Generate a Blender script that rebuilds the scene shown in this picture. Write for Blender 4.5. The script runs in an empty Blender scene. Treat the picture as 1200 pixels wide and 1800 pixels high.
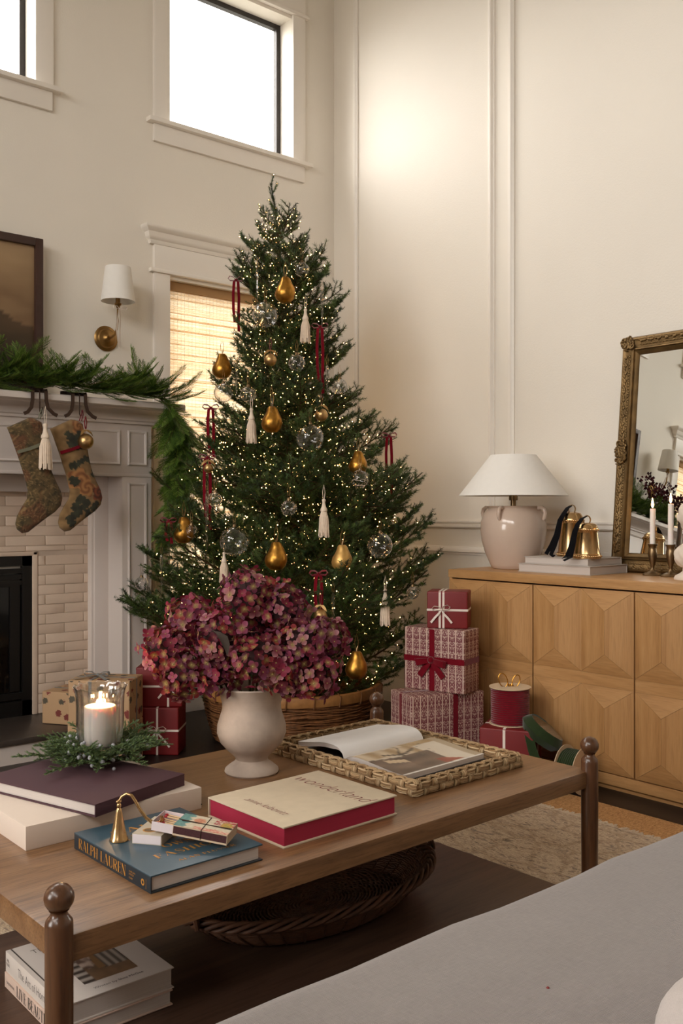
import bpy, bmesh, math, random
from mathutils import Vector as V, Matrix, noise, Euler

sc = bpy.context.scene
COL = sc.collection
PI = math.pi
rnd = random.Random(7)

# ------------------------------------------------------------------ camera, world, light, exposure
cam = bpy.data.cameras.new('camera')
cam.sensor_width = 36.0
cam.lens = 33.12
cam.shift_y = -0.0011
cam.clip_start = 0.05
cam_ob = bpy.data.objects.new('camera', cam)
COL.objects.link(cam_ob)
HEAD = math.radians(40.2)
cam_ob.location = (0, 0, 1.14)
cam_ob.rotation_euler = (PI / 2, 0, -HEAD)
sc.camera = cam_ob

sc.view_settings.view_transform = 'Standard'
sc.view_settings.look = 'None'
sc.view_settings.gamma = 1.0
sc.view_settings.use_curve_mapping = False
sc.view_settings.exposure = 0.34
sc.cycles.max_bounces = 10
sc.cycles.diffuse_bounces = 6
sc.cycles.glossy_bounces = 4
sc.cycles.transmission_bounces = 8
sc.cycles.transparent_max_bounces = 24
sc.cycles.caustics_reflective = False
sc.cycles.caustics_refractive = False
sc.cycles.sample_clamp_indirect = 6.0

world = bpy.data.worlds.new('overcast_sky')
sc.world = world
world.use_nodes = True
wn = world.node_tree
wn.nodes.clear()
w_out = wn.nodes.new('ShaderNodeOutputWorld')
w_bg = wn.nodes.new('ShaderNodeBackground')
w_tc = wn.nodes.new('ShaderNodeTexCoord')
w_sep = wn.nodes.new('ShaderNodeSeparateXYZ')
w_ramp = wn.nodes.new('ShaderNodeValToRGB')
w_ramp.color_ramp.elements[0].position = 0.44
w_ramp.color_ramp.elements[0].color = (0.16, 0.15, 0.13, 1)
w_ramp.color_ramp.elements[1].position = 0.56
w_ramp.color_ramp.elements[1].color = (1.0, 0.963, 0.932, 1)
w_map = wn.nodes.new('ShaderNodeMapRange')
w_map.inputs[1].default_value = -1
w_map.inputs[2].default_value = 1
wn.links.new(w_tc.outputs['Generated'], w_sep.inputs[0])
wn.links.new(w_sep.outputs['Z'], w_map.inputs[0])
wn.links.new(w_map.outputs[0], w_ramp.inputs[0])
wn.links.new(w_ramp.outputs[0], w_bg.inputs['Color'])
w_bg.inputs['Strength'].default_value = 12.5
wn.links.new(w_bg.outputs[0], w_out.inputs[0])

# room numbers (metres): x runs along the fireplace wall, y along the panelled wall
D, W = 4.66, 3.875
XL, YF, ZC = -2.7, -6.4, 5.4
BACK_Y = D + 0.16
# openings: (x0, x1, z0, z1) on the fireplace wall; (y0, y1, z0, z1) on the left wall
OPEN_BACK = [(2.669, 3.532, 0.64, 2.44), (2.669, 3.532, 3.31, 4.19), (0.49, 1.896, 3.31, 4.19),
             (-1.15, -0.287, 0.64, 2.44), (-1.15, -0.287, 3.31, 4.19)]
OPEN_LEFT = [(1.5, 2.9, 0.8, 2.4),
             (-2.6, -0.9, 3.2, 4.6), (-0.6, 1.1, 3.2, 4.6), (1.4, 3.1, 3.2, 4.6)]


def portal(name, loc, rot, sx, sy):
    l = bpy.data.lights.new(name, 'AREA')
    l.shape = 'RECTANGLE'
    l.size, l.size_y = sx, sy
    l.cycles.is_portal = True
    o = bpy.data.objects.new(name, l)
    o.location, o.rotation_euler = loc, rot
    COL.objects.link(o)


for x0, x1, z0, z1 in OPEN_BACK:
    portal('daylight_portal', ((x0 + x1) / 2, D + 0.18, (z0 + z1) / 2), (-PI / 2, 0, 0), x1 - x0, z1 - z0)
for y0, y1, z0, z1 in OPEN_LEFT:
    portal('daylight_portal', (XL - 0.18, (y0 + y1) / 2, (z0 + z1) / 2), (PI / 2, 0, -PI / 2), y1 - y0, z1 - z0)


# ------------------------------------------------------------------ helpers
def lin(c):
    c = c / 255.0
    return c / 12.92 if c <= 0.04045 else ((c + 0.055) / 1.055) ** 2.4


def S(r, g, b):
    return (lin(r), lin(g), lin(b), 1.0)


def mulc(c, k):
    return (min(c[0] * k, 1), min(c[1] * k, 1), min(c[2] * k, 1), 1)


class MB:
    """collects vertices and faces of one mesh"""

    def __init__(s):
        s.v, s.f, s.mi, s.c = [], [], [], []

    def add(s, vf, m=None, mi=0, col=None):
        vs, fs = vf
        n = len(s.v)
        if m is not None:
            vs = [m @ V(p) for p in vs]
        s.v += [tuple(p) for p in vs]
        s.f += [tuple(i + n for i in f) for f in fs]
        s.mi += [mi] * len(fs)
        if col is not None:
            if isinstance(col, tuple):
                s.c += [col] * len(vs)
            else:
                s.c += list(col)
        return s


def box(sx, sy, sz, c=(0, 0, 0)):
    x, y, z = sx / 2, sy / 2, sz / 2
    vs = [(c[0] + a * x, c[1] + b * y, c[2] + d * z) for d in (-1, 1) for b in (-1, 1) for a in (-1, 1)]
    return vs, [(0, 2, 3, 1), (4, 5, 7, 6), (0, 1, 5, 4), (2, 6, 7, 3), (0, 4, 6, 2), (1, 3, 7, 5)]


def box2(x0, x1, y0, y1, z0, z1):
    return box(x1 - x0, y1 - y0, z1 - z0, ((x0 + x1) / 2, (y0 + y1) / 2, (z0 + z1) / 2))


def rbox(sx, sy, sz, c=(0, 0, 0), r=0.005, seg=2):
    bm = bmesh.new()
    bmesh.ops.create_cube(bm, size=1.0)
    for v in bm.verts:
        v.co = V((v.co.x * sx + c[0], v.co.y * sy + c[1], v.co.z * sz + c[2]))
    bmesh.ops.bevel(bm, geom=bm.edges[:], offset=r, segments=seg, profile=0.6, affect='EDGES')
    bm.verts.index_update()
    out = [tuple(v.co) for v in bm.verts], [tuple(v.index for v in f.verts) for f in bm.faces]
    bm.free()
    return out


def rbox2(x0, x1, y0, y1, z0, z1, r=0.005, seg=2):
    return rbox(x1 - x0, y1 - y0, z1 - z0, ((x0 + x1) / 2, (y0 + y1) / 2, (z0 + z1) / 2), r, seg)


def lathe(prof, seg=32, flute=0.0, nfl=0):
    vs, fs = [], []
    n = len(prof)
    for i in range(seg):
        a = 2 * PI * i / seg
        k = 1 + (flute * math.cos(nfl * a) if nfl else 0)
        for r, z in prof:
            vs.append((r * k * math.cos(a), r * k * math.sin(a), z))
    for i in range(seg):
        j = (i + 1) % seg
        for q in range(n - 1):
            fs.append((i * n + q, j * n + q, j * n + q + 1, i * n + q + 1))
    if prof[0][0] > 1e-5:
        fs.append(tuple(i * n for i in range(seg))[::-1])
    if prof[-1][0] > 1e-5:
        fs.append(tuple(i * n + n - 1 for i in range(seg)))
    return vs, fs


def shell(prof, seg=32, flute=0.0, nfl=0):
    """a lathe of a closed-up open profile, without end caps"""
    vs, fs = lathe(prof, seg, flute, nfl)
    return vs, [f for f in fs if len(f) == 4]


def tube(pts, r, seg=8, caps=True, closed=False):
    pts = [V(p) for p in pts]
    n = len(pts)
    rs = r if isinstance(r, (list, tuple)) else [r] * n
    vs, fs = [], []
    t0 = None
    u = None
    for i in range(n):
        if closed:
            t = (pts[(i + 1) % n] - pts[i - 1]).normalized()
        else:
            t = (pts[min(i + 1, n - 1)] - pts[max(i - 1, 0)]).normalized()
        if u is None:
            a = V((0, 0, 1)) if abs(t.z) < 0.9 else V((1, 0, 0))
            u = t.cross(a).normalized()
        else:
            u = (u - t * u.dot(t))
            u = u.normalized() if u.length > 1e-6 else t.orthogonal().normalized()
        w = t.cross(u)
        for k in range(seg):
            an = 2 * PI * k / seg
            vs.append(pts[i] + (u * math.cos(an) + w * math.sin(an)) * rs[i])
    m = n if closed else n - 1
    for i in range(m):
        j = (i + 1) % n
        for k in range(seg):
            q = (k + 1) % seg
            fs.append((i * seg + k, i * seg + q, j * seg + q, j * seg + k))
    if caps and not closed:
        fs.append(tuple(range(seg))[::-1])
        fs.append(tuple((n - 1) * seg + k for k in range(seg)))
    return [tuple(p) for p in vs], fs


def ball(r, seg=16, rings=10, sc3=(1, 1, 1), c=(0, 0, 0)):
    prof = [(max(r * math.sin(PI * i / rings), 0.0 if i in (0, rings) else 1e-4), -r * math.cos(PI * i / rings)) for i in range(rings + 1)]
    vs, fs = [], []
    vs.append((0, 0, -r))
    for i in range(1, rings):
        for k in range(seg):
            a = 2 * PI * k / seg
            vs.append((prof[i][0] * math.cos(a), prof[i][0] * math.sin(a), prof[i][1]))
    vs.append((0, 0, r))
    for k in range(seg):
        q = (k + 1) % seg
        fs.append((0, 1 + q, 1 + k))
        for i in range(rings - 2):
            a = 1 + i * seg
            fs.append((a + k, a + q, a + seg + q, a + seg + k))
        fs.append((1 + (rings - 2) * seg + k, 1 + (rings - 2) * seg + q, len(vs) - 1))
    return [(x * sc3[0] + c[0], y * sc3[1] + c[1], z * sc3[2] + c[2]) for x, y, z in vs], fs


def ribbon(pts, w, side, th=0.0015, taper=None):
    """flat band along pts; side = direction(s) of its width"""
    pts = [V(p) for p in pts]
    n = len(pts)
    vs, fs = [], []
    for i in range(n):
        t = (pts[min(i + 1, n - 1)] - pts[max(i - 1, 0)]).normalized()
        s = V(side[i]) if isinstance(side, list) else V(side)
        s = s - t * s.dot(t)
        s = s.normalized() if s.length > 1e-5 else t.orthogonal().normalized()
        nn = t.cross(s)
        ww = w * (taper[i] if taper else 1)
        for a, b in ((-1, -1), (1, -1), (1, 1), (-1, 1)):
            vs.append(tuple(pts[i] + s * a * ww / 2 + nn * b * th / 2))
    for i in range(n - 1):
        for k in range(4):
            q = (k + 1) % 4
            fs.append((i * 4 + k, i * 4 + q, i * 4 + 4 + q, i * 4 + 4 + k))
    fs.append((3, 2, 1, 0))
    e = (n - 1) * 4
    fs.append((e, e + 1, e + 2, e + 3))
    return vs, fs


def prism(poly, z0, z1):
    n = len(poly)
    vs = [(x, y, z0) for x, y in poly] + [(x, y, z1) for x, y in poly]
    fs = [tuple(range(n))[::-1], tuple(range(n, 2 * n))]
    for i in range(n):
        j = (i + 1) % n
        fs.append((i, j, n + j, n + i))
    return vs, fs


def sweep2d(path, prof, closed=False):
    """profile (offset to the left of the path, height) mitred along a plan path"""
    pts = [V((p[0], p[1])) for p in path]
    n = len(pts)
    vs, fs = [], []
    m = len(prof)
    for i in range(n):
        if closed:
            a, b = pts[i - 1], pts[(i + 1) % n]
            d0, d1 = (pts[i] - a).normalized(), (b - pts[i]).normalized()
        else:
            d0 = (pts[i] - pts[i - 1]).normalized() if i else (pts[1] - pts[0]).normalized()
            d1 = (pts[i + 1] - pts[i]).normalized() if i < n - 1 else d0
        n0, n1 = V((-d0.y, d0.x)), V((-d1.y, d1.x))
        mit = (n0 + n1).normalized()
        k = 1 / max(mit.dot(n0), 0.3)
        for o, z in prof:
            q = pts[i] + mit * o * k
            vs.append((q.x, q.y, z))
    for i in range(n if closed else n - 1):
        j = (i + 1) % n
        for q in range(m - 1):
            fs.append((i * m + q, j * m + q, j * m + q + 1, i * m + q + 1))
        fs.append((i * m + m - 1, j * m + m - 1, j * m, i * m))
    if not closed:
        fs.append(tuple(range(m))[::-1])
        fs.append(tuple((n - 1) * m + q for q in range(m)))
    return vs, fs


def make_mesh(name, mb, mats, smooth=True, ang=38, uv=False, fixn=True):
    if isinstance(mb, tuple):
        mb = MB().add(mb)
    me = bpy.data.meshes.new(name)
    me.from_pydata(mb.v, [], mb.f)
    if not isinstance(mats, (list, tuple)):
        mats = [mats]
    for m in mats:
        me.materials.append(m)
    if len(mats) > 1:
        me.polygons.foreach_set('material_index', mb.mi)
    if mb.c:
        at = me.color_attributes.new('Col', 'FLOAT_COLOR', 'POINT')
        flat = [x for c in mb.c for x in c]
        at.data.foreach_set('color', flat)
    if fixn:
        bm = bmesh.new()
        bm.from_mesh(me)
        bmesh.ops.recalc_face_normals(bm, faces=bm.faces[:])
        bm.to_mesh(me)
        bm.free()
    if uv:
        lay = me.uv_layers.new(name='UVMap')
        for p in me.polygons:
            nx, ny, nz = (abs(q) for q in p.normal)
            for li in p.loop_indices:
                c = me.vertices[me.loops[li].vertex_index].co
                if nz >= nx and nz >= ny:
                    lay.data[li].uv = (c.x, c.y)
                elif ny >= nx:
                    lay.data[li].uv = (c.x, c.z)
                else:
                    lay.data[li].uv = (c.y, c.z)
    if smooth:
        me.polygons.foreach_set('use_smooth', [True] * len(me.polygons))
        me.set_sharp_from_angle(angle=math.radians(ang))
    me.update()
    return me


def link(name, me, parent=None, m=None):
    o = bpy.data.objects.new(name, me)
    COL.objects.link(o)
    if parent is not None:
        o.parent = parent
    if m is not None:
        o.matrix_local = m
    return o


def part(name, mb, mats, parent=None, m=None, label=None, stuff=False, **kw):
    o = link(name, make_mesh(name, mb, mats, **kw), parent, m)
    if label:
        o['label'] = label
    if stuff:
        o['kind'] = 'stuff'
    return o


def tag(o, label, cat, group=None):
    o['label'], o['category'] = label, cat
    if group:
        o['group'] = group
    return o


def thing(name, label, cat, loc=(0, 0, 0), rz=0.0, group=None, m=None):
    o = bpy.data.objects.new(name, None)
    o.empty_display_size = 0.05
    COL.objects.link(o)
    if m is not None:
        o.matrix_world = m
    else:
        o.location = loc
        o.rotation_euler = (0, 0, rz)
    return tag(o, label, cat, group)


def struct(name, mb, mats, **kw):
    o = part(name, mb, mats, **kw)
    o['kind'] = 'structure'
    return o


def struct_empty(name, loc=(0, 0, 0)):
    o = bpy.data.objects.new(name, None)
    COL.objects.link(o)
    o.location = loc
    o['kind'] = 'structure'
    return o


def T(x, y, z):
    return Matrix.Translation((x, y, z))


def Rx(a):
    return Matrix.Rotation(a, 4, 'X')


def Ry(a):
    return Matrix.Rotation(a, 4, 'Y')


def Rz(a):
    return Matrix.Rotation(a, 4, 'Z')


def Sc(a, b=None, c=None):
    return Matrix.Diagonal((a, a if b is None else b, a if c is None else c, 1))


def frame_from(o, x, y):
    """matrix with origin o, local X along x and local Y near y"""
    x = V(x).normalized()
    y = V(y)
    y = (y - x * y.dot(x)).normalized()
    z = x.cross(y)
    m = Matrix((x, y, z)).transposed().to_4x4()
    m.translation = V(o)
    return m


# ------------------------------------------------------------------ materials
def nt(name):
    m = bpy.data.materials.new(name)
    m.use_nodes = True
    t = m.node_tree
    return m, t, t.nodes['Principled BSDF']


def add(t, kind, **kw):
    n = t.nodes.new(kind)
    for k, v in kw.items():
        setattr(n, k, v)
    return n


def mixcol(t, fac, a, b, blend='MIX'):
    n = t.nodes.new('ShaderNodeMix')
    n.data_type = 'RGBA'
    n.blend_type = blend
    for sock, val in ((n.inputs[0], fac), (n.inputs[6], a), (n.inputs[7], b)):
        if hasattr(val, 'is_linked'):
            t.links.new(val, sock)
        else:
            sock.default_value = val
    return n.outputs[2]


def coords(t, kind='Object', scale=(1, 1, 1), rot=(0, 0, 0)):
    tc = t.nodes.new('ShaderNodeTexCoord')
    mp = t.nodes.new('ShaderNodeMapping')
    mp.inputs['Scale'].default_value = scale
    mp.inputs['Rotation'].default_value = rot
    t.links.new(tc.outputs[kind], mp.inputs[0])
    return mp.outputs[0]


def noise_tex(t, vec, scale, detail=3, rough=0.55, dist=0.0):
    n = t.nodes.new('ShaderNodeTexNoise')
    n.inputs['Scale'].default_value = scale
    n.inputs['Detail'].default_value = detail
    n.inputs['Roughness'].default_value = rough
    n.inputs['Distortion'].default_value = dist
    t.links.new(vec, n.inputs['Vector'])
    return n.outputs[0]


def ramp(t, fac, stops):
    r = t.nodes.new('ShaderNodeValToRGB')
    e = r.color_ramp.elements
    while len(e) > 1:
        e.remove(e[-1])
    e[0].position, e[0].color = stops[0]
    for p, c in stops[1:]:
        q = e.new(p)
        q.color = c
    t.links.new(fac, r.inputs[0])
    return r.outputs[0]


def math_node(t, op, a, b=None):
    n = t.nodes.new('ShaderNodeMath')
    n.operation = op
    for i, v in enumerate((a, b)):
        if v is None:
            continue
        if hasattr(v, 'is_linked'):
            t.links.new(v, n.inputs[i])
        else:
            n.inputs[i].default_value = v
    return n.outputs[0]


def bump(t, b, h, strength=0.3, dist=0.002):
    n = t.nodes.new('ShaderNodeBump')
    n.inputs['Strength'].default_value = strength
    n.inputs['Distance'].default_value = dist
    t.links.new(h, n.inputs['Height'])
    t.links.new(n.outputs[0], b.inputs['Normal'])


def pbr(name, col, rough=0.5, metal=0.0, var=0.08, vs=6, bmp=0.0, bs=150, bd=0.002, stretch=(1, 1, 1), spec=0.5, sheen=0.0, coat=0.0):
    m, t, b = nt(name)
    vec = coords(t, 'Object', stretch)
    if var:
        n = noise_tex(t, vec, vs, 4)
        c = ramp(t, n, [(0.3, mulc(col, 1 - var)), (0.7, mulc(col, 1 + var))])
        t.links.new(c, b.inputs['Base Color'])
    else:
        b.inputs['Base Color'].default_value = col
    b.inputs['Roughness'].default_value = rough
    b.inputs['Metallic'].default_value = metal
    b.inputs['Specular IOR Level'].default_value = spec
    if sheen:
        b.inputs['Sheen Weight'].default_value = sheen
        b.inputs['Sheen Roughness'].default_value = 0.4
    if coat:
        b.inputs['Coat Weight'].default_value = coat
        b.inputs['Coat Roughness'].default_value = 0.08
    if bmp:
        bump(t, b, noise_tex(t, vec, bs, 3), bmp, bd)
    return m


def wood(name, c_dark, c_mid, c_light, axis='X', rough=0.4, fine=1.0, coat=0.0, spec=0.5, pores=0.55):
    m, t, b = nt(name)
    st = {'X': (1.6, 22, 22), 'Y': (22, 1.6, 22), 'Z': (22, 22, 1.6)}[axis]
    vec = coords(t, 'Object', tuple(q * fine for q in st))
    n1 = noise_tex(t, vec, 1.0, 6, 0.62, 0.6)
    c = ramp(t, n1, [(0.28, c_dark), (0.5, c_mid), (0.74, c_light)])
    vec2 = coords(t, 'Object', tuple(q * fine * 5 for q in st))
    n2 = noise_tex(t, vec2, 1.4, 3, 0.6)
    c2 = ramp(t, n2, [(0.38, (0.5, 0.46, 0.42, 1)), (0.5, (1, 1, 1, 1))])
    c = mixcol(t, pores, c, c2, 'MULTIPLY')
    t.links.new(c, b.inputs['Base Color'])
    b.inputs['Roughness'].default_value = rough
    b.inputs['Specular IOR Level'].default_value = spec
    if coat:
        b.inputs['Coat Weight'].default_value = coat
        b.inputs['Coat Roughness'].default_value = 0.2
    bump(t, b, n2, 0.12, 0.001)
    return m


def vcol(name, rough=0.6, transl=0.0, sheen=0.0, spec=0.4, bmp=0.0, bs=300, metal=0.0):
    m, t, b = nt(name)
    a = add(t, 'ShaderNodeVertexColor', layer_name='Col')
    t.links.new(a.outputs[0], b.inputs['Base Color'])
    b.inputs['Roughness'].default_value = rough
    b.inputs['Specular IOR Level'].default_value = spec
    b.inputs['Metallic'].default_value = metal
    if sheen:
        b.inputs['Sheen Weight'].default_value = sheen
    if bmp:
        bump(t, b, noise_tex(t, coords(t), bs, 2), bmp, 0.001)
    if transl:
        tr = add(t, 'ShaderNodeBsdfTranslucent')
        t.links.new(a.outputs[0], tr.inputs[0])
        mx = add(t, 'ShaderNodeMixShader')
        mx.inputs[0].default_value = transl
        t.links.new(b.outputs[0], mx.inputs[1])
        t.links.new(tr.outputs[0], mx.inputs[2])
        t.links.new(mx.outputs[0], t.nodes['Material Output'].inputs[0])
    return m


def emit(name, col, strength):
    m, t, b = nt(name)
    b.inputs['Base Color'].default_value = (0, 0, 0, 1)
    b.inputs['Emission Color'].default_value = col
    b.inputs['Emission Strength'].default_value = strength
    return m


def thin_glass(name, tint=(0.97, 0.97, 0.96, 1), gloss=1.0, base=0.04):
    """a thin pane: clear, with mirror-like reflections that grow at grazing angles"""
    m, t, b = nt(name)
    t.nodes.remove(b)
    tr = add(t, 'ShaderNodeBsdfTransparent')
    tr.inputs[0].default_value = tint
    gl = add(t, 'ShaderNodeBsdfGlossy')
    gl.inputs['Roughness'].default_value = 0.03
    lw = add(t, 'ShaderNodeLayerWeight')
    lw.inputs[0].default_value = 0.5
    f = math_node(t, 'POWER', lw.outputs['Facing'], 4.0)
    f = math_node(t, 'MULTIPLY', f, 0.55 * gloss)
    f = math_node(t, 'ADD', f, base)
    mx = add(t, 'ShaderNodeMixShader')
    t.links.new(f, mx.inputs[0])
    t.links.new(tr.outputs[0], mx.inputs[1])
    t.links.new(gl.outputs[0], mx.inputs[2])
    t.links.new(mx.outputs[0], t.nodes['Material Output'].inputs[0])
    return m


def blown_glass(name, k, ior):
    """hand-blown glass: part clear, part refracting"""
    m, t, b = nt(name)
    t.nodes.remove(b)
    tr = add(t, 'ShaderNodeBsdfTransparent')
    tr.inputs[0].default_value = (0.97, 0.97, 0.965, 1)
    gl = add(t, 'ShaderNodeBsdfGlass')
    gl.inputs['IOR'].default_value = ior
    gl.inputs['Roughness'].default_value = 0.02
    sp = add(t, 'ShaderNodeBsdfGlossy')
    sp.inputs['Roughness'].default_value = 0.05
    lw = add(t, 'ShaderNodeLayerWeight')
    lw.inputs[0].default_value = 0.5
    f = math_node(t, 'POWER', lw.outputs['Facing'], 2.2)
    f = math_node(t, 'ADD', math_node(t, 'MULTIPLY', f, 0.85), 0.07)
    mx = add(t, 'ShaderNodeMixShader')
    mx.inputs[0].default_value = k
    t.links.new(tr.outputs[0], mx.inputs[1])
    t.links.new(gl.outputs[0], mx.inputs[2])
    m2 = add(t, 'ShaderNodeMixShader')
    t.links.new(f, m2.inputs[0])
    t.links.new(mx.outputs[0], m2.inputs[1])
    t.links.new(sp.outputs[0], m2.inputs[2])
    t.links.new(m2.outputs[0], t.nodes['Material Output'].inputs[0])
    return m


def cloth(name, col, scale=900, rough=0.9, strength=0.3, sheen=0.2, var=0.06):
    m, t, b = nt(name)
    vec = coords(t)
    n = noise_tex(t, coords(t, 'Object', (1, 14, 14)), 45, 4, 0.7)
    n2 = noise_tex(t, coords(t, 'Object', (14, 1, 14)), 45, 4, 0.7)
    s = math_node(t, 'ADD', n, n2)
    s = math_node(t, 'MULTIPLY', s, 0.5)
    c = ramp(t, s, [(0.38, mulc(col, 1 - var * 2.2)), (0.62, mulc(col, 1 + var))])
    big = noise_tex(t, vec, 5, 2)
    c = mixcol(t, 0.5, c, ramp(t, big, [(0.3, mulc(col, 0.93)), (0.7, mulc(col, 1.05))]))
    t.links.new(c, b.inputs['Base Color'])
    b.inputs['Roughness'].default_value = rough
    b.inputs['Sheen Weight'].default_value = sheen
    wv = add(t, 'ShaderNodeTexWave', wave_type='BANDS', bands_direction='X')
    wv.inputs['Scale'].default_value = scale / 6
    wv2 = add(t, 'ShaderNodeTexWave', wave_type='BANDS', bands_direction='Y')
    wv2.inputs['Scale'].default_value = scale / 6
    t.links.new(vec, wv.inputs[0])
    t.links.new(vec, wv2.inputs[0])
    bump(t, b, math_node(t, 'ADD', wv.outputs[1], wv2.outputs[1]), strength, 0.0006)
    return m


MAT = {}
MAT['wall'] = pbr('wall_paint', S(234, 227, 216), 0.62, var=0.015, vs=2, bmp=0.22, bs=130, bd=0.003)
MAT['trim'] = pbr('trim_paint', S(236, 229, 220), 0.4, var=0.012, vs=3)
MAT['mantel'] = pbr('mantel_paint', S(218, 207, 200), 0.42, var=0.015, vs=3)
MAT['ceiling'] = pbr('ceiling_paint', S(240, 236, 230), 0.8, var=0.01)
MAT['brick'] = pbr('glazed_cream_brick', S(220, 198, 178), 0.45, var=0.05, vs=9, bmp=0.35, bs=40, bd=0.004)
MAT['mortar'] = pbr('mortar', S(200, 180, 162), 0.9, var=0.05)
MAT['black'] = pbr('black_iron', S(16, 15, 15), 0.4, var=0.1)
MAT['blackframe'] = pbr('black_window_frame', S(42, 36, 32), 0.5, var=0.05)
MAT['stone'] = pbr('dark_hearth_stone', S(70, 62, 57), 0.35, var=0.16, vs=14, bmp=0.1, bs=80)
MAT['floor'] = wood('dark_floor_wood', S(22, 16, 14), S(36, 27, 23), S(48, 37, 31), 'Y', 0.4, 0.7, 0.0, 0.3)
MAT['glass'] = thin_glass('window_glass')
MAT['clear'] = blown_glass('clear_ornament_glass', 0.40, 1.10)
MAT['hurricane'] = blown_glass('fluted_glass', 0.13, 1.4)
MAT['oak'] = wood('oak_veneer_upright', S(166, 120, 72), S(186, 140, 90), S(200, 156, 106), 'Z', 0.42, pores=0.22)
MAT['oakH'] = wood('oak_veneer_level', S(166, 120, 72), S(186, 140, 90), S(200, 156, 106), 'Y', 0.42, pores=0.22)
MAT['walnut'] = wood('stained_table_oak', S(96, 66, 42), S(130, 94, 62), S(146, 110, 76), 'X', 0.33, 1.3, 0.12)
MAT['walnutL'] = wood('stained_leg_wood', S(72, 44, 26), S(92, 58, 34), S(108, 70, 42), 'Z', 0.3, 0.8, 0.3)
MAT['shelf'] = wood('stained_shelf_wood', S(62, 44, 34), S(80, 58, 46), S(94, 70, 56), 'X', 0.4, 0.8)
MAT['linen'] = cloth('grey_linen', S(142, 134, 131), 900, 0.95, 0.5, 0.2, 0.16)
MAT['linenL'] = cloth('pale_linen', S(188, 178, 173), 900, 0.95, 0.3)
MAT['brass'] = pbr('aged_brass', S(204, 168, 120), 0.24, 1.0, var=0.12, vs=14, bmp=0.05, bs=30)
MAT['brassD'] = pbr('dull_brass', S(150, 116, 70), 0.35, 1.0, var=0.12, vs=14)
MAT['bronze'] = pbr('bronze', S(134, 112, 84), 0.35, 1.0, var=0.15, vs=20)
MAT['gold'] = pbr('gold_leaf', S(180, 130, 58), 0.33, 1.0, var=0.34, vs=34, bmp=0.25, bs=60, bd=0.002)
MAT['goldpale'] = pbr('pale_gold', S(196, 160, 110), 0.35, 1.0, var=0.12, vs=20)
MAT['goldrust'] = pbr('mottled_pale_gold', S(200, 158, 92), 0.4, 0.7, var=0.3, vs=12)
MAT['goldframe'] = pbr('gilt_frame', S(114, 90, 56), 0.42, 0.75, var=0.3, vs=18, bmp=0.2, bs=120, bd=0.002)
MAT['iron'] = pbr('brown_iron', S(74, 58, 50), 0.45, 0.8, var=0.15)
MAT['mirror'] = pbr('silvered_glass', S(236, 238, 234), 0.0, 1.0, var=0)
MAT['shade'] = pbr('white_lamp_shade', S(240, 236, 230), 0.85, var=0.012, vs=40, bmp=0.05, bs=600)
MAT['ceramic'] = pbr('pinkish_ceramic_glaze', S(212, 190, 173), 0.16, var=0.06, vs=5, coat=0.3, bmp=0.05, bs=18)
MAT['plaster'] = pbr('white_plaster', S(222, 208, 192), 0.75, var=0.05, vs=18)
MAT['limewash'] = pbr('limewashed_clay', S(180, 163, 149), 0.85, var=0.2, vs=11, bmp=0.25, bs=60)
MAT['wax'] = None
MAT['redpaper'] = pbr('red_paper', S(118, 20, 23), 0.5, var=0.05, vs=9)
MAT['tape'] = pbr('white_cotton_tape', S(234, 222, 212), 0.85, var=0.03)
MAT['velvet'] = pbr('burgundy_velvet', S(112, 8, 26), 0.9, var=0.14, vs=30, sheen=0.6, spec=0.1)
MAT['velvetB'] = pbr('navy_velvet', S(18, 17, 20), 0.95, var=0.1, vs=30, sheen=0.08, spec=0.1)
MAT['velvetG'] = pbr('green_velvet', S(44, 58, 34), 0.95, var=0.12, vs=30, sheen=0.4, spec=0.1)
MAT['silk'] = pbr('grey_satin', S(138, 138, 136), 0.5, var=0.08)
MAT['card'] = pbr('cream_card', S(214, 190, 160), 0.8, var=0.03)
MAT['bark'] = pbr('bark', S(66, 46, 30), 0.9, var=0.2, vs=40)
MAT['pages'] = pbr('page_edges', S(202, 192, 185), 0.85, var=0.1, vs=1, stretch=(1, 1, 900))
MAT['redpages'] = pbr('red_page_edges', S(160, 30, 60), 0.7, var=0.1, vs=1, stretch=(1, 1, 900))
MAT['plum'] = pbr('plum_cloth', S(76, 46, 54), 0.75, var=0.05, bmp=0.1, bs=700, bd=0.0005)
MAT['cream'] = pbr('cream_cloth', S(222, 206, 192), 0.85, var=0.03, bmp=0.1, bs=700, bd=0.0005)
MAT['sandcloth'] = pbr('sand_cloth', S(206, 190, 165), 0.85, var=0.04, vs=30, bmp=0.1, bs=700, bd=0.0005)
MAT['teal'] = pbr('teal_cover', S(52, 78, 92), 0.34, var=0.12, vs=7)
MAT['tealdark'] = pbr('dark_teal_spine', S(36, 46, 54), 0.38, var=0.1, vs=7)
MAT['whitebook'] = pbr('white_book_cloth', S(190, 181, 173), 0.8, var=0.02)
MAT['whitegloss'] = pbr('matt_white_cover', S(214, 204, 196), 0.5, var=0.02)
MAT['pinkbook'] = pbr('blush_cover', S(216, 190, 174), 0.5, var=0.02)
MAT['ink'] = pbr('grey_ink', S(88, 80, 76), 0.7, var=0)
MAT['inkred'] = pbr('red_ink', S(122, 40, 52), 0.6, var=0.1)
MAT['inkblack'] = pbr('black_ink', S(50, 44, 42), 0.7, var=0)
MAT['goldink'] = pbr('gold_foil', S(200, 142, 64), 0.4, 0.3, var=0.08)
MAT['fringe'] = pbr('cream_fringe', S(206, 190, 168), 0.95, var=0.1, vs=60)
MAT['tassel'] = pbr('cream_cotton', S(232, 214, 194), 0.9, var=0.06, vs=60)
MAT['print'] = vcol('printed_paper', 0.35)
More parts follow.
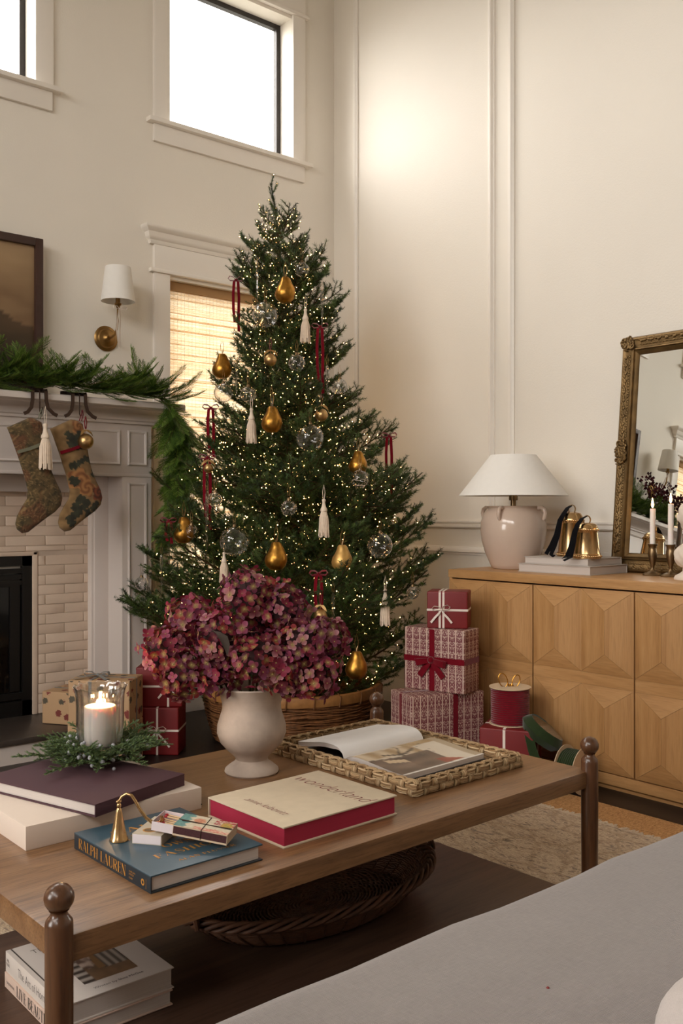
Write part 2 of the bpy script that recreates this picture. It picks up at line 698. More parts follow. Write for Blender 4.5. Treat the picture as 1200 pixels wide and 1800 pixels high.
MAT['paint'] = vcol('oil_paint', 0.45, bmp=0.2, bs=90)
MAT['tapestry'] = vcol('tapestry_cloth', 0.95, sheen=0.2, bmp=0.4, bs=700)
MAT['needle'] = vcol('spruce_needles', 0.5, 0.12)
MAT['cedar'] = vcol('cedar_leaves', 0.5, 0.15)
MAT['petal'] = vcol('hydrangea_petals', 0.6, 0.25)
MAT['straw'] = vcol('twisted_seagrass', 0.8)
MAT['reed'] = None
MAT['felt'] = pbr('grey_green_leaf', S(84, 74, 68), 0.8, var=0.12, vs=30)
MAT['wicker'] = pbr('dark_willow', S(88, 56, 36), 0.6, var=0.35, vs=40)
MAT['vine'] = pbr('brown_vine', S(120, 76, 40), 0.65, var=0.35, vs=50)
MAT['bamboo'] = pbr('split_bamboo_rim', S(158, 108, 58), 0.5, var=0.2, vs=30)
MAT['berry'] = pbr('bloomy_juniper_berry', S(176, 176, 182), 0.6, var=0.2, vs=200)
MAT['matchwood'] = pbr('match_wood', S(232, 200, 150), 0.8, var=0.05)
MAT['matchhead'] = pbr('match_head', S(176, 44, 52), 0.8, var=0.08)
MAT['clearplastic'] = thin_glass('clear_plastic', (0.85, 0.85, 0.85, 1), 2.0, 0.1)
MAT['flame'] = emit('flame', (1.0, 0.55, 0.2, 1), 30)
MAT['bulb'] = emit('fairy_light', (1.0, 0.52, 0.18, 1), 24)


def _wax():
    m, t, b = nt('candle_wax')
    b.inputs['Base Color'].default_value = S(250, 238, 230)
    b.inputs['Roughness'].default_value = 0.55
    b.inputs['Subsurface Weight'].default_value = 0.35
    b.inputs['Subsurface Radius'].default_value = (1.0, 0.6, 0.4)
    b.inputs['Subsurface Scale'].default_value = 0.012
    return m


MAT['wax'] = _wax()


def _wrap_block():
    """cream paper block-printed in burgundy: sprigs between narrow stripes (stripes run up the sheet)"""
    m, t, b = nt('block_printed_paper')
    tc = add(t, 'ShaderNodeTexCoord')
    sep = add(t, 'ShaderNodeSeparateXYZ')
    t.links.new(tc.outputs['UV'], sep.inputs[0])
    p = 0.036
    fx = math_node(t, 'PINGPONG', math_node(t, 'ADD', sep.outputs[0], 10.0), p / 2)
    stripe = math_node(t, 'LESS_THAN', fx, 0.0022)
    stripe2 = math_node(t, 'LESS_THAN', fx, 0.0040)
    vor = add(t, 'ShaderNodeTexVoronoi', feature='DISTANCE_TO_EDGE')
    mp = add(t, 'ShaderNodeMapping')
    mp.inputs['Scale'].default_value = (230, 92, 1)
    mp.inputs['Rotation'].default_value = (0, 0, 0.55)
    xm = add(t, 'ShaderNodeCombineXYZ')
    t.links.new(fx, xm.inputs[0])
    t.links.new(sep.outputs[1], xm.inputs[1])
    t.links.new(xm.outputs[0], mp.inputs[0])
    t.links.new(mp.outputs[0], vor.inputs[0])
    vor.inputs['Scale'].default_value = 1.0
    leaf = math_node(t, 'GREATER_THAN', vor.outputs[0], 0.17)
    cream, wine = S(204, 176, 160), S(116, 56, 62)
    c = mixcol(t, leaf, wine, cream)
    c = mixcol(t, stripe2, c, wine)
    c = mixcol(t, stripe, c, S(226, 204, 186))
    t.links.new(c, b.inputs['Base Color'])
    b.inputs['Roughness'].default_value = 0.6
    return m


MAT['block'] = _wrap_block()


def _kraft():
    m, t, b = nt('printed_kraft_paper')
    tc = add(t, 'ShaderNodeTexCoord')
    vor = add(t, 'ShaderNodeTexVoronoi')
    vor.inputs['Scale'].default_value = 21
    t.links.new(tc.outputs['UV'], vor.inputs[0])
    n = noise_tex(t, tc.outputs['UV'], 130, 2)
    d = math_node(t, 'ADD', vor.outputs[0], math_node(t, 'MULTIPLY', math_node(t, 'SUBTRACT', n, 0.5), 0.5))
    spot = math_node(t, 'LESS_THAN', d, 0.34)
    sepc = add(t, 'ShaderNodeSeparateColor')
    t.links.new(vor.outputs[1], sepc.inputs[0])
    pc = ramp(t, sepc.outputs[0], [(0.0, S(78, 72, 58)), (0.5, S(92, 84, 68)), (0.62, S(134, 60, 50)), (1.0, S(120, 52, 46))])
    c = mixcol(t, spot, S(192, 156, 118), pc)
    t.links.new(c, b.inputs['Base Color'])
    b.inputs['Roughness'].default_value = 0.7
    return m


MAT['kraft'] = _kraft()


def _rug():
    m, t, b = nt('faded_persian_pile')
    vec = coords(t, 'Object', (34, 9, 1))
    n1 = noise_tex(t, vec, 1.6, 8, 0.78, 1.4)
    c = ramp(t, n1, [(0.36, S(104, 96, 88)), (0.44, S(172, 150, 128)), (0.50, S(220, 202, 174)), (0.56, S(166, 140, 118)), (0.64, S(124, 120, 116))])
    vor = add(t, 'ShaderNodeTexVoronoi', feature='DISTANCE_TO_EDGE')
    t.links.new(coords(t, 'Object', (1, 0.7, 1)), vor.inputs[0])
    vor.inputs['Scale'].default_value = 9
    lines = ramp(t, vor.outputs[0], [(0.02, (0.72, 0.66, 0.6, 1)), (0.07, (1, 1, 1, 1))])
    c = mixcol(t, 0.6, c, lines, 'MULTIPLY')
    sp = noise_tex(t, coords(t), 260, 2)
    c = mixcol(t, 0.5, c, ramp(t, sp, [(0.3, (0.6, 0.58, 0.55, 1)), (0.7, (1, 1, 1, 1))]), 'MULTIPLY')
    t.links.new(c, b.inputs['Base Color'])
    b.inputs['Roughness'].default_value = 0.95
    bump(t, b, sp, 0.5, 0.004)
    return m


MAT['rug'] = _rug()


def _jute():
    m, t, b = nt('braided_jute')
    vec = coords(t, 'Object', (1, 1, 1))
    n1 = noise_tex(t, coords(t, 'Object', (60, 120, 1)), 1.2, 4, 0.7, 1.0)
    c = ramp(t, n1, [(0.3, S(140, 96, 54)), (0.52, S(196, 148, 94)), (0.75, S(222, 178, 124))])
    t.links.new(c, b.inputs['Base Color'])
    b.inputs['Roughness'].default_value = 0.95
    bump(t, b, n1, 0.8, 0.006)
    return m


MAT['jute'] = _jute()


def _reed():
    m, t, b = nt('woven_reed')
    a = add(t, 'ShaderNodeVertexColor', layer_name='Col')
    n = noise_tex(t, coords(t, 'Object', (10, 10, 160)), 1.0, 3, 0.6)
    c = mixcol(t, 0.5, a.outputs[0], ramp(t, n, [(0.35, (0.7, 0.58, 0.45, 1)), (0.6, (1, 1, 1, 1))]), 'MULTIPLY')
    t.links.new(c, b.inputs['Base Color'])
    b.inputs['Roughness'].default_value = 0.7
    tr = add(t, 'ShaderNodeBsdfTranslucent')
    t.links.new(c, tr.inputs[0])
    mx = add(t, 'ShaderNodeMixShader')
    mx.inputs[0].default_value = 0.28
    t.links.new(b.outputs[0], mx.inputs[1])
    t.links.new(tr.outputs[0], mx.inputs[2])
    t.links.new(mx.outputs[0], t.nodes['Material Output'].inputs[0])
    return m


MAT['reed'] = _reed()


# ------------------------------------------------------------------ the room
def holed_wall(u0, u1, z0, z1, holes, depth):
    """vertical wall in the (u, z) plane with openings; inner face at v=0, outer at v=depth"""
    us = sorted({u0, u1, *[h[0] for h in holes], *[h[1] for h in holes]})
    zs = sorted({z0, z1, *[h[2] for h in holes], *[h[3] for h in holes]})
    mb = MB()
    for a, b in zip(us, us[1:]):
        for c, d in zip(zs, zs[1:]):
            mu, mz = (a + b) / 2, (c + d) / 2
            if any(h[0] < mu < h[1] and h[2] < mz < h[3] for h in holes):
                continue
            mb.add(([(a, 0, c), (b, 0, c), (b, 0, d), (a, 0, d)], [(0, 1, 2, 3)]))
            mb.add(([(a, depth, c), (b, depth, c), (b, depth, d), (a, depth, d)], [(3, 2, 1, 0)]))
    for a, b, c, d in holes:
        for q in (((a, c), (b, c)), ((b, c), (b, d)), ((b, d), (a, d)), ((a, d), (a, c))):
            (ua, za), (ub, zb) = q
            mb.add(([(ua, 0, za), (ub, 0, zb), (ub, depth, zb), (ua, depth, za)], [(0, 1, 2, 3)]))
    return mb


struct('wall_back', holed_wall(XL - 0.2, W, 0, ZC, OPEN_BACK, 0.16), MAT['wall'], m=T(0, D, 0), smooth=False, fixn=False)
struct('wall_left', holed_wall(YF, D, 0, ZC, OPEN_LEFT, 0.16), MAT['wall'], m=T(XL, 0, 0) @ Rz(PI / 2), smooth=False, fixn=False)
struct('wall_right', box2(W, W + 0.16, YF, BACK_Y, 0, ZC), MAT['wall'], smooth=False)
struct('wall_front', box2(XL - 0.2, W, YF - 0.16, YF, 0, ZC), MAT['wall'], smooth=False)
struct('floor', box2(XL - 0.2, W + 0.16, YF - 0.16, BACK_Y, -0.1, 0), MAT['floor'], smooth=False)
struct('ceiling', box2(XL - 0.2, W + 0.16, YF - 0.16, BACK_Y, ZC, ZC + 0.1), MAT['ceiling'], smooth=False)

# panel mouldings, chair rail and baseboard of the panelled wall
PM = [(0, -0.022), (0.010, -0.022), (0.014, -0.012), (0.020, -0.006), (0.020, 0.004), (0.008, 0.012), (0.008, 0.022), (0, 0.022)]


def upright(y, z0, z1, flip):
    mb = MB()
    pr = [(W - o, y + (h if not flip else -h)) for o, h in PM]
    mb.add(prism(pr, z0, z1))
    return mb


n_trim = 1
for y, fl in ((4.442, False), (3.335, True), (3.200, False)):
    struct('trim_%d' % n_trim, upright(y, 1.085, ZC, fl), MAT['trim'])
    n_trim += 1
RAIL = [(0, 1.045), (0.016, 1.045), (0.024, 1.052), (0.024, 1.066), (0.016, 1.070), (0.026, 1.076), (0.026, 1.084), (0, 1.086)]
struct('trim_%d' % n_trim, sweep2d([(W, YF), (W, D)], RAIL), MAT['trim'], label='white chair rail')
n_trim += 1
LOW = [(0, 0.900), (0.008, 0.900), (0.008, 0.908), (0.020, 0.914), (0.020, 0.926), (0.012, 0.940), (0, 0.944)]
struct('trim_%d' % n_trim, sweep2d([(W, YF), (W, 4.42)], LOW), MAT['trim'], label='white panel moulding below the chair rail')
n_trim += 1
BASE = [(0, 0), (0.018, 0), (0.018, 0.105), (0.012, 0.118), (0.012, 0.128), (0.005, 0.142), (0, 0.142)]
struct('baseboard_right', sweep2d([(W, YF), (W, D)], BASE), MAT['trim'])
struct('baseboard_back', sweep2d([(W, D), (2.62, D)], BASE), MAT['trim'])


def window_unit(n, hole, style, tri=False):
    x0, x1, z0, z1 = hole
    w = struct_empty('window_%d' % n, ((x0 + x1) / 2, D, z0))
    c = (x0 + x1) / 2
    L, Rr = x0 - c, x1 - c
    h = z1 - z0
    tr = MAT['trim']
    part('casing', rbox2(L - 0.1, L, -0.02, 0, -0.0, h + 0.02, 0.003), tr, w)
    part('casing', rbox2(Rr, Rr + 0.095, -0.02, 0, -0.0, h + 0.02, 0.003), tr, w)
    part('sill', rbox2(L - 0.14, Rr + 0.135, -0.05, 0.13, -0.025, 0.0, 0.004), tr, w)
    part('apron', rbox2(L - 0.1, Rr + 0.09, -0.02, 0, -0.122, -0.025, 0.003), tr, w)
    mb = MB()
    mb.add(rbox2(L - 0.125, Rr + 0.12, -0.032, 0, h + 0.02, h + 0.042, 0.005))
    mb.add(rbox2(L - 0.1, Rr + 0.095, -0.022, 0, h + 0.042, h + 0.175, 0.003))
    part('header', mb, tr, w)
    cr = [(0, h + 0.175), (0.024, h + 0.175), (0.028, h + 0.185), (0.030, h + 0.195), (0.042, h + 0.205), (0.045, h + 0.215),
          (0.050, h + 0.235), (0.070, h + 0.250), (0.074, h + 0.258), (0.074, h + 0.268), (0, h + 0.272)]
    part('crown', sweep2d([(Rr + 0.095, 0), (Rr + 0.095, -0.001), (L - 0.1, -0.001), (L - 0.1, 0)][::-1], [(-o, z) for o, z in cr]), tr, w)
    fm = MB()
    fw = 0.03
    for a in (box2(L, L + fw, 0.115, 0.15, 0, h), box2(Rr - fw, Rr, 0.115, 0.15, 0, h), box2(L + fw, Rr - fw, 0.115, 0.15, 0, fw), box2(L + fw, Rr - fw, 0.115, 0.15, h - fw, h)):
        fm.add(a)
    if tri:
        fm.add(box2(-0.02, 0.02, 0.115, 0.15, fw, h - fw))
    if style == 'low':
        fm.add(box2(L + fw, Rr - fw, 0.115, 0.15, h / 2 - 0.02, h / 2 + 0.02))
    part('frame', fm, MAT['blackframe'], w, label='dark slim window frame')
    part('pane', box2(L + fw, Rr - fw, 0.130, 0.134, fw, h - fw), MAT['glass'], w, label='clear pane')
    return w


for i, hole in enumerate(OPEN_BACK):
    window_unit(i + 1, hole, 'low' if hole[2] < 1 else 'high', tri=False)


def left_window(n, hole):
    y0, y1, z0, z1 = hole
    w = struct_empty('window_%d' % n, (XL, (y0 + y1) / 2, z0))
    hw, h = (y1 - y0) / 2, z1 - z0
    mb = MB()
    for a, b in ((-hw - 0.1, -hw), (hw, hw + 0.1)):
        mb.add(box2(0, 0.02, a, b, 0, h + 0.12))
    mb.add(box2(0, 0.02, -hw, hw, h, h + 0.12))
    part('casing', mb, MAT['trim'], w)
    part('sill', box2(-0.1, 0.05, -hw - 0.12, hw + 0.12, -0.03, 0), MAT['trim'], w)
    fm = MB()
    for a, b, c, d in ((-hw, -hw + 0.05, 0, h), (hw - 0.05, hw, 0, h), (-0.03, 0.03, 0, h), (-hw, hw, 0, 0.05), (-hw, hw, h - 0.05, h), (-hw, hw, h * 0.62, h * 0.62 + 0.04)):
        fm.add(box2(-0.14, -0.1, a, b, c, d))
    part('frame', fm, MAT['blackframe'], w)
    part('pane', box2(-0.122, -0.118, -hw, hw, 0, h), MAT['glass'], w)


for i, hole in enumerate(OPEN_LEFT):
    left_window(len(OPEN_BACK) + 1 + i, hole)


# ------------------------------------------------------------------ woven window shades
def woven_shade(hole, label, loc_x):
    x0, x1, z0, z1 = hole
    t = thing('woven_shade', label, 'window shade', ((x0 + x1) / 2, D + 0.05, z1 - 0.03), group='woven reed shades')
    hw = (x1 - x0) / 2 - 0.006
    r = random.Random(3)
    mb = MB()
    z = -0.02
    zend = -(z1 - z0) + 0.06
    warm = [S(236, 216, 184), S(240, 222, 194), S(232, 210, 176), S(244, 230, 206), S(228, 204, 168)]
    n = 13
    xs = [-hw + 2 * hw * k / (n - 1) for k in range(n)]
    rows, cols = [], []
    while z > zend:
        hgt = r.uniform(0.0042, 0.0062)
        c = r.choice(warm)
        if r.random() < 0.10:
            c = S(196, 160, 116)
        for f, d in ((0.04, 0.0012), (0.5, -0.0016), (0.96, 0.0012)):
            rows.append((z - hgt * f, d))
            cols.append(c if f == 0.5 else mulc(c, 0.80))
        z -= hgt
    vs, cs = [], []
    for (zz, d), c in zip(rows, cols):
        for k, x in enumerate(xs):
            vs.append((x, d, zz + 0.0005 * math.sin(k * 2.3 + zz * 300)))
            cs.append(mulc(c, r.uniform(0.94, 1.06)))
    fs = [(a * n + k, a * n + k + 1, (a + 1) * n + k + 1, (a + 1) * n + k) for a in range(len(rows) - 1) for k in range(n - 1)]
    mb.add((vs, fs), col=cs)
    part('reed_panel', mb, MAT['reed'], t, stuff=True, fixn=False)
    st = MB()
    x = -hw + 0.03
    while x < hw:
        st.add(tube([(x, -0.0035, -0.01), (x, -0.0035, zend)], 0.0009, 4))
        x += 0.024
    part('weft_thread', st, MAT['fringe'], t, stuff=True)
    part('headrail', box2(-hw, hw, -0.018, 0.03, -0.02, 0.03), pbr('shade_headrail', S(170, 132, 88), 0.8), t)
    part('bottom_bar', rbox2(-hw, hw, -0.008, 0.008, zend - 0.022, zend + 0.004, 0.004), pbr('shade_hem', S(186, 148, 100), 0.8), t)


woven_shade(OPEN_BACK[0], 'woven reed shade drawn down in the window behind the Christmas tree', 0)
woven_shade(OPEN_BACK[3], 'woven reed shade on the far side of the fireplace, seen only in the mirror', 0)


# ------------------------------------------------------------------ fireplace
XC = 1.19


def frame_moulding(x0, x1, z0, z1, y, w=0.014, d=0.010):
    """raised picture-frame moulding on a wall-parallel face, protruding to -y"""
    mb = MB()
    prof = [(0, 0), (d * 0.6, 0), (d, w * 0.35), (d * 0.8, w * 0.65), (d * 0.3, w), (0, w)]
    pts = [(x0, z0), (x1, z0), (x1, z1), (x0, z1)]
    vf = sweep2d(pts, [(h, o) for o, h in prof], closed=True)
    mb.add(([(vx, y - vz, vy) for vx, vy, vz in vf[0]], vf[1]))
    return mb


fp = thing('fireplace', 'white panelled fireplace with cream brick surround and black firebox', 'fireplace', (XC, D, 0))
fm = T(-XC, -D, 0)


def fpart(name, mb, mat, **kw):
    if isinstance(mb, tuple):
        mb = MB().add(mb)
    mb.v = [(x - XC, y - D, z) for x, y, z in mb.v]
    return part(name, mb, mat, fp, **kw)


xr, xl = 2.43, 2 * XC - 2.43
FY = 4.42
# shelf with its crown
crown = [(0.0, 1.588), (0.012, 1.588), (0.014, 1.600), (0.022, 1.606), (0.024, 1.616), (0.045, 1.640), (0.085, 1.652), (0.095, 1.655), (0.095, 1.660), (0, 1.660)]
ushape = [(xl, D), (xl, FY), (xr, FY), (xr, D)]
fpart('mantel_crown', sweep2d(ushape[::-1], crown), MAT['mantel'])
shelfp = [(0, 1.660), (0.120, 1.660), (0.128, 1.666), (0.128, 1.690), (0.122, 1.696), (0, 1.696)]
fpart('mantel_shelf', sweep2d(ushape[::-1], shelfp), MAT['mantel'])
fpart('mantel_shelf_board', box2(xl, xr, FY + 0.001, D, 1.661, 1.6955), MAT['mantel'])
fpart('frieze', rbox2(xl, xr, FY, D - 0.001, 1.32, 1.60, 0.003), MAT['mantel'])
fpart('panel_moulding', frame_moulding(2.292, 2.402, 1.375, 1.555, FY), MAT['mantel'])
fpart('panel_moulding', frame_moulding(2 * XC - 2.402, 2 * XC - 2.292, 1.375, 1.555, FY), MAT['mantel'])
fpart('panel_moulding', frame_moulding(2 * XC - 2.25, 2.25, 1.375, 1.555, FY), MAT['mantel'])
fpart('frieze_bead', MB().add(rbox2(xl - 0.004, xr + 0.004, FY - 0.006, FY + 0.03, 1.316, 1.332, 0.004)), MAT['mantel'])
for s in (1, -1):
    def X(x):
        return XC + s * (x - XC)

    def B(x0, x1, y0, y1, z0, z1, r=0.003):
        a, b = sorted((X(x0), X(x1)))
        return rbox2(a, b, y0, y1, z0, z1, r)

    leg = fpart('mantel_leg', MB().add(B(2.262, 2.43, FY, D - 0.001, 0.2, 1.319)), MAT['mantel'])
    a, b = sorted((X(2.294), X(2.402)))
    m1 = frame_moulding(a, b, 0.27, 1.285, FY)
    m1.v = [(x - XC, y - D, z) for x, y, z in m1.v]
    part('panel_moulding', m1, MAT['mantel'], leg)
    pl = MB().add(B(2.255, 2.438, FY - 0.012, D - 0.001, 0, 0.20))
    pl.add(B(2.250, 2.443, FY - 0.018, D - 0.001, 0.17, 0.192, 0.006))
    fpart('plinth', pl, MAT['mantel'])
    fpart('inner_stile', MB().add(B(2.185, 2.263, 4.575, D - 0.001, 0.114, 1.319)), MAT['mantel'])
    fpart('inner_bead', MB().add(B(2.172, 2.19, 4.588, D - 0.001, 0.114, 1.25, 0.006)), MAT['mantel'])
fpart('lintel_board', rbox2(XC - 1.0, XC + 1.0, 4.575, D - 0.001, 1.235, 1.32, 0.003), MAT['mantel'])
# brickwork, each brick its own piece
fpart('mortar_bed', MB().add(box2(1.90, 2.18, D - 0.0285, D - 0.002, 0.114, 1.24)).add(box2(2 * XC - 2.18, 2 * XC - 1.90, D - 0.0285, D - 0.002, 0.114, 1.24)).add(box2(2 * XC - 1.9, 1.9, D - 0.0285, D - 0.002, 0.935, 1.24)), MAT['mortar'])
BL, BH = 0.205, 0.0500
brick_cache = {}


def brick(x0, x1, z0, z1):
    w = round(x1 - x0, 3)
    h = round(z1 - z0, 3)
    if w < 0.012 or h < 0.012:
        return
    k = (w, h, rnd.randrange(3))
    if k not in brick_cache:
        vs, fs = rbox(w - 0.0034, 0.02, h - 0.0034, (0, 0, 0), 0.004, 2)
        r = random.Random(k[2] + int(w * 1000))
        vs = [(x + r.uniform(-0.0008, 0.0008), y + r.uniform(-0.0008, 0.0008), z + r.uniform(-0.0009, 0.0009)) for x, y, z in vs]
        brick_cache[k] = make_mesh('brick', MB().add((vs, fs)), MAT['brick'])
    link('brick', brick_cache[k], fp, T((x0 + x1) / 2 - XC, -0.022 + rnd.uniform(-0.0008, 0.0008), (z0 + z1) / 2) @ Ry(rnd.uniform(-0.006, 0.006)))


z = 0.114
row = 0
while z < 1.235:
    zt = min(z + BH, 1.238)
    off = (row % 2) * BL / 2
    x = 2.19 + 0.06 + off
    while x > 2 * XC - 2.19:
        a, b = x - BL, x
        a, b = max(a, 2 * XC - 2.176), min(b, 2.176)
        if zt < 0.94:
            if b > 1.902:
                brick(max(a, 1.902), b, z, zt)
            if a < 2 * XC - 1.902:
                brick(a, min(b, 2 * XC - 1.902), z, zt)
        elif b > a:
            brick(a, b, z if z > 0.93 else 0.936, zt)
        x -= BL
    z = zt
    row += 1
# firebox
em = MB()
for s in (1, -1):
    em.add(rbox2(*sorted((XC + s * 0.684, XC + s * 0.712)), D - 0.035, D - 0.002, 0.114, 0.936, 0.006))
em.add(rbox2(XC - 0.712, XC + 0.712, D - 0.035, D - 0.002, 0.914, 0.936, 0.006))
fpart('firebox_edging', em, MAT['brick'], label='pale rounded edging tiles')
fb = MB()
ox, oz = 0.684, 0.914
for a in (box2(XC - ox, XC - ox + 0.05, D - 0.028, D, 0.114, oz), box2(XC + ox - 0.05, XC + ox, D - 0.028, D, 0.114, oz), box2(XC - ox, XC + ox, D - 0.028, D, oz - 0.05, oz), box2(XC - ox, XC + ox, D - 0.028, D, 0.114, 0.19)):
    fb.add(a)
fbo = fpart('firebox', fb, MAT['black'])
lv = MB()
for k in range(3):
    lv.add(box2(XC - ox + 0.05, XC + ox - 0.05, D - 0.024, D - 0.004, oz - 0.085 - 0.03 * k, oz - 0.062 - 0.03 * k))
lv.add(box2(XC - ox + 0.05, XC + ox - 0.05, D - 0.03, D - 0.004, 0.20, 0.232))
fpart('firebox_louvre', lv, MAT['black'])
dm = MB()
for a in (box2(XC - ox + 0.06, XC - ox + 0.11, D - 0.02, D - 0.004, 0.24, 0.76), box2(XC + ox - 0.11, XC + ox - 0.06, D - 0.02, D - 0.004, 0.24, 0.76), box2(XC - ox + 0.06, XC + ox - 0.06, D - 0.02, D - 0.004, 0.76, 0.80)):
    dm.add(a)
fpart('firebox_door', dm, MAT['black'])
fpart('firebox_glass', box2(XC - ox + 0.05, XC + ox - 0.05, D - 0.012, D - 0.004, 0.19, 0.83), pbr('dark_fire_glass', S(10, 9, 9), 0.06, var=0), label='dark reflective glass')
fpart('hearth_slab', rbox2(XC - 1.05, XC + 1.05, 4.172, D - 0.001, 0.088, 0.114, 0.003), MAT['stone'], label='dark stone hearth slab')
fpart('hearth_base', box2(XC - 1.04, XC + 1.04, 4.185, D - 0.001, 0, 0.088), MAT['mantel'])

# painting leaning on the mantel
pic = thing('landscape_painting', 'dim brown landscape painting in a dark wood frame above the mantel', 'painting', (XC, 4.615, 1.697), 0)
pm = MB()
pw, ph = 0.724, 0.81
for a in (rbox2(-pw, -pw + 0.04, -0.03, 0.01, 0, ph, 0.004), rbox2(pw - 0.04, pw, -0.03, 0.01, 0, ph, 0.004), rbox2(-pw + 0.04, pw - 0.04, -0.03, 0.01, 0, 0.04, 0.004), rbox2(-pw + 0.04, pw - 0.04, -0.03, 0.01, ph - 0.04, ph, 0.004)):
    pm.add(a)
part('frame', pm, pbr('dark_frame_wood', S(62, 38, 30), 0.45, var=0.15, vs=20), pic)


def grid_print(w, h, nx, ny, fn):
    vs, fs, cs = [], [], []
    for j in range(ny + 1):
        for i in range(nx + 1):
            u, v = i / nx, j / ny
            vs.append((w * (u - 0.5), h * (v - 0.5), 0))
            cs.append(fn(u, v))
    for j in range(ny):
        for i in range(nx):
            a = j * (nx + 1) + i
            fs.append((a, a + 1, a + nx + 2, a + nx + 1))
    return (vs, fs), cs


def lerp(a, b, t):
    t = max(0, min(1, t))
    return tuple(a[i] + (b[i] - a[i]) * t for i in range(3)) + (1.0,)


def landscape(u, v):
    n = noise.noise(V((u * 5, v * 9, 0.3))) * 0.5 + noise.noise(V((u * 14, v * 20, 2))) * 0.25
    sky = lerp(S(124, 96, 68), S(164, 136, 102), (v - 0.5) * 2 + n * 0.6)
    hill = 0.66 - 0.22 * (u - 0.62) / 0.38 if u > 0.62 else 0.60 + 0.06 * math.sin(u * 9)
    hill += n * 0.03
    c = sky
    if v < hill:
        c = lerp(S(84, 64, 44), S(62, 48, 32), (hill - v) * 6 + n)
    if v < hill - 0.2:
        c = lerp(S(62, 44, 30), S(34, 24, 19), (hill - 0.2 - v) * 4 + n)
    return c


vf, cs = grid_print(2 * pw - 0.07, ph - 0.07, 90, 50, landscape)
part('canvas', MB().add(vf, Rx(PI / 2), col=cs), MAT['paint'], pic, T(0, -0.008, ph / 2))


# ------------------------------------------------------------------ Christmas tree
TC = V((2.894, 3.838, 0))
RV = V((math.cos(HEAD), -math.sin(HEAD), 0))   # across the tree, parallel to the long side of its basket label
FV = V((math.sin(HEAD), math.cos(HEAD), 0))
PROFILE = [(2.81, .02), (2.6, .10), (2.5, .19), (2.35, .25), (2.0, .31), (1.7, .41), (1.42, .51), (1.13, .63), (.84, .75), (.55, .84), (.3, .62), (.1, .5)]


def tree_r(z):
    for (a, ra), (b, rb) in zip(PROFILE, PROFILE[1:]):
        if a >= z >= b:
            return ra + (rb - ra) * (a - z) / (a - b)
    return .02


def axis_at(z):
    k = max(0, z - 1.9)
    return TC + RV * (-0.09 * k) + V((0, 0, z))


GREENS = [S(64, 86, 40), S(54, 74, 36), S(76, 98, 46), S(46, 64, 34), S(86, 106, 54)]
BARKC = S(70, 52, 34)


def needles_on(mb, pts, r, dens=0.005, ln=0.0185, per=4, wd=0.0030, start=0.0, up=0.0):
    """needles along a polyline, swept forward"""
    segs = list(zip(pts, pts[1:]))
    tot = 0
    base = r.choice(GREENS)
    for a, b in segs:
        d = b - a
        L = d.length
        t = d.normalized()
        u = t.orthogonal().normalized()
        w = t.cross(u)
        s = 0
        while s < L:
            p = a + t * s
            if tot + s >= start:
                for k in range(per):
                    an = r.uniform(0, 2 * PI)
                    side = u * math.cos(an) + w * math.sin(an)
                    dr = (t * r.uniform(0.45, 0.9) + side + V((0, 0, up))).normalized()
                    n = ln * r.uniform(0.75, 1.15)
                    q = dr.cross(t).normalized() * wd * 0.5
                    c = mulc(base, r.uniform(0.75, 1.3))
                    mb.add(([p - q, p + q, p + dr * n], [(0, 1, 2)]), col=c)
            s += dens
        tot += L


def twig_pts(p, d, L, r, n=5, lift=0.25):
    pts = [p]
    d = d.normalized()
    for i in range(n):
        d = (d + V((r.uniform(-.08, .08), r.uniform(-.08, .08), lift / n + r.uniform(-.05, .05)))).normalized()
        pts.append(pts[-1] + d * (L / n))
    return pts


def spruce_branch(L, seed):
    r = random.Random(seed)
    mb = MB()
    tips = []
    stem = []
    n = 10
    for i in range(n + 1):
        t = i / n
        stem.append(V((L * t, 0.02 * L * math.sin(t * 5 + seed), L * (-0.05 * math.sin(t * PI) + 0.16 * t * t))))
    vf = tube(stem, [0.006 * (1 - 0.7 * i / n) * (0.6 + L) for i in range(n + 1)], 5)
    mb.add(vf, col=BARKC)
    needles_on(mb, stem, r, 0.005, 0.0185, 4, start=L * 0.22)
    tips.append(stem[-1])

    def at(t):
        q = t * n
        i = min(int(q), n - 1)
        return stem[i].lerp(stem[i + 1], q - i)

    t = 0.14
    s = 1
    while t < 0.97:
        TL = L * 0.46 * (1 - t) ** 0.7 * r.uniform(0.8, 1.15) + 0.045
        ang = math.radians(r.uniform(40, 58))
        d = V((math.cos(ang), s * math.sin(ang), r.uniform(-0.05, 0.3)))
        tp = twig_pts(at(t), d, TL, r, 5, 0.25)
        mb.add(tube(tp, [0.003, 0.0026, 0.0022, 0.0018, 0.0014, 0.001], 4, caps=False), col=BARKC)
        needles_on(mb, tp, r)
        tips.append(tp[-1])
        tips.append(tp[3])
        if TL > 0.10:
            k = 0.3
            q = 1
            while k < 0.95:
                i = min(int(k * 5), 4)
                p = tp[i].lerp(tp[i + 1], k * 5 - i)
                dd = (tp[i + 1] - tp[i]).normalized()
                sd = dd.cross(V((0, 0, 1))).normalized() * q
                SL = TL * 0.38 * (1.1 - k) + 0.028
                sp = twig_pts(p, dd * 0.7 + sd * 0.75 + V((0, 0, r.uniform(0, .3))), SL, r, 3, 0.2)
                needles_on(mb, sp, r)
                tips.append(sp[-1])
                q = -q
                k += r.uniform(0.2, 0.3)
        if r.random() < 0.3:
            up = twig_pts(at(t), V((0.6, 0, 0.8)), TL * 0.5, r, 3, 0.1)
            needles_on(mb, up, r)
            tips.append(up[-1])
        s = -s
        t += r.uniform(0.042, 0.062) / max(L, 0.35) * 0.55
    return mb, tips


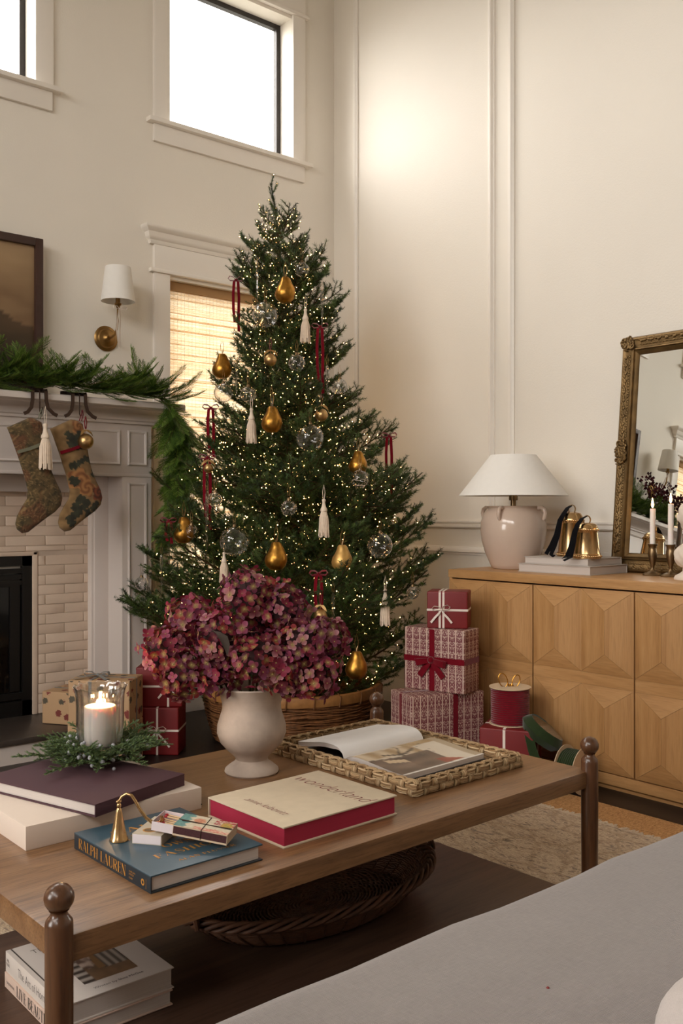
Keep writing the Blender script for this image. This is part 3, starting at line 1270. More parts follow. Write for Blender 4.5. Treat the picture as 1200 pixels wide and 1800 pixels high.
tree = thing('christmas_tree', 'tall green spruce Christmas tree standing in the wicker basket by the window', 'christmas tree', TC)
PROTO = []
for L, seed in ((0.24, 1), (0.24, 2), (0.40, 3), (0.40, 4), (0.62, 5), (0.62, 6), (0.85, 7), (0.85, 8)):
    mb, tips = spruce_branch(L, seed)
    PROTO.append((L, make_mesh('branch', mb, MAT['needle'], smooth=False, fixn=False), tips))
trunk = [axis_at(z) - TC for z in (0.06, 0.6, 1.2, 1.8, 2.2, 2.5, 2.62)]
part('trunk', tube(trunk, [0.035, 0.033, 0.027, 0.018, 0.012, 0.007, 0.004], 8), MAT['bark'], tree)
# leader at the top
r = random.Random(11)
mb = MB()
lead = [V((0, 0, 2.42)), V((0.0, 0, 2.55)), V((-0.008, 0.004, 2.66)), V((-0.022, 0.012, 2.75)), V((-0.03, 0.016, 2.80))]
lead = [p + (axis_at(2.55) - TC - V((0, 0, 2.55))) for p in lead]
mb.add(tube(lead, [0.005, 0.004, 0.003, 0.002, 0.0012], 5), col=BARKC)
needles_on(mb, lead, r, 0.0028, 0.019, 7, start=0.02)
lead_tips = []
for k in range(7):
    p = lead[1 + k % 3].lerp(lead[min(2 + k % 3, 4)], r.random())
    a = k * 2.4
    tp = twig_pts(p, V((math.cos(a), math.sin(a), 1.3)), r.uniform(0.05, 0.09), r, 3, 0.4)
    needles_on(mb, tp, r, 0.003, 0.018, 6)
    lead_tips.append(tp[-1] + TC)
part('leader', mb, MAT['needle'], tree, smooth=False, fixn=False)

r = random.Random(21)
bulbs = [p for p in lead_tips]
strings = []
z = 0.27
ga = 0.4
nb = 0
levels = []
while z < 2.62:
    levels.append(z)
    z += 0.062 + 0.018 * (z < 1.2)
for zi, z in enumerate(levels):
    R0 = tree_r(z)
    cnt = 9 if z < 1.0 else 8 if z < 1.7 else 6 if z < 2.15 else 5 if z < 2.4 else 3
    level_pts = []
    for k in range(cnt):
        ga += 2.39996
        a = ga + r.uniform(-.15, .15)
        elev = math.radians(r.uniform(4, 20) + max(0, z - 1.5) * 15)
        # the tip rises, so the branch starts lower on the trunk
        Rr = R0 * (r.uniform(0.84, 1.14) if (zi + k) % 3 else r.uniform(0.6, 0.82))
        zr = z - Rr * 0.13
        u = V((math.cos(a), math.sin(a), 0))
        o = axis_at(zr)
        # stop short of the walls, the mantel and the sideboard
        lim = Rr
        for q in range(24):
            e = o + u * lim
            if e.y > 4.58 or e.x > 3.8 or (e.x < 2.5 and e.y > 4.39) or (e.x > 3.27 and e.y < 3.16) or (e.y < 3.32 and e.x > 2.9 and zr < 0.75) or (e.x < 2.36 and zr < 0.42):
                lim -= 0.03
        if lim < 0.06:
            continue
        Ln = lim / math.cos(elev)
        cand = min(range(0, 8, 2), key=lambda i: abs(PROTO[i][0] - Ln))
        Lp, me, tips = PROTO[cand + r.randrange(2)]
        sc_ = Ln / Lp
        m = T(*(o - TC)) @ Rz(a) @ Ry(-elev) @ Rx(r.uniform(-.5, .5)) @ Sc(sc_)
        link('branch', me, tree, m)
        nb += 1
        mw = T(*TC) @ m
        far = [p * r.uniform(0.72, 0.98) for p in tips if p.x > 0.2 * Lp]
        for p in r.sample(far, min(len(far), 21 if Ln > 0.45 else 12)):
            q = mw @ (p + V((r.uniform(-.02, .01), r.uniform(-.012, .012), r.uniform(-.012, .006))))
            bulbs.append(q)
            level_pts.append((a, q))
    level_pts.sort(key=lambda e: e[0] % (2 * PI))
    strings.append([q for _, q in level_pts])

# the long low boughs reaching out in front of the fireplace leg and to the right
for zr, ang, Ln, el, pi in ((0.40, 139.8, 0.84, 9, 6), (0.50, 146.0, 0.66, 12, 5), (0.70, 140.5, 0.80, 10, 7), (0.60, -38.0, 0.82, 14, 6), (0.86, -42.0, 0.74, 16, 7), (1.02, -40.0, 0.66, 18, 5), (0.34, -52, 0.70, 12, 7)):
    Lp, me, tips = PROTO[pi]
    m = T(*(axis_at(zr) - TC)) @ Rz(math.radians(ang)) @ Ry(-math.radians(el)) @ Sc(Ln / Lp)
    link('branch', me, tree, m)
    for p in r.sample(tips, 14):
        bulbs.append(T(*TC) @ m @ (p * r.uniform(.8, .98)))

lights = thing('string_lights', 'warm white fairy lights on thin green wire wound through the Christmas tree', 'string lights', TC)
ico = bmesh.new()
bmesh.ops.create_icosphere(ico, subdivisions=1, radius=0.0022)
iv = [v.co.copy() for v in ico.verts]
ifc = [tuple(v.index for v in f.verts) for f in ico.faces]
ico.free()
mb = MB()
for q in bulbs:
    mb.add(([p + q - TC for p in iv], ifc))
part('bulb', mb, MAT['bulb'], lights, stuff=True, fixn=False)
mb = MB()
for st in strings:
    for a, b in zip(st, st[1:]):
        if (a - b).length < 0.16:
            mid = (a + b) / 2 + V((0, 0, -0.012))
            mb.add(tube([a - TC, mid - TC, b - TC], 0.0008, 3, caps=False))
part('wire', mb, pbr('green_wire', S(40, 60, 36), 0.6, var=0), lights, stuff=True, fixn=False)

# basket round the foot of the tree
bk = thing('tree_basket', 'round brown twig basket with a split-bamboo rim around the tree foot', 'basket', (2.906, 3.829, 0))
mb = MB()
r = random.Random(5)
for k in range(30):
    z = 0.012 + k * 0.0075
    rad = 0.385 + 0.055 * math.sin(min(1, z / 0.24) * PI / 2)
    for j in range(2):
        pts = []
        ph = r.uniform(0, 6)
        for i in range(56):
            a = 2 * PI * i / 56
            pts.append(((rad + j * 0.004 + 0.006 * math.sin(a * 14 + PI * (k % 2)) + r.uniform(-.002, .002)) * math.cos(a), (rad + j * 0.004 + 0.006 * math.sin(a * 14 + PI * (k % 2))) * math.sin(a), z + 0.006 * math.sin(a * 5 + ph) + r.uniform(-.0015, .0015)))
        mb.add(tube(pts, 0.0042, 4, closed=True))
part('twig_weave', mb, MAT['vine'], bk, stuff=True, ang=95)
part('basket_base', lathe([(0.0, 0.0), (0.385, 0.0), (0.43, 0.22), (0.424, 0.22), (0.378, 0.01), (0, 0.01)], 40), MAT['vine'], bk)
part('rim', shell([(0.436, 0.225), (0.455, 0.227), (0.458, 0.25), (0.452, 0.272), (0.436, 0.275), (0.430, 0.25), (0.436, 0.225)], 56), MAT['bamboo'], bk, label='split bamboo rim')
tie = make_mesh('tie', MB().add(tube([(0.0, -0.002, -0.03), (0.026, 0, -0.028), (0.028, 0.004, 0.02), (0.004, 0.004, 0.03), (-0.012, 0, 0.0), (0.0, -0.002, -0.03)], 0.003, 5)), MAT['vine'])
for k in range(22):
    a = 2 * PI * k / 22
    link('tie', tie, bk, Rz(a) @ T(0.434, 0, 0.25))

# ------------------------------------------------------------------ ornaments on the tree
ORN_MESH = {}


def orn(key, fn):
    if key not in ORN_MESH:
        ORN_MESH[key] = fn()
    return ORN_MESH[key]


def pear_mesh(mat):
    pr = [(0.0001, -0.042), (0.018, -0.040), (0.031, -0.028), (0.0355, -0.012), (0.033, 0.004), (0.025, 0.019), (0.0195, 0.031), (0.0165, 0.040), (0.011, 0.046), (0.0001, 0.047)]
    vs, fs = lathe(pr, 20)
    vs = [(x + 0.0015 * math.sin(z * 70), y + 0.0012 * math.sin(z * 50 + 1), z) for x, y, z in vs]
    return make_mesh('pear_body', MB().add((vs, fs)), mat)


def hang(t, z0, L):
    pts = [(-0.003, 0, z0), (-0.006, 0, z0 + L * .5), (0, 0, z0 + L), (0.006, 0, z0 + L * .5), (0.003, 0, z0)]
    part('hanging_cord', tube(pts, 0.0008, 4), MAT['goldpale'], t)


def glass_ball(t, R, lab=None):
    key = 'glass%d' % round(R * 1000)
    me = orn(key, lambda: make_mesh('glass_globe', MB().add(ball(R, 28, 18)), MAT['clear']))
    link('glass_globe', me, t)
    cap = orn(key + 'c', lambda: make_mesh('cap', MB().add(lathe([(0.0001, R + 0.010), (0.006, R + 0.009), (0.009, R + 0.002), (0.0095, R - 0.003), (0.0001, R - 0.003)], 14)).add(tube([(0.005 * math.cos(a), 0, R + 0.014 + 0.005 * math.sin(a)) for a in [i * PI / 4 for i in range(8)]], 0.0009, 4, closed=True)), MAT['bronze']))
    link('cap', cap, t)
    hang(t, R + 0.018, 0.05)


def crackle(t, R):
    mb = MB()
    rr = random.Random(int(R * 1e4))
    for k in range(16):
        v = V((rr.gauss(0, 1), rr.gauss(0, 1), rr.gauss(0, 1))).normalized()
        w = v.orthogonal().normalized()
        n = v.cross(w)
        a0 = rr.uniform(0, 6)
        pts = []
        for i in range(5):
            a = a0 + i * 0.16
            p = (w * math.cos(a) + n * math.sin(a) + v * 0.5).normalized()
            pts.append(p * R * 1.002)
        mb.add(tube(pts, 0.0007, 3))
    me = orn('crackle%d' % round(R * 1000), lambda: make_mesh('etched_line', mb, MAT['tassel']))
    o = link('etched_line', me, t)
    o['kind'] = 'stuff'


def tassel_at(t, L=0.115):
    head = lathe([(0.0001, 0.036), (0.006, 0.035), (0.0075, 0.030), (0.0055, 0.025), (0.006, 0.018), (0.0085, 0.006), (0.0105, 0.002), (0.0125, -0.002), (0.0125, -0.009), (0.010, -0.012), (0.0001, -0.012)], 16)
    link('head', orn('th', lambda: make_mesh('head', MB().add(head), MAT['tassel'])), t)

    def skirt():
        rr = random.Random(2)
        mb = MB()
        for k in range(46):
            a = 2 * PI * k / 46 + rr.uniform(-.05, .05)
            rr2 = rr.uniform(0.85, 1)
            p0 = V((0.0095 * math.cos(a) * rr2, 0.0095 * math.sin(a) * rr2, -0.010))
            p1 = V((0.0175 * math.cos(a) * rr2, 0.0175 * math.sin(a) * rr2, -0.035))
            p2 = V((0.0205 * math.cos(a) * rr2 + rr.uniform(-.002, .002), 0.0205 * math.sin(a) * rr2, -L + 0.012 + rr.uniform(-.005, .004)))
            mb.add(tube([p0, p1, p2], 0.0014, 4))
        mb.add(lathe([(0.008, -0.012), (0.0155, -0.03), (0.018, -0.088), (0.0001, -0.09)], 14))
        return make_mesh('skirt', mb, MAT['tassel'])
    o = link('skirt', orn('ts', skirt), t)
    o['kind'] = 'stuff'
    pts = [(-0.002, 0, 0.034), (-0.005, 0, 0.06), (0, 0, 0.088), (0.005, 0, 0.06), (0.002, 0, 0.034)]
    link('hanging_cord', orn('tc', lambda: make_mesh('hanging_cord', MB().add(tube(pts, 0.0011, 4)), MAT['tassel'])), t)


def gold_ball(t, R, cordmat='velvet'):
    link('ball', orn('gb%d' % round(R * 1000), lambda: make_mesh('ball', MB().add(ball(R, 20, 14)), MAT['goldpale'])), t)

    def leaves():
        mb = MB()
        for s in (1, -1):
            pts = [V((0, 0, R + 0.016)), V((s * 0.012, -0.004, R + 0.012)), V((s * 0.024, -0.008, R + 0.002)), V((s * 0.032, -0.008, R - 0.010))]
            mb.add(ribbon(pts, 0.012, (0, 0.5, 1), 0.0012, [0.3, 1, 0.9, 0.15]))
        mb.add(tube([(0, 0, R - 0.002), (0, 0, R + 0.022)], 0.0016, 5))
        return make_mesh('leaf', mb, MAT['goldpale'])
    link('leaf', orn('gl%d' % round(R * 1000), leaves), t)
    pts = [(-0.002, 0, R + 0.02), (-0.006, 0, R + 0.05), (0, 0, R + 0.075), (0.006, 0, R + 0.05), (0.002, 0, R + 0.02)]
    link('ribbon_loop', orn('gr%d' % round(R * 1000), lambda: make_mesh('ribbon_loop', MB().add(ribbon(pts, 0.006, (0, 1, 0), 0.0012)), MAT['velvet'])), t)


def icicle_at(t, L=0.2):
    pr = [(0.0001, 0.0)]
    n = 14
    for i in range(1, n):
        k = i / n
        rr = (0.0065 * (1 - k) + 0.0012) * (1.6 if i in (3, 8, 10) else 1.0)
        pr.append((rr, -L * k))
    pr.append((0.0001, -L))
    link('spike', orn('ic%d' % round(L * 100), lambda: make_mesh('spike', MB().add(lathe(pr[::-1], 8)), MAT['clear'])), t)
    hang(t, 0.0, 0.05)


def ribbon_bow(t, tail=0.2, w=0.014):
    mb = MB()
    for s in (1, -1):
        loop = [V((0, 0, 0)), V((s * 0.014, -0.01, 0.012)), V((s * 0.032, -0.016, 0.014)), V((s * 0.040, -0.012, 0.004)), V((s * 0.03, -0.006, -0.006)), V((s * 0.012, 0, -0.004)), V((0, 0, 0))]
        mb.add(ribbon(loop, w, (0.1, 1, 0.5), 0.0014))
    o = part('loop', mb, MAT['velvet'], t)
    for s, k in ((1, 1.0), (-1, 0.82)):
        pts = [V((0, 0, 0)), V((s * 0.010, -0.008, -0.012)), V((s * 0.014, -0.008, -tail * .35 * k)), V((s * 0.013, -0.006, -tail * .7 * k)), V((s * 0.010 + 0.004, -0.004, -tail * k))]
        part('tail', ribbon(pts, w, (1, 0.25 * s, 0), 0.0014), MAT['velvet'], t)
    part('knot', ball(0.0085, 10, 8, (1, 0.8, 0.8)), MAT['velvet'], t)


ORN = [
    ('pear', -0.001, 2.191, 0.267, 'gold pear ornament highest on the tree', 1.12),
    ('pear', -0.32, 1.848, 0.129, 'gold pear ornament on the left edge of the tree against the woven shade', 1.1),
    ('pear', -0.052, 1.556, 0.435, 'gold pear ornament half hidden behind a glass icicle', 1.1),
    ('pear', -0.459, 1.048, 0.427, 'gold pear ornament beside the hanging end of the garland', 1.1),
    ('pear', -0.017, 0.94, 0.668, 'gold pear ornament just above the hydrangeas', 1.12),
    ('palepear', 0.27, 0.93, 0.616, 'pale mottled pear ornament on the lower right of the tree', 1.05),
    ('pear', 0.333, 0.459, 0.624, 'lowest gold pear ornament, just above the basket rim', 1.12),
    ('pear', 0.345, 1.362, 0.35, 'gold pear ornament behind a clear glass ball', 1.0),
    ('glass', -0.097, 2.076, 0.269, 'large clear glass ball below the highest gold pear', 0.062),
    ('glass', 0.123, 1.474, 0.449, 'large clear glass ball in the middle of the tree', 0.064),
    ('glass', -0.206, 1.006, 0.609, 'large clear glass ball above the left of the hydrangeas', 0.066),
    ('glass', 0.442, 0.983, 0.479, 'large clear glass ball low on the right of the tree', 0.058),
    ('glass', -0.299, 1.706, 0.248, 'clear glass ball seen against the woven shade', 0.046),
    ('etched', 0.057, 1.834, 0.344, 'small etched glass ball beside the leafy gold ball', 0.040),
    ('etched', 0.033, 1.153, 0.586, 'small etched glass ball above the lower right tassel row', 0.036),
    ('etched', -0.17, 1.685, 0.357, 'small etched glass ball right above a cream tassel', 0.037),
    ('etched', -0.307, 1.192, 0.482, 'small etched glass ball beside a long red ribbon tail', 0.034),
    ('etched', -0.738, 0.774, 0.03, 'small etched glass ball hanging before the fireplace leg', 0.034),
    ('etched', -0.420, 1.044, 0.45, 'small clear ball tucked behind the gold pear by the garland', 0.032),
    ('etched', 0.352, 1.286, 0.425, 'small etched glass ball in front of a gold pear', 0.042),
    ('etched', 0.259, 1.732, 0.279, 'small clear glass ball against the panelled wall', 0.036),
    ('etched', 0.595, 0.762, 0.417, 'small clear glass ball on the right edge above the red gift', 0.030),
    ('etched', 0.075, 2.312, 0.19, 'small clear glass ball near the top of the tree', 0.036),
    ('goldball', -0.067, 1.849, 0.338, 'leafy gold ball on a red ribbon, upper middle of the tree', 0.030),
    ('goldball', 0.174, 1.585, 0.392, 'gold ball below the long red ribbon tails', 0.030),
    ('goldball', 0.176, 0.69, 0.724, 'gold ball behind the ribbon bow above the hydrangeas', 0.030),
    ('goldball', -0.353, 1.338, 0.375, 'gold ball on the left edge of the tree', 0.022),
    ('tassel', 0.095, 2.062, 0.275, 'cream tassel nearest the top of the tree', 1.0),
    ('tassel', -0.149, 1.573, 0.413, 'cream tassel left of the icicle', 1.0),
    ('tassel', 0.188, 1.150, 0.565, 'cream tassel right of the middle of the tree', 1.05),
    ('tassel', -0.252, 0.923, 0.60, 'cream tassel hanging below a large glass ball', 0.85),
    ('tassel', 0.461, 0.751, 0.572, 'cream tassel lowest on the right, above the gifts', 1.0),
    ('icicle', -0.052, 1.66, 0.46, 'long clear glass icicle in front of a gold pear', 0.20),
    ('icicle', -0.343, 1.235, 0.5, 'long clear glass icicle beside a red ribbon tail', 0.30),
    ('icicle', 0.173, 2.20, 0.219, 'clear glass icicle on the upper right edge', 0.18),
    ('icicle', -0.563, 0.944, 0.425, 'clear glass icicle on the lower left beside the fireplace', 0.22),
    ('icicle', 0.23, 0.79, 0.706, 'clear glass icicle above the right of the hydrangeas', 0.17),
    ('icicle', 0.199, 1.83, 0.315, 'clear glass icicle beside the long red ribbon', 0.14),
    ('icicle', -0.14, 2.31, 0.215, 'clear glass icicle near the top left of the tree', 0.16),
    ('icicle', -0.232, 1.84, 0.285, 'clear glass icicle right of the left-edge gold pear', 0.17),
    ('bow', -0.263, 2.301, 0.03, 'burgundy velvet bow highest on the tree', 0.26),
    ('bow', 0.165, 2.02, 0.26, 'burgundy velvet bow with the longest tails, upper right', 0.32),
    ('bow', 0.506, 1.517, 0.03, 'burgundy velvet bow on the right tip against the wall', 0.30),
    ('bow', -0.369, 1.642, 0.177, 'burgundy velvet bow on the left edge over the shade', 0.24),
    ('bow', -0.364, 1.391, 0.335, 'burgundy velvet bow with wide loops, middle left', 0.34),
    ('bow', 0.167, 0.869, 0.70, 'burgundy velvet bow just above the hydrangeas', 0.20),
    ('bow', -0.563, 1.093, 0.233, 'burgundy velvet bow low on the left by the garland', 0.12),
]
GRP = {'pear': 'gold pears on the tree', 'palepear': 'gold pears on the tree', 'glass': 'large glass balls on the tree', 'etched': 'small glass balls on the tree',
       'goldball': 'gold balls on the tree', 'tassel': 'tassels on the tree', 'icicle': 'glass icicles on the tree', 'bow': 'velvet bows on the tree'}
NAME = {'pear': 'pear_ornament', 'palepear': 'pear_ornament', 'glass': 'glass_ball_ornament', 'etched': 'etched_glass_ornament', 'goldball': 'gold_ball_ornament',
        'tassel': 'tassel_ornament', 'icicle': 'icicle_ornament', 'bow': 'velvet_bow'}
for k, lat, z, fr, lab, sz in ORN:
    p = TC + RV * lat - FV * (fr + 0.035) + V((0, 0, z))
    t = thing(NAME[k], lab, 'ornament', p, -HEAD + rnd.uniform(-.4, .4), GRP[k])
    if k in ('pear', 'palepear'):
        t.scale = (sz * 1.25,) * 3
        link('pear_body', orn(k, lambda: pear_mesh(MAT['gold' if k == 'pear' else 'goldrust'])), t)
        link('stem', orn('pstem', lambda: make_mesh('stem', MB().add(tube([(0, 0, 0.044), (0.001, 0, 0.054), (0.004, 0, 0.062)], 0.0016, 6)), MAT['bronze'])), t)
        hang(t, 0.05, 0.05)
    elif k == 'glass':
        glass_ball(t, sz)
    elif k == 'etched':
        glass_ball(t, sz)
        crackle(t, sz)
    elif k == 'goldball':
        gold_ball(t, sz)
    elif k == 'tassel':
        t.scale = (sz * 1.15,) * 3
        tassel_at(t)
    elif k == 'icicle':
        icicle_at(t, sz)
    elif k == 'bow':
        t.rotation_euler = (0, 0, -HEAD + rnd.uniform(-.2, .2))
        ribbon_bow(t, sz)

# ------------------------------------------------------------------ cedar garland over the mantel
CG = [S(84, 114, 38), S(70, 98, 34), S(102, 130, 50), S(56, 82, 32), S(116, 140, 62)]


def cedar_spray(L, seed):
    """flat drooping fern-like spray"""
    r = random.Random(seed)
    mb = MB()
    pts = []
    for i in range(9):
        t = i / 8
        pts.append(V((L * t, 0.02 * math.sin(t * 4 + seed), -L * 0.35 * t * t)))
    mb.add(tube(pts, [0.0022 - 0.0016 * i / 8 for i in range(9)], 4, caps=False), col=S(92, 74, 40))
    for i in range(40):
        t = 0.06 + 0.94 * i / 40
        q = min(int(t * 8), 7)
        p = pts[q].lerp(pts[q + 1], t * 8 - q)
        dd = (pts[q + 1] - pts[q]).normalized()
        s = 1 if i % 2 else -1
        BL_ = L * 0.42 * (1.02 - t) ** 0.6 * r.uniform(0.75, 1.15) + 0.012
        d = (dd * 0.8 + V((0, s * 0.62, r.uniform(-.1, .18)))).normalized()
        c = mulc(r.choice(CG), r.uniform(0.8, 1.2))
        bp = [p]
        for j in range(4):
            d = (d + V((0.06, 0, -0.10))).normalized()
            bp.append(bp[-1] + d * BL_ / 4)
        mb.add(ribbon(bp, 0.0026, (0.2, 1, 0.1), 0.0010, [1, 1, .9, .8, .4]), col=c)
        for j in range(1, 4):
            for ss in (1, -1):
                e = (bp[j + 1] - bp[j]).normalized()
                side = e.cross(V((0, 0, 1))).normalized() * ss
                q1 = bp[j] + (e * 0.85 + side * 0.55 + V((0, 0, -0.12))) * BL_ * 0.34
                q0 = (bp[j] + q1) / 2
                sw = e * 0.0013
                c2 = mulc(c, r.uniform(0.85, 1.3))
                mb.add(([bp[j] - sw, bp[j] + sw, q0 + sw * 1.2, q1, q0 - sw * 1.2], [(0, 1, 2, 3, 4)]), col=c2)
                q2 = bp[j].lerp(bp[j + 1], 0.5)
                q3 = q2 + (e * 0.95 + side * 0.45 + V((0, 0, -0.1))) * BL_ * 0.26
                mb.add(([q2 - sw, q2 + sw, q3], [(0, 1, 2)]), col=c2)
    return make_mesh('spray', mb, MAT['cedar'], smooth=False, fixn=False)


gar = thing('cedar_garland', 'fresh cedar garland lying along the mantel and trailing down its end', 'garland', (1.6, 4.40, 1.70))
go = V((1.6, 4.40, 1.70))
SPR = [cedar_spray(L, s) for L, s in ((0.20, 1), (0.24, 2), (0.17, 3), (0.28, 4))]
gpath = [V((0.2, 4.40, 1.745)), V((0.9, 4.38, 1.745)), V((1.5, 4.36, 1.748)), V((2.0, 4.34, 1.75)), V((2.28, 4.32, 1.745)), V((2.45, 4.30, 1.715)), V((2.535, 4.31, 1.60)), V((2.55, 4.31, 1.42)), V((2.53, 4.33, 1.24)), V((2.50, 4.35, 1.10)), V((2.49, 4.36, 1.02))]
part('stem', tube([p - go for p in gpath], 0.006, 6), MAT['bark'], gar)
r = random.Random(9)


def along(path, t):
    ls = [(b - a).length for a, b in zip(path, path[1:])]
    s = t * sum(ls)
    for a, b, l in zip(path, path[1:], ls):
        if s <= l:
            return a.lerp(b, s / l), (b - a).normalized()
        s -= l
    return path[-1], (path[-1] - path[-2]).normalized()


NS = 430
for i in range(NS):
    t = i / NS
    p, d = along(gpath, t)
    side = d.cross(V((0, 0, 1)))
    if side.length < 0.3:
        side = V((0.7, -0.7, 0))
    side.normalize()
    up = side.cross(d)
    an = r.uniform(-1.4, 1.2)
    if abs(d.z) < 0.6:
        out = side * math.cos(an) + V((0, 0, 1)) * math.sin(an) * 0.8
        if out.y > 0.4:
            out.y *= 0.3
        if out.z < -0.45 and r.random() < 0.45:
            out.z = 0.1
        dr = (d * r.uniform(0.6, 1.3) * (1 if r.random() < 0.75 else -1) + out * 0.75).normalized()
        sz = r.uniform(0.6, 1.0)
    else:
        an = r.uniform(0, 6.28)
        dr = (V((0.32 * math.cos(an), 0.3 * math.sin(an) - 0.1, -1.0))).normalized()
        sz = r.uniform(0.75, 1.05) * (0.75 if p.z < 1.15 else 1)
    m = frame_from(p - go + V((r.uniform(-.01, .01), r.uniform(-.015, .01), r.uniform(-.01, .01))), dr, dr.cross(V((0.1, r.uniform(-.5, .5), 1))))
    link('spray', SPR[r.randrange(4)], gar, m @ Sc(sz))

# ------------------------------------------------------------------ stockings and their holders
def holder(x, lab):
    """iron holder: two curved feet and a hook hanging over the shelf edge"""
    t = thing('stocking_holder', lab, 'hook', (x, 4.285, 1.697), group='iron stocking holders')
    for s in (1, -1):
        pts = [V((s * 0.034, 0.06, 0.012)), V((s * 0.034, 0.0, 0.012)), V((s * 0.032, -0.008, 0.004)), V((s * 0.033, -0.010, -0.04)), V((s * 0.040, -0.014, -0.075)), V((s * 0.062, -0.024, -0.100)), V((s * 0.080, -0.028, -0.108))]
        part('foot', ribbon(pts, 0.016, (1, 0, 0.4 * s), 0.006), MAT['iron'], t)
    pts = [V((0, 0.06, 0.010)), V((0, 0.0, 0.010)), V((0, -0.012, 0.002)), V((0, -0.014, -0.09)), V((0, -0.024, -0.103)), V((0, -0.036, -0.098)), V((0, -0.041, -0.075))]
    part('hook', tube(pts, 0.0035, 6), MAT['iron'], t)
    part('crossbar', rbox2(-0.06, 0.06, 0.05, 0.075, 0.002, 0.022, 0.003), MAT['iron'], t)
    return t


holder(1.765, 'iron hook holder carrying the mottled olive stocking')
holder(1.962, 'iron hook holder carrying the floral stocking')


def tapestry1(x, z):
    n = noise.noise(V((x * 26, z * 26, 1)), noise_basis='BLENDER')
    n2 = noise.noise(V((x * 95 + 2 * n, z * 120 + 3 * n, 4)))
    n3 = noise.noise(V((x * 12, z * 12, 9)))
    c = lerp(S(78, 64, 40), S(106, 86, 54), 0.5 + n * 0.9)
    c = lerp(c, S(108, 66, 44), max(0, min(0.7, (n3 - 0.05) * 6)))
    c = lerp(c, S(142, 118, 80), max(0, min(0.7, (n2 - 0.2) * 3)))
    c = lerp(c, S(50, 46, 30), max(0, min(0.75, (-n2 - 0.12) * 3)))
    return c


ROSE = [(-0.03, -0.30, 0.050), (0.01, -0.34, 0.040), (-0.03, -0.05, 0.035), (0.075, -0.365, 0.036), (0.05, -0.04, 0.026)]
LEAF = [(-0.055, -0.115, .03, .018, .5), (-0.03, -0.10, .026, .016, 1.5), (-0.075, -0.10, .028, .015, 2.4), (-0.05, -0.145, .028, .012, 2.9), (-0.02, -0.215, .03, .010, .5), (0.02, -0.205, .028, .010, 2.6), (-0.055, -0.235, .022, .015, .2),
        (0.055, -0.265, .025, .016, 1.2), (0.06, -0.20, .02, .012, 1.7), (-0.05, -0.31, .022, .018, 2.4), (0.0, -0.425, .03, .014, .8), (-0.045, -0.465, .034, .016, .6), (-0.07, -0.50, .028, .016, 2.2), (0.02, -0.47, .026, .015, 1.9), (0.05, -0.43, .026, .014, .9),
        (-0.01, -0.40, .03, .016, 2.5), (-0.045, -0.43, .026, .016, 1.1)]


def tapestry2(x, z):
    n = noise.noise(V((x * 40, z * 40, 1)))
    c = lerp(S(112, 86, 54), S(142, 112, 74), 0.5 + n)
    for a, b, rr in ROSE:
        d = math.hypot(x - a, z - b)
        w = rr * (1 + 0.18 * math.sin(5 * math.atan2(z - b, x - a) + 1))
        if d < w:
            k = math.sin(d / rr * 9 + 2 * math.atan2(z - b, x - a))
            c = lerp(S(166, 116, 70), S(118, 74, 44), 0.5 + 0.5 * k) if a < 0.07 else lerp(S(128, 64, 40), S(72, 40, 28), 0.5 + 0.5 * k)
    for a, b, l, w, an in LEAF:
        dx, dz = x - a, z - b
        u = dx * math.cos(an) + dz * math.sin(an)
        v = -dx * math.sin(an) + dz * math.cos(an)
        if (u / (1.2 * l)) ** 2 + (v / (1.25 * w)) ** 2 < 1 + 0.35 * math.sin(u * 300):
            c = lerp(S(40, 40, 30), S(58, 58, 42), 0.5 + n)
    return c


# outline of a stocking hanging from its right top corner, toe to the left (x right, z down from the hook)
OUT = [(-0.165, -0.066), (-0.15, -0.10), (-0.118, -0.185), (-0.088, -0.275), (-0.068, -0.35), (-0.072, -0.39), (-0.098, -0.43), (-0.118, -0.468), (-0.126, -0.505), (-0.118, -0.53), (-0.095, -0.548), (-0.066, -0.543),
       (-0.03, -0.515), (0.02, -0.478), (0.062, -0.45), (0.090, -0.42), (0.098, -0.385), (0.090, -0.35), (0.066, -0.305), (0.046, -0.26), (0.030, -0.20), (0.016, -0.12), (-0.004, -0.03), (-0.055, -0.012)]


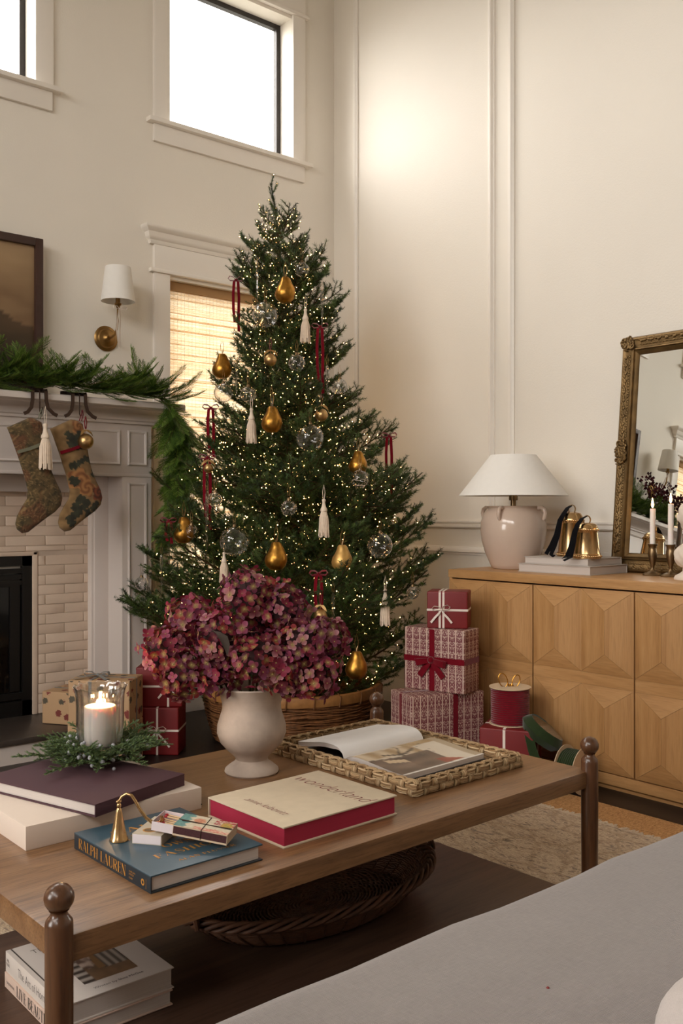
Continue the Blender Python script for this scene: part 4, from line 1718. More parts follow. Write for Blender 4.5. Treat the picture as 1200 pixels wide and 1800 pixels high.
def stocking(x, zt, lab, patt, band_mat, lean, name):
    t = thing(name, lab, 'stocking', (x, 4.245, zt), group='stockings on the mantel')
    # rows across the outline: scanline grid
    zs = [-0.012 - i * 0.0045 for i in range(120)]
    vs, fs, cs = [], [], []
    NX = 48
    row_ok = []
    for z in zs:
        xs = []
        n = len(OUT)
        for i in range(n):
            (ax, az), (bx, bz) = OUT[i], OUT[(i + 1) % n]
            if (az - z) * (bz - z) < 0:
                xs.append(ax + (bx - ax) * (z - az) / (bz - az))
        if len(xs) >= 2:
            row_ok.append((z, min(xs), max(xs)))
    for side in (-1, 1):
        base = len(vs)
        for z, a, b in row_ok:
            hw = (b - a) / 2
            for i in range(NX + 1):
                u = i / NX * 2 - 1
                # bunch columns toward the rims, round the section
                uu = math.sin(u * PI / 2)
                px = (a + b) / 2 + hw * uu
                th = 0.022 * math.sqrt(max(0, 1 - uu * uu)) * min(1, hw / 0.05) + 0.0005
                dz = noise.noise(V((px * 18, z * 18, 5))) * 0.003
                vs.append((px, side * (th + (dz if abs(uu) < 0.95 else 0)), z))
                cs.append(patt(px, z))
        for j in range(len(row_ok) - 1):
            for i in range(NX):
                q = base + j * (NX + 1) + i
                fs.append((q, q + 1, q + NX + 2, q + NX + 1))
    sole = MB().add((vs, fs), col=cs)
    part('leg_and_foot', sole, MAT['tapestry'], t)
    # trim band across the cuff seam
    bx = [V((-0.124, -0.022, -0.178)), V((-0.07, -0.027, -0.160)), V((-0.02, -0.027, -0.140)), V((0.028, -0.020, -0.120))]
    part('trim_band', ribbon(bx, 0.015, (0.3, 0, 1), 0.002), band_mat, t, label='velvet band at the cuff seam')
    part('hanging_loop', ribbon([V((-0.02, 0, -0.02)), V((-0.012, -0.006, 0.01)), V((-0.006, -0.008, 0.032)), V((-0.002, -0.006, 0.01)), V((-0.008, 0.002, -0.02))], 0.008, (0, 1, 0), 0.0015), band_mat, t)
    return t


stocking(1.765, 1.585, 'mottled olive tapestry stocking with a grey-green band and cream tassel', tapestry1, pbr('grey_green_velvet', S(112, 112, 92), 0.9, sheen=0.4), 0, 'stocking')
stocking(1.968, 1.590, 'floral tapestry stocking with a burgundy velvet band', tapestry2, MAT['velvet'], 0, 'stocking')
t = thing('tassel_ornament', 'cream tassel hung on the mottled olive stocking', 'ornament', (1.764, 4.206, 1.490), 0.3)
t.scale = (1.5,) * 3
tassel_at(t)
t = thing('gold_ball_ornament', 'gold ball with leaves hung on the floral stocking', 'ornament', (1.962, 4.205, 1.470), 0.2)
t.scale = (1.1,) * 3
gold_ball(t, 0.034)


# ------------------------------------------------------------------ wall sconces
def sconce(x, lab):
    t = thing('wall_sconce', lab, 'wall lamp', (x, D, 2.06), group='brass wall sconces')
    part('backplate', MB().add(lathe([(0.0001, 0.0), (0.066, 0.0), (0.068, 0.006), (0.060, 0.012), (0.052, 0.014), (0.046, 0.022), (0.030, 0.026), (0.022, 0.030), (0.012, 0.040), (0.0001, 0.040)], 32), Rx(PI / 2)), MAT['brassD'], t)
    arm = [V((0, -0.03, 0)), V((0.0, -0.07, -0.004)), V((0.0, -0.105, 0.006)), V((0.0, -0.128, 0.032)), V((0.0, -0.140, 0.075)), V((0.0, -0.142, 0.15))]
    part('arm', tube(arm, 0.0058, 8), MAT['brassD'], t)
    part('candle_cup', MB().add(lathe([(0.0001, 0.14), (0.008, 0.14), (0.010, 0.15), (0.018, 0.158), (0.019, 0.164), (0.012, 0.168), (0.012, 0.20), (0.0001, 0.20)], 20), T(0, -0.142, 0)), MAT['brassD'], t)
    sh = shell([(0.088, 0.175), (0.066, 0.354), (0.0645, 0.354), (0.0865, 0.175), (0.088, 0.175)], 40)
    part('lamp_shade', MB().add(sh, T(0, -0.142, 0)), MAT['shade'], t, label='white tapered shade')
    mb = MB()
    for a in (0, 2.09, 4.19):
        mb.add(tube([(0, -0.142, 0.215), (0.08 * math.cos(a), -0.142 + 0.08 * math.sin(a), 0.215)], 0.0012, 4))
    mb.add(tube([(0, -0.142, 0.195), (0, -0.142, 0.216)], 0.006, 6))
    part('shade_spider', mb, MAT['brassD'], t)
    rb = MB()
    b0 = V((0.004, -0.150, 0.138))
    for s in (1, -1):
        rb.add(ribbon([b0, b0 + V((s * 0.018, -0.006, 0.012)), b0 + V((s * 0.04, -0.01, 0.008)), b0 + V((s * 0.034, -0.008, -0.006)), b0 + V((s * 0.012, -0.002, -0.002)), b0], 0.006, (0, 1, 0.2), 0.001))
    rb.add(ribbon([b0, b0 + V((-0.012, -0.012, -0.04)), b0 + V((-0.022, -0.012, -0.12)), b0 + V((-0.012, -0.014, -0.19)), b0 + V((-0.004, -0.012, -0.205))], 0.009, (1, 0.4, 0), 0.001))
    rb.add(ribbon([b0, b0 + V((0.012, 0.012, -0.04)), b0 + V((0.018, 0.03, -0.12)), b0 + V((0.016, 0.03, -0.2))], 0.009, (1, 0.4, 0), 0.001))
    part('ribbon_bow', rb, MAT['tape'], t, label='thin white ribbon tied below the shade')


sconce(2.288, 'brass sconce with white shade between the fireplace and the tree')
sconce(2 * XC - 2.288, 'brass sconce on the far side of the fireplace, seen only in the mirror')


# ------------------------------------------------------------------ sideboard
CX0, CX1 = 3.314, 3.845
CY1, CY0 = 3.127, 1.105
sb = thing('sideboard', 'long oak sideboard with faceted door fronts along the panelled wall', 'sideboard', (CX0, (CY0 + CY1) / 2, 0))
cyc = (CY0 + CY1) / 2


def spart(name, vf, mat, par=None, **kw):
    mb = vf if isinstance(vf, MB) else MB().add(vf)
    mb.v = [(x - CX0, y - cyc, z) for x, y, z in mb.v]
    return part(name, mb, mat, par or sb, **kw)


spart('top', rbox2(CX0, CX1, CY0, CY1, 0.822, 0.861, 0.002), MAT['oakH'])
cm = MB()
cm.add(rbox2(CX0 + 0.004, CX1, CY1 - 0.022, CY1 - 0.002, 0.03, 0.821, 0.002))
cm.add(rbox2(CX0 + 0.004, CX1, CY0 + 0.002, CY0 + 0.022, 0.03, 0.821, 0.002))
cm.add(box2(CX0 + 0.022, CX1, CY0 + 0.022, CY1 - 0.022, 0.03, 0.80))
spart('body', cm, MAT['oak'])
spart('base_rail', rbox2(CX0 + 0.003, CX0 + 0.03, CY0 + 0.002, CY1 - 0.002, 0.022, 0.066, 0.002), MAT['oakH'])
spart('plinth', box2(CX0 + 0.02, CX1, CY0 + 0.02, CY1 - 0.02, 0, 0.03), MAT['oakH'])
DW = (CY1 - CY0) / 4
dz0, dz1 = 0.0705, 0.8155
dw = DW - 0.007
band = 0.050
ch = (dz1 - dz0 - band) / 2
cw = dw / 2
PK = 0.018
# one facet cell in door space: u across (0..cw), v up (0..ch), raised by PK along the centre ridge
rv0, rv1 = 0.085, ch - 0.085
tri_h = {}


def facet(poly3, mat):
    """a thin veneer slab with its face along poly3 (u, v, height)"""
    n = len(poly3)
    vs = [(-(h + 0.004), u, v) for u, v, h in poly3] + [(0.0, u, v) for u, v, h in poly3]
    fs = [tuple(range(n)), tuple(range(2 * n - 1, n - 1, -1))]
    for i in range(n):
        j = (i + 1) % n
        fs.append((i, n + i, n + j, j))
    return make_mesh('veneer_panel', MB().add((vs, fs)), mat, smooth=False)


e = 0.0006
FAC = [
    facet([(e, e, 0), (cw - e, e, 0), (cw / 2, rv0 - e, PK)], MAT['oakH']),
    facet([(cw - e, ch - e, 0), (e, ch - e, 0), (cw / 2, rv1 + e, PK)], MAT['oakH']),
    facet([(0, 2 * e, 0), (cw / 2 - e, rv0, PK), (cw / 2 - e, rv1, PK), (0, ch - 2 * e, 0)], MAT['oak']),
    facet([(cw / 2 + e, rv0, PK), (cw, 2 * e, 0), (cw, ch - 2 * e, 0), (cw / 2 + e, rv1, PK)], MAT['oak']),
]
BANDM = make_mesh('veneer_panel', MB().add(box2(-0.004, 0, 0, dw, 0, band)), MAT['oakH'], smooth=False)
backm = make_mesh('door', MB().add(rbox2(0, 0.016, 0, dw, 0, dz1 - dz0, 0.0015)), MAT['oak'])
for k in range(4):
    dr = link('door', backm, sb, T(0.006, CY0 + k * DW + 0.0025 - cyc, dz0))
    for i in (0, 1):
        for j in (0, 1):
            for f in FAC:
                link('veneer_panel', f, dr, T(0.0, i * cw, j * (ch + band)))
    link('veneer_panel', BANDM, dr, T(0, 0, ch))

ZT = 0.861
# ------------------------------------------------------------------ table lamp
lt = thing('table_lamp', 'pinkish glazed jar lamp with a wide white cone shade on the sideboard', 'lamp', (3.59, 2.956, ZT), 0.0)
jar = [(0.0001, 0.0), (0.098, 0.0), (0.104, 0.004), (0.112, 0.02), (0.136, 0.075), (0.153, 0.135), (0.159, 0.185), (0.157, 0.225), (0.146, 0.262), (0.128, 0.286), (0.122, 0.292), (0.124, 0.298), (0.126, 0.302), (0.118, 0.303), (0.1, 0.296), (0.0001, 0.294)]
part('jar', lathe(jar, 56), MAT['ceramic'], lt)
for k in range(4):
    a = math.radians(-165.2) + k * PI / 2
    hp = [V((0.128, 0, 0.292)), V((0.148, 0, 0.294)), V((0.160, 0, 0.286)), V((0.164, 0, 0.268)), V((0.160, 0, 0.246)), V((0.152, 0, 0.236))]
    part('handle', tube(hp, [0.011, 0.010, 0.010, 0.010, 0.009, 0.006], 10), MAT['ceramic'], lt, Rz(a))
part('neck', lathe([(0.0001, 0.294), (0.03, 0.294), (0.03, 0.300), (0.013, 0.302), (0.013, 0.338), (0.0001, 0.338)], 20), MAT['bronze'], lt)
part('socket', lathe([(0.0001, 0.330), (0.0195, 0.330), (0.021, 0.334), (0.021, 0.352), (0.017, 0.356), (0.017, 0.40), (0.0001, 0.40)], 20), MAT['bronze'], lt)
mb = MB()
for k in range(3):
    a = k * 2.094
    mb.add(tube([(0.015 * math.cos(a), 0.015 * math.sin(a), 0.395), (0.108 * math.cos(a), 0.108 * math.sin(a), 0.545)], 0.0016, 4))
part('shade_spider', mb, MAT['bronze'], lt)
part('lamp_shade', shell([(0.264, 0.352), (0.110, 0.550), (0.1085, 0.550), (0.2625, 0.352), (0.264, 0.352)], 64), MAT['shade'], lt, label='wide white linen cone shade')


# ------------------------------------------------------------------ books
def book(name, label, m, w, d, h, cover, pages, ov=0.004, th=0.0028, spine='-x', rounded=0.0, cat='book', group=None, spine_mat=None, cover_bot=None):
    """box book: w along local x, d along y, h up, origin at a lower corner; spine on one side"""
    t = thing(name, label, cat, m=m, group=group)
    x0, x1, y0, y1 = ov, w - ov, ov, d - ov
    if spine == '-x':
        x0 = th
    if spine == '+y':
        y1 = d - th
    if spine == '-y':
        y0 = th
    if spine == '+x':
        x1 = w - th
    part('page_block', rbox2(x0, x1, y0, y1, th, h - th, 0.0008, 1), pages, t)
    part('front_cover', rbox2(0, w, 0, d, h - th, h, 0.001, 2), cover, t, uv=True)
    part('back_cover', rbox2(0, w, 0, d, 0, th, 0.001, 2), cover_bot or cover, t)
    sp = {'-x': (0, th, 0.0005, d - 0.0005), '+x': (w - th, w, 0.0005, d - 0.0005), '+y': (0.0005, w - 0.0005, d - th, d), '-y': (0.0005, w - 0.0005, 0, th)}[spine]
    part('spine', rbox2(sp[0], sp[1], sp[2], sp[3], th * 0.6, h - th * 0.6, 0.001, 2), spine_mat or cover, t)
    return t


book('stacked_book', 'lower and larger of the two pale books under the brass bells', frame_from((3.433, 2.405, ZT), (1, 0.02, 0), (0, 1, 0)), 0.290, 0.390, 0.0385, MAT['whitebook'], MAT['pages'], spine='+x', group='pale books on the sideboard')
book('stacked_book', 'upper pale book, directly under the brass bells', frame_from((3.446, 2.425, ZT + 0.0386), (1, 0.02, 0), (0, 1, 0)), 0.262, 0.345, 0.0318, MAT['whitebook'], MAT['pages'], spine='+x', group='pale books on the sideboard')
ZB = ZT + 0.0386 + 0.0319


# ------------------------------------------------------------------ brass bells
def bell(loc, Rb, Hh, label, ribpts):
    t = thing('brass_bell', label, 'bell', loc, group='brass bells with dark ribbons')
    k = Rb
    pr = [(k * 0.86, 0.0), (k * 1.0, 0.0), (k * 1.0, 0.012), (k * 0.955, 0.018), (k * 0.94, 0.022), (k * 0.78, Hh * 0.74), (k * 0.80, Hh * 0.755), (k * 0.80, Hh * 0.84), (k * 0.77, Hh * 0.855), (k * 0.74, Hh * 0.90), (k * 0.60, Hh * 0.965), (k * 0.30, Hh * 0.995), (0.0001, Hh)]
    part('bell_body', shell(pr, 48), MAT['brass'], t)
    bead = make_mesh('bead_ring', MB(), MAT['brass']) if False else None
    for z, rr, n in ((0.010, k * 1.0, 40), (Hh * 0.80, k * 0.80, 32)):
        mb = MB()
        for i in range(n):
            a = 2 * PI * i / n
            mb.add(ball(0.0052, 8, 6, (1, 1, 1), (rr * math.cos(a), rr * math.sin(a), z)))
        mb.add(tube([((rr - 0.001) * math.cos(2 * PI * i / 40), (rr - 0.001) * math.sin(2 * PI * i / 40), z - 0.0085) for i in range(40)], 0.0022, 5, closed=True))
        mb.add(tube([((rr - 0.002) * math.cos(2 * PI * i / 40), (rr - 0.002) * math.sin(2 * PI * i / 40), z + 0.0085) for i in range(40)], 0.0022, 5, closed=True))
        part('bead_ring', mb, MAT['brass'], t)
    lp = [V((0.016 * math.cos(a), 0, Hh + 0.012 + 0.019 * math.sin(a))) for a in [(-0.7 + i * (PI + 1.4) / 10) for i in range(11)]]
    part('loop_handle', ribbon(lp, 0.013, (0, 1, 0), 0.003), MAT['brass'], t, Rz(-HEAD))
    part('ribbon', ribbon(ribpts, 0.018, [(0.5, -0.5, 0.25)] * len(ribpts), 0.002), MAT['velvetB'], t, label='dark velvet ribbon tied to the loop')
    part('ribbon_tail', ribbon([p + V((0.006, 0.010, 0.0)) * min(1, i / 3) + V((-.010, .022, 0)) * max(0, (i - 3)) / 4 for i, p in enumerate(ribpts[:-1])], 0.018, (0.4, -0.5, 0.3), 0.002), MAT['velvetB'], t)
    part('clapper', ball(0.014, 10, 8, (1, 1, 1), (0, 0, 0.02)), MAT['bronze'], t)
    return t


R_ = lambda lat, fr, z: RV * lat - FV * fr + V((0, 0, z))
bell((3.600, 2.622, ZB), 0.066, 0.205, 'taller brass bell, standing behind the other bell', [R_(-0.006, 0.006, 0.232), R_(-0.024, 0.02, 0.222), R_(-0.045, 0.04, 0.196), R_(-0.066, 0.06, 0.165), R_(-0.078, 0.068, 0.10), R_(-0.095, 0.07, 0.05), R_(-0.112, 0.074, 0.012), R_(-0.100, 0.084, 0.003)])
bell((3.500, 2.470, ZB), 0.061, 0.157, 'shorter brass bell at the front of the two', [R_(-0.004, 0.006, 0.184), R_(-0.026, 0.022, 0.176), R_(-0.050, 0.046, 0.150), R_(-0.066, 0.060, 0.115), R_(-0.076, 0.066, 0.055), R_(-0.088, 0.070, 0.010), R_(-0.102, 0.080, 0.003), R_(-0.122, 0.084, -0.006)])

# ------------------------------------------------------------------ mirror leaning on the wall
MH, MWd = 1.085, 1.30
lean = math.radians(5.6)
# local axes: x up along the leaning mirror, y toward -world y (to the right of the picture), z = out of the face (toward -x)
mm = Matrix.Translation((3.738, 2.512, ZT + 0.004)) @ Ry(lean)
mr = thing('gilt_mirror', 'large carved gilt mirror leaning on the wall at the right of the sideboard', 'mirror', m=mm)
# local: u = -y (0..MWd), v = z (0..MH), out = -x
prof = [(0.000, -0.034), (0.000, -0.004), (0.006, 0.004), (0.014, 0.006), (0.024, 0.000), (0.040, -0.006), (0.052, -0.006), (0.056, 0.001), (0.061, 0.002), (0.064, -0.005), (0.069, -0.002), (0.074, -0.006), (0.082, -0.012), (0.088, -0.020), (0.088, -0.034)]
pts = [(0, 0), (MWd, 0), (MWd, MH), (0, MH)]
vf = sweep2d(pts, prof, closed=True)
fvs = [(-h, -u, v) for u, v, h in vf[0]]
fmesh = MB().add((fvs, vf[1]))
part('frame', fmesh, MAT['goldframe'], mr)
part('mirror_glass', box2(0.014, 0.018, -(MWd - 0.086), -0.086, 0.086, MH - 0.086), MAT['mirror'], mr, label='clear silvered glass')
part('backing_board', box2(0.0185, 0.033, -(MWd - 0.03), -0.03, 0.03, MH - 0.03), MAT['bark'], mr)


def scroll(c, rr, turns, sgn, a0, h=0.006):
    pts = []
    n = 14
    for i in range(n):
        k = i / (n - 1)
        a = a0 + sgn * turns * 2 * PI * k
        q = rr * (1 - 0.8 * k)
        pts.append(V((-h - 0.004 * k, -(c[0] + q * math.cos(a)), c[1] + q * math.sin(a))))
    return tube(pts, [0.0035 + 0.0022 * math.sin(PI * i / (n - 1)) for i in range(n)], 6)


def cluster(cx, cy, w, h, n, seed):
    r = random.Random(seed)
    mb = MB()
    for i in range(n):
        a = 2 * PI * i / n
        c = (cx + w * math.cos(a) * r.uniform(.5, 1), cy + h * math.sin(a) * r.uniform(.5, 1))
        mb.add(scroll(c, r.uniform(0.010, 0.017), 1.2, r.choice((1, -1)), r.uniform(0, 6), 0.004 + r.uniform(0, 0.004)))
    for i in range(n):
        a = r.uniform(0, 2 * PI)
        q = r.uniform(0, 0.75)
        b = ball(r.uniform(0.006, 0.011), 8, 6, (0.8, 1.5, 0.9))
        m = T(-0.006, -(cx + w * q * math.cos(a)), cy + h * q * math.sin(a)) @ Rx(r.uniform(0, 3))
        mb.add(b, m)
    return mb


for cx, cy, w, h, n, s in ((0.030, MH - 0.030, 0.030, 0.030, 11, 1), (0.030, 0.032, 0.030, 0.030, 11, 2), (0.030, MH * 0.5, 0.026, 0.062, 15, 3), (MWd - 0.03, MH - 0.03, 0.03, 0.03, 11, 4), (MWd - 0.03, 0.03, 0.03, 0.03, 11, 5), (MWd / 2, MH - 0.03, 0.062, 0.026, 15, 6), (MWd / 2, 0.03, 0.062, 0.026, 15, 8), (MWd - 0.03, MH / 2, 0.026, 0.062, 15, 7)):
    part('scrollwork', cluster(cx, cy, w, h, n, s), MAT['goldframe'], mr, label='raised carved scrollwork')
mb = MB()
r = random.Random(4)
v = 0.09
while v < MH - 0.09:
    for u0 in (0.020, MWd - 0.020):
        mb.add(ball(0.008, 6, 5, (0.55, 0.9, 1.5)), T(-0.003, -u0 - 0.004 * math.sin(v * 160), v) @ Rx(0.6 * math.sin(v * 160)))
        mb.add(ball(0.006, 6, 5, (0.55, 0.8, 1.4)), T(0.004, -(u0 + (0.018 if u0 < 0.5 else -0.018)), v + 0.006) @ Rx(-0.7 * math.sin(v * 130)))
    v += 0.0125
u = 0.09
while u < MWd - 0.09:
    for v0 in (0.020, MH - 0.020):
        mb.add(ball(0.008, 6, 5, (0.55, 1.5, 0.9)), T(-0.003, -u, v0 + 0.004 * math.sin(u * 160)) @ Rx(0.6 * math.sin(u * 160)))
        mb.add(ball(0.006, 6, 5, (0.55, 1.4, 0.8)), T(0.004, -u - 0.006, v0 + (0.018 if v0 < 0.5 else -0.018)) @ Rx(-0.7 * math.sin(u * 130)))
    u += 0.0125
part('leaf_relief', mb, MAT['goldframe'], mr, stuff=True)

# ------------------------------------------------------------------ candlesticks
FLP = [(0.0001, 0.0), (0.0035, 0.004), (0.0055, 0.011), (0.0048, 0.022), (0.0025, 0.034), (0.0001, 0.043)]


def candlestick(x, y, hc, lab, grp='candlesticks before the mirror'):
    t = thing('candlestick', lab[0], 'candlestick', (x, y, ZT), group=grp)
    pr = [(0.0001, 0.0), (0.041, 0.0), (0.042, 0.004), (0.036, 0.010), (0.022, 0.015), (0.011, 0.021), (0.007, 0.030), (0.0075, 0.036), (0.012, 0.052), (0.0175, 0.078), (0.019, 0.096), (0.0165, 0.112), (0.0150, 0.117), (0.0165, 0.121), (0.0175, 0.128), (0.022, 0.134), (0.022, 0.1365), (0.014, 0.136), (0.0001, 0.134)]
    part('candlestick_body', lathe(pr, 32), MAT['bronze'], t)
    c = thing('taper_candle', lab[1], 'candle', (x, y, ZT + 0.134), group='lit taper candles')
    rr = random.Random(int(y * 1000))
    pts = [V((0, 0, hc * i / 8)) for i in range(9)]
    mb = MB().add(tube(pts, [0.0115, 0.0115, 0.0115, 0.0113, 0.0115, 0.0116, 0.0113, 0.011, 0.0105], 16))
    for k in range(3):
        a = rr.uniform(-1, 1) - 0.9 + (k - 1) * 0.5
        zt = hc
        L = hc * rr.uniform(0.3, 0.75)
        ps = [V((0.0108 * math.cos(a), 0.0108 * math.sin(a), zt - L * i / 5)) for i in range(6)]
        mb.add(tube(ps, [0.0015, 0.0025, 0.002, 0.0025, 0.003, 0.0015], 6))
    part('wax_stick', mb, MAT['wax'], c)
    part('wick', tube([(0, 0, hc - 0.002), (0.0005, 0, hc + 0.008)], 0.0008, 5), MAT['black'], c)
    part('candle_flame', MB().add(lathe(FLP, 10), T(0, 0, hc + 0.003)), MAT['flame'], c)


candlestick(3.660, 2.246, 0.155, ('brass candlestick nearer the bells', 'lit ivory taper nearer the brass bells'))
candlestick(3.640, 2.148, 0.175, ('brass candlestick beside the white bust', 'lit ivory taper beside the white bust'))

# ------------------------------------------------------------------ plaster bust
bs = thing('plaster_bust', 'white plaster bust standing at the right end of the view on the sideboard', 'sculpture', (3.545, 2.005, ZT), -0.9)
mb = MB()
base = [(0.0001, 0.0), (0.062, 0.0), (0.064, 0.006), (0.058, 0.016), (0.040, 0.026), (0.030, 0.034), (0.030, 0.046), (0.0001, 0.046)]
mb.add(lathe(base, 28))
vs, fs = ball(1.0, 40, 30)
out = []
for x, y, z in vs:
    k = 1 + 0.06 * noise.noise(V((x * 3, y * 3, z * 3))) + 0.05 * math.sin(8 * math.atan2(y, x) + z * 6)
    out.append((x * 0.062 * k, y * 0.050 * k, 0.095 + z * 0.052 * k))
mb.add((out, fs))
mb.add(tube([(0, 0, 0.12), (0.0, -0.004, 0.16), (0.0, -0.008, 0.20)], [0.034, 0.026, 0.028], 16))
vs, fs = ball(1.0, 40, 30)
out = []
for x, y, z in vs:
    k = 1.0
    if y > -0.25 or z > 0.55:
        k += 0.06 * math.sin(9 * z + 5 * math.atan2(y, x)) + 0.05 * noise.noise(V((x * 6, y * 6, z * 6)))
    nose = 0.35 * math.exp(-((x / 0.14) ** 2 + ((z + 0.05) / 0.28) ** 2)) if y < 0 else 0
    brow = 0.06 * math.exp(-((z - 0.22) / 0.1) ** 2) if y < -0.4 else 0
    eye = -0.12 * (math.exp(-(((x - 0.3) / 0.14) ** 2 + ((z - 0.10) / 0.09) ** 2)) + math.exp(-(((x + 0.3) / 0.14) ** 2 + ((z - 0.10) / 0.09) ** 2))) if y < 0 else 0
    lip = 0.08 * math.exp(-((x / 0.2) ** 2 + ((z + 0.42) / 0.06) ** 2)) if y < 0 else 0
    jaw = 1 - 0.22 * max(0, -z)
    out.append((x * 0.048 * k * jaw, (y - (nose + brow + eye + lip)) * 0.058 * k, 0.255 + z * 0.066 * k))
mb.add((out, fs))
for s in (1, -1):
    mb.add(ball(0.010, 10, 8, (0.5, 1, 1.6)), T(s * 0.047, 0.004, 0.252))
part('figure', mb, MAT['plaster'], bs, ang=60)


# ------------------------------------------------------------------ gifts
def wrap_bow(par, m, w, loop, tail, mat, flat=True, seed=0):
    """bow lying on a face: local x along the band, y across, z out of the face"""
    r = random.Random(seed)
    mb = MB()
    for s in (1, -1):
        if flat:      # wide velvet: loop rises from the face, width across
            pts = [V((0, 0, 0.004)), V((s * loop * .45, 0, 0.022)), V((s * loop * .9, 0, 0.024)), V((s * loop, 0, 0.012)), V((s * loop * .85, 0, 0.006)), V((s * loop * .4, 0, 0.010)), V((0, 0, 0.006))]
            mb.add(ribbon(pts, w, (0.05 * s, 1, 0.1), 0.0014, [0.5, .9, 1, 1, 1, .8, .5]), Rz(s * -0.2))
        else:         # thin tape: open teardrop loop seen from the front
            pts = [V((0, 0, 0.003)), V((s * loop * .35, loop * .30, 0.008)), V((s * loop * .8, loop * .28, 0.010)), V((s * loop, 0.0, 0.010)), V((s * loop * .75, -loop * .22, 0.010)), V((s * loop * .3, -loop * .08, 0.008)), V((0, 0, 0.004))]
            mb.add(ribbon(pts, w, (0, 0.5, 1), 0.0012), Rz(s * r.uniform(0.1, 0.4)))
    part('bow', mb, mat, par, m)
    tb = MB()
    for s, an in ((1, -0.95), (-1, -2.2)):
        d = V((math.cos(an), math.sin(an), 0))
        sd = V((-d.y, d.x, 0.15))
        pts = [V((0, 0, 0.006)), d * tail * .3 + V((0, 0, 0.010)), d * tail * .65 + V((0.004 * s, 0, 0.006)), d * tail + V((0.01 * s, -0.006, 0.004))]
        tb.add(ribbon(pts, w, sd, 0.0014, [.5, .9, 1, 1]))
    part('bow_tail', tb, mat, par, m)
    part('knot', ball(w * 0.62, 10, 8, (0.85, 0.85, 0.7)), mat, par, m @ T(0, 0, 0.008))


def gift(label, corner, dirv, w, d, h, paper, rib, rw, grp, xfrac=0.5, zfrac=0.5, double=False, bowkind='tape', bow_on='front', hband=True, loop=0.035, tail=0.06, dy=0.0):
    """corner = front left foot, dirv = direction of the front edge; depth goes to the left of dirv"""
    dv = V((dirv[0], dirv[1], 0)).normalized()
    inw = V((-dv.y, dv.x, 0))
    m = frame_from(corner, dv, inw)
    t = thing('wrapped_gift', label, 'gift', m=m, group=grp)
    part('box', rbox2(0, w, 0, d, 0, h, 0.006, 3), paper, t, uv=True)
    # folded end flaps
    for x, s in ((0, -1), (w, 1)):
        fl = MB().add(([(x + s * 0.0012, 0.004, h - 0.006), (x + s * 0.0012, d - 0.004, h - 0.006), (x + s * 0.0012, d / 2 + 0.02, h * 0.52), (x + s * 0.0012, d / 2 - 0.02, h * 0.52),
                 (x, 0.004, h - 0.006), (x, d - 0.004, h - 0.006), (x, d / 2 + 0.02, h * 0.52), (x, d / 2 - 0.02, h * 0.52)],
                [(0, 1, 2, 3), (0, 3, 7, 4), (3, 2, 6, 7), (2, 1, 5, 6), (1, 0, 4, 5)]))
        part('folded_flap', fl, paper, t, uv=True, smooth=False)
    e = 0.0012
    xs = [xfrac * w] if not double else [xfrac * w - rw * .85, xfrac * w + rw * .85]
    mb = MB()
    for xx in xs:
        loop_pts = [V((xx, -e, e)), V((xx, -e, h - .006)), V((xx, .006 - e, h + e)), V((xx, d - .006, h + e)), V((xx, d + e, h - .006)), V((xx, d + e, e))]
        mb.add(ribbon(loop_pts, rw, (1, 0, 0), 0.0012))
    if hband:
        zz = zfrac * h
        for q in ([V((-e, 0.004, zz)), V((-e, d - .004, zz))], [V((w + e, 0.004, zz)), V((w + e, d - .004, zz))]):
            mb.add(ribbon(q, rw, (0, 0, 1), 0.0012))
        mb.add(ribbon([V((-e, -e, zz)), V((w * .3, -e * 1.5, zz)), V((xfrac * w, -e * 2, zz - dy)), V((w * .8, -e * 1.5, zz)), V((w + e, -e, zz))], rw, (0, 0, 1), 0.0012))
        mb.add(ribbon([V((-e, d + e, zz)), V((w + e, d + e, zz))], rw, (0, 0, 1), 0.0012))
    else:
        yy = d * 0.5
        mb.add(ribbon([V((-e, yy, e)), V((-e, yy, h - .006)), V((.006, yy, h + e)), V((w - .006, yy, h + e)), V((w + e, yy, h - .006)), V((w + e, yy, e))], rw, (0, 1, 0), 0.0012))
    part('ribbon', mb, rib, t)
    if bow_on == 'front':
        bm_ = T(xfrac * w, -0.002, zfrac * h - dy) @ Rx(PI / 2)
    else:
        bm_ = T(xfrac * w, d * 0.5, h + 0.002)
    if bow_on:
        wrap_bow(t, bm_, rw if bowkind == 'tape' else rw * 1.15, loop, tail, rib, flat=(bowkind != 'tape'), seed=int(w * 1000))
    return t


RT, RL = 'gifts stacked beside the sideboard', 'gifts stacked beside the fireplace'
gift('bottom gift of the right stack, burgundy printed paper with a velvet band', (2.832, 2.888, 0), (0.956, -0.29), 0.362, 0.20, 0.343, MAT['block'], MAT['velvet'], 0.024, RT, 0.60, 0.16, bowkind='velvet', hband=False, loop=0.06, tail=0.09)
gift('middle gift of the right stack, burgundy printed paper with a big velvet bow', (2.957, 3.060, 0.344), (0.081, -0.311), 0.302, 0.140, 0.276, MAT['block'], MAT['velvet'], 0.026, RT, 0.47, 0.5, bowkind='velvet', loop=0.078, tail=0.085)
gift('small red gift on top of the right stack with a white tape bow', (2.984, 2.944, 0.621), (0.11, -0.149), 0.179, 0.144, 0.163, MAT['redpaper'], MAT['tape'], 0.0095, RT, 0.36, 0.50, double=True, loop=0.042, tail=0.062)
gift('red gift under the spool of burgundy ribbon', (2.966, 2.622, 0), (0.107, -0.197), 0.224, 0.19, 0.24, MAT['redpaper'], MAT['tape'], 0.011, RT, 0.46, 0.5, bow_on=None, hband=False)
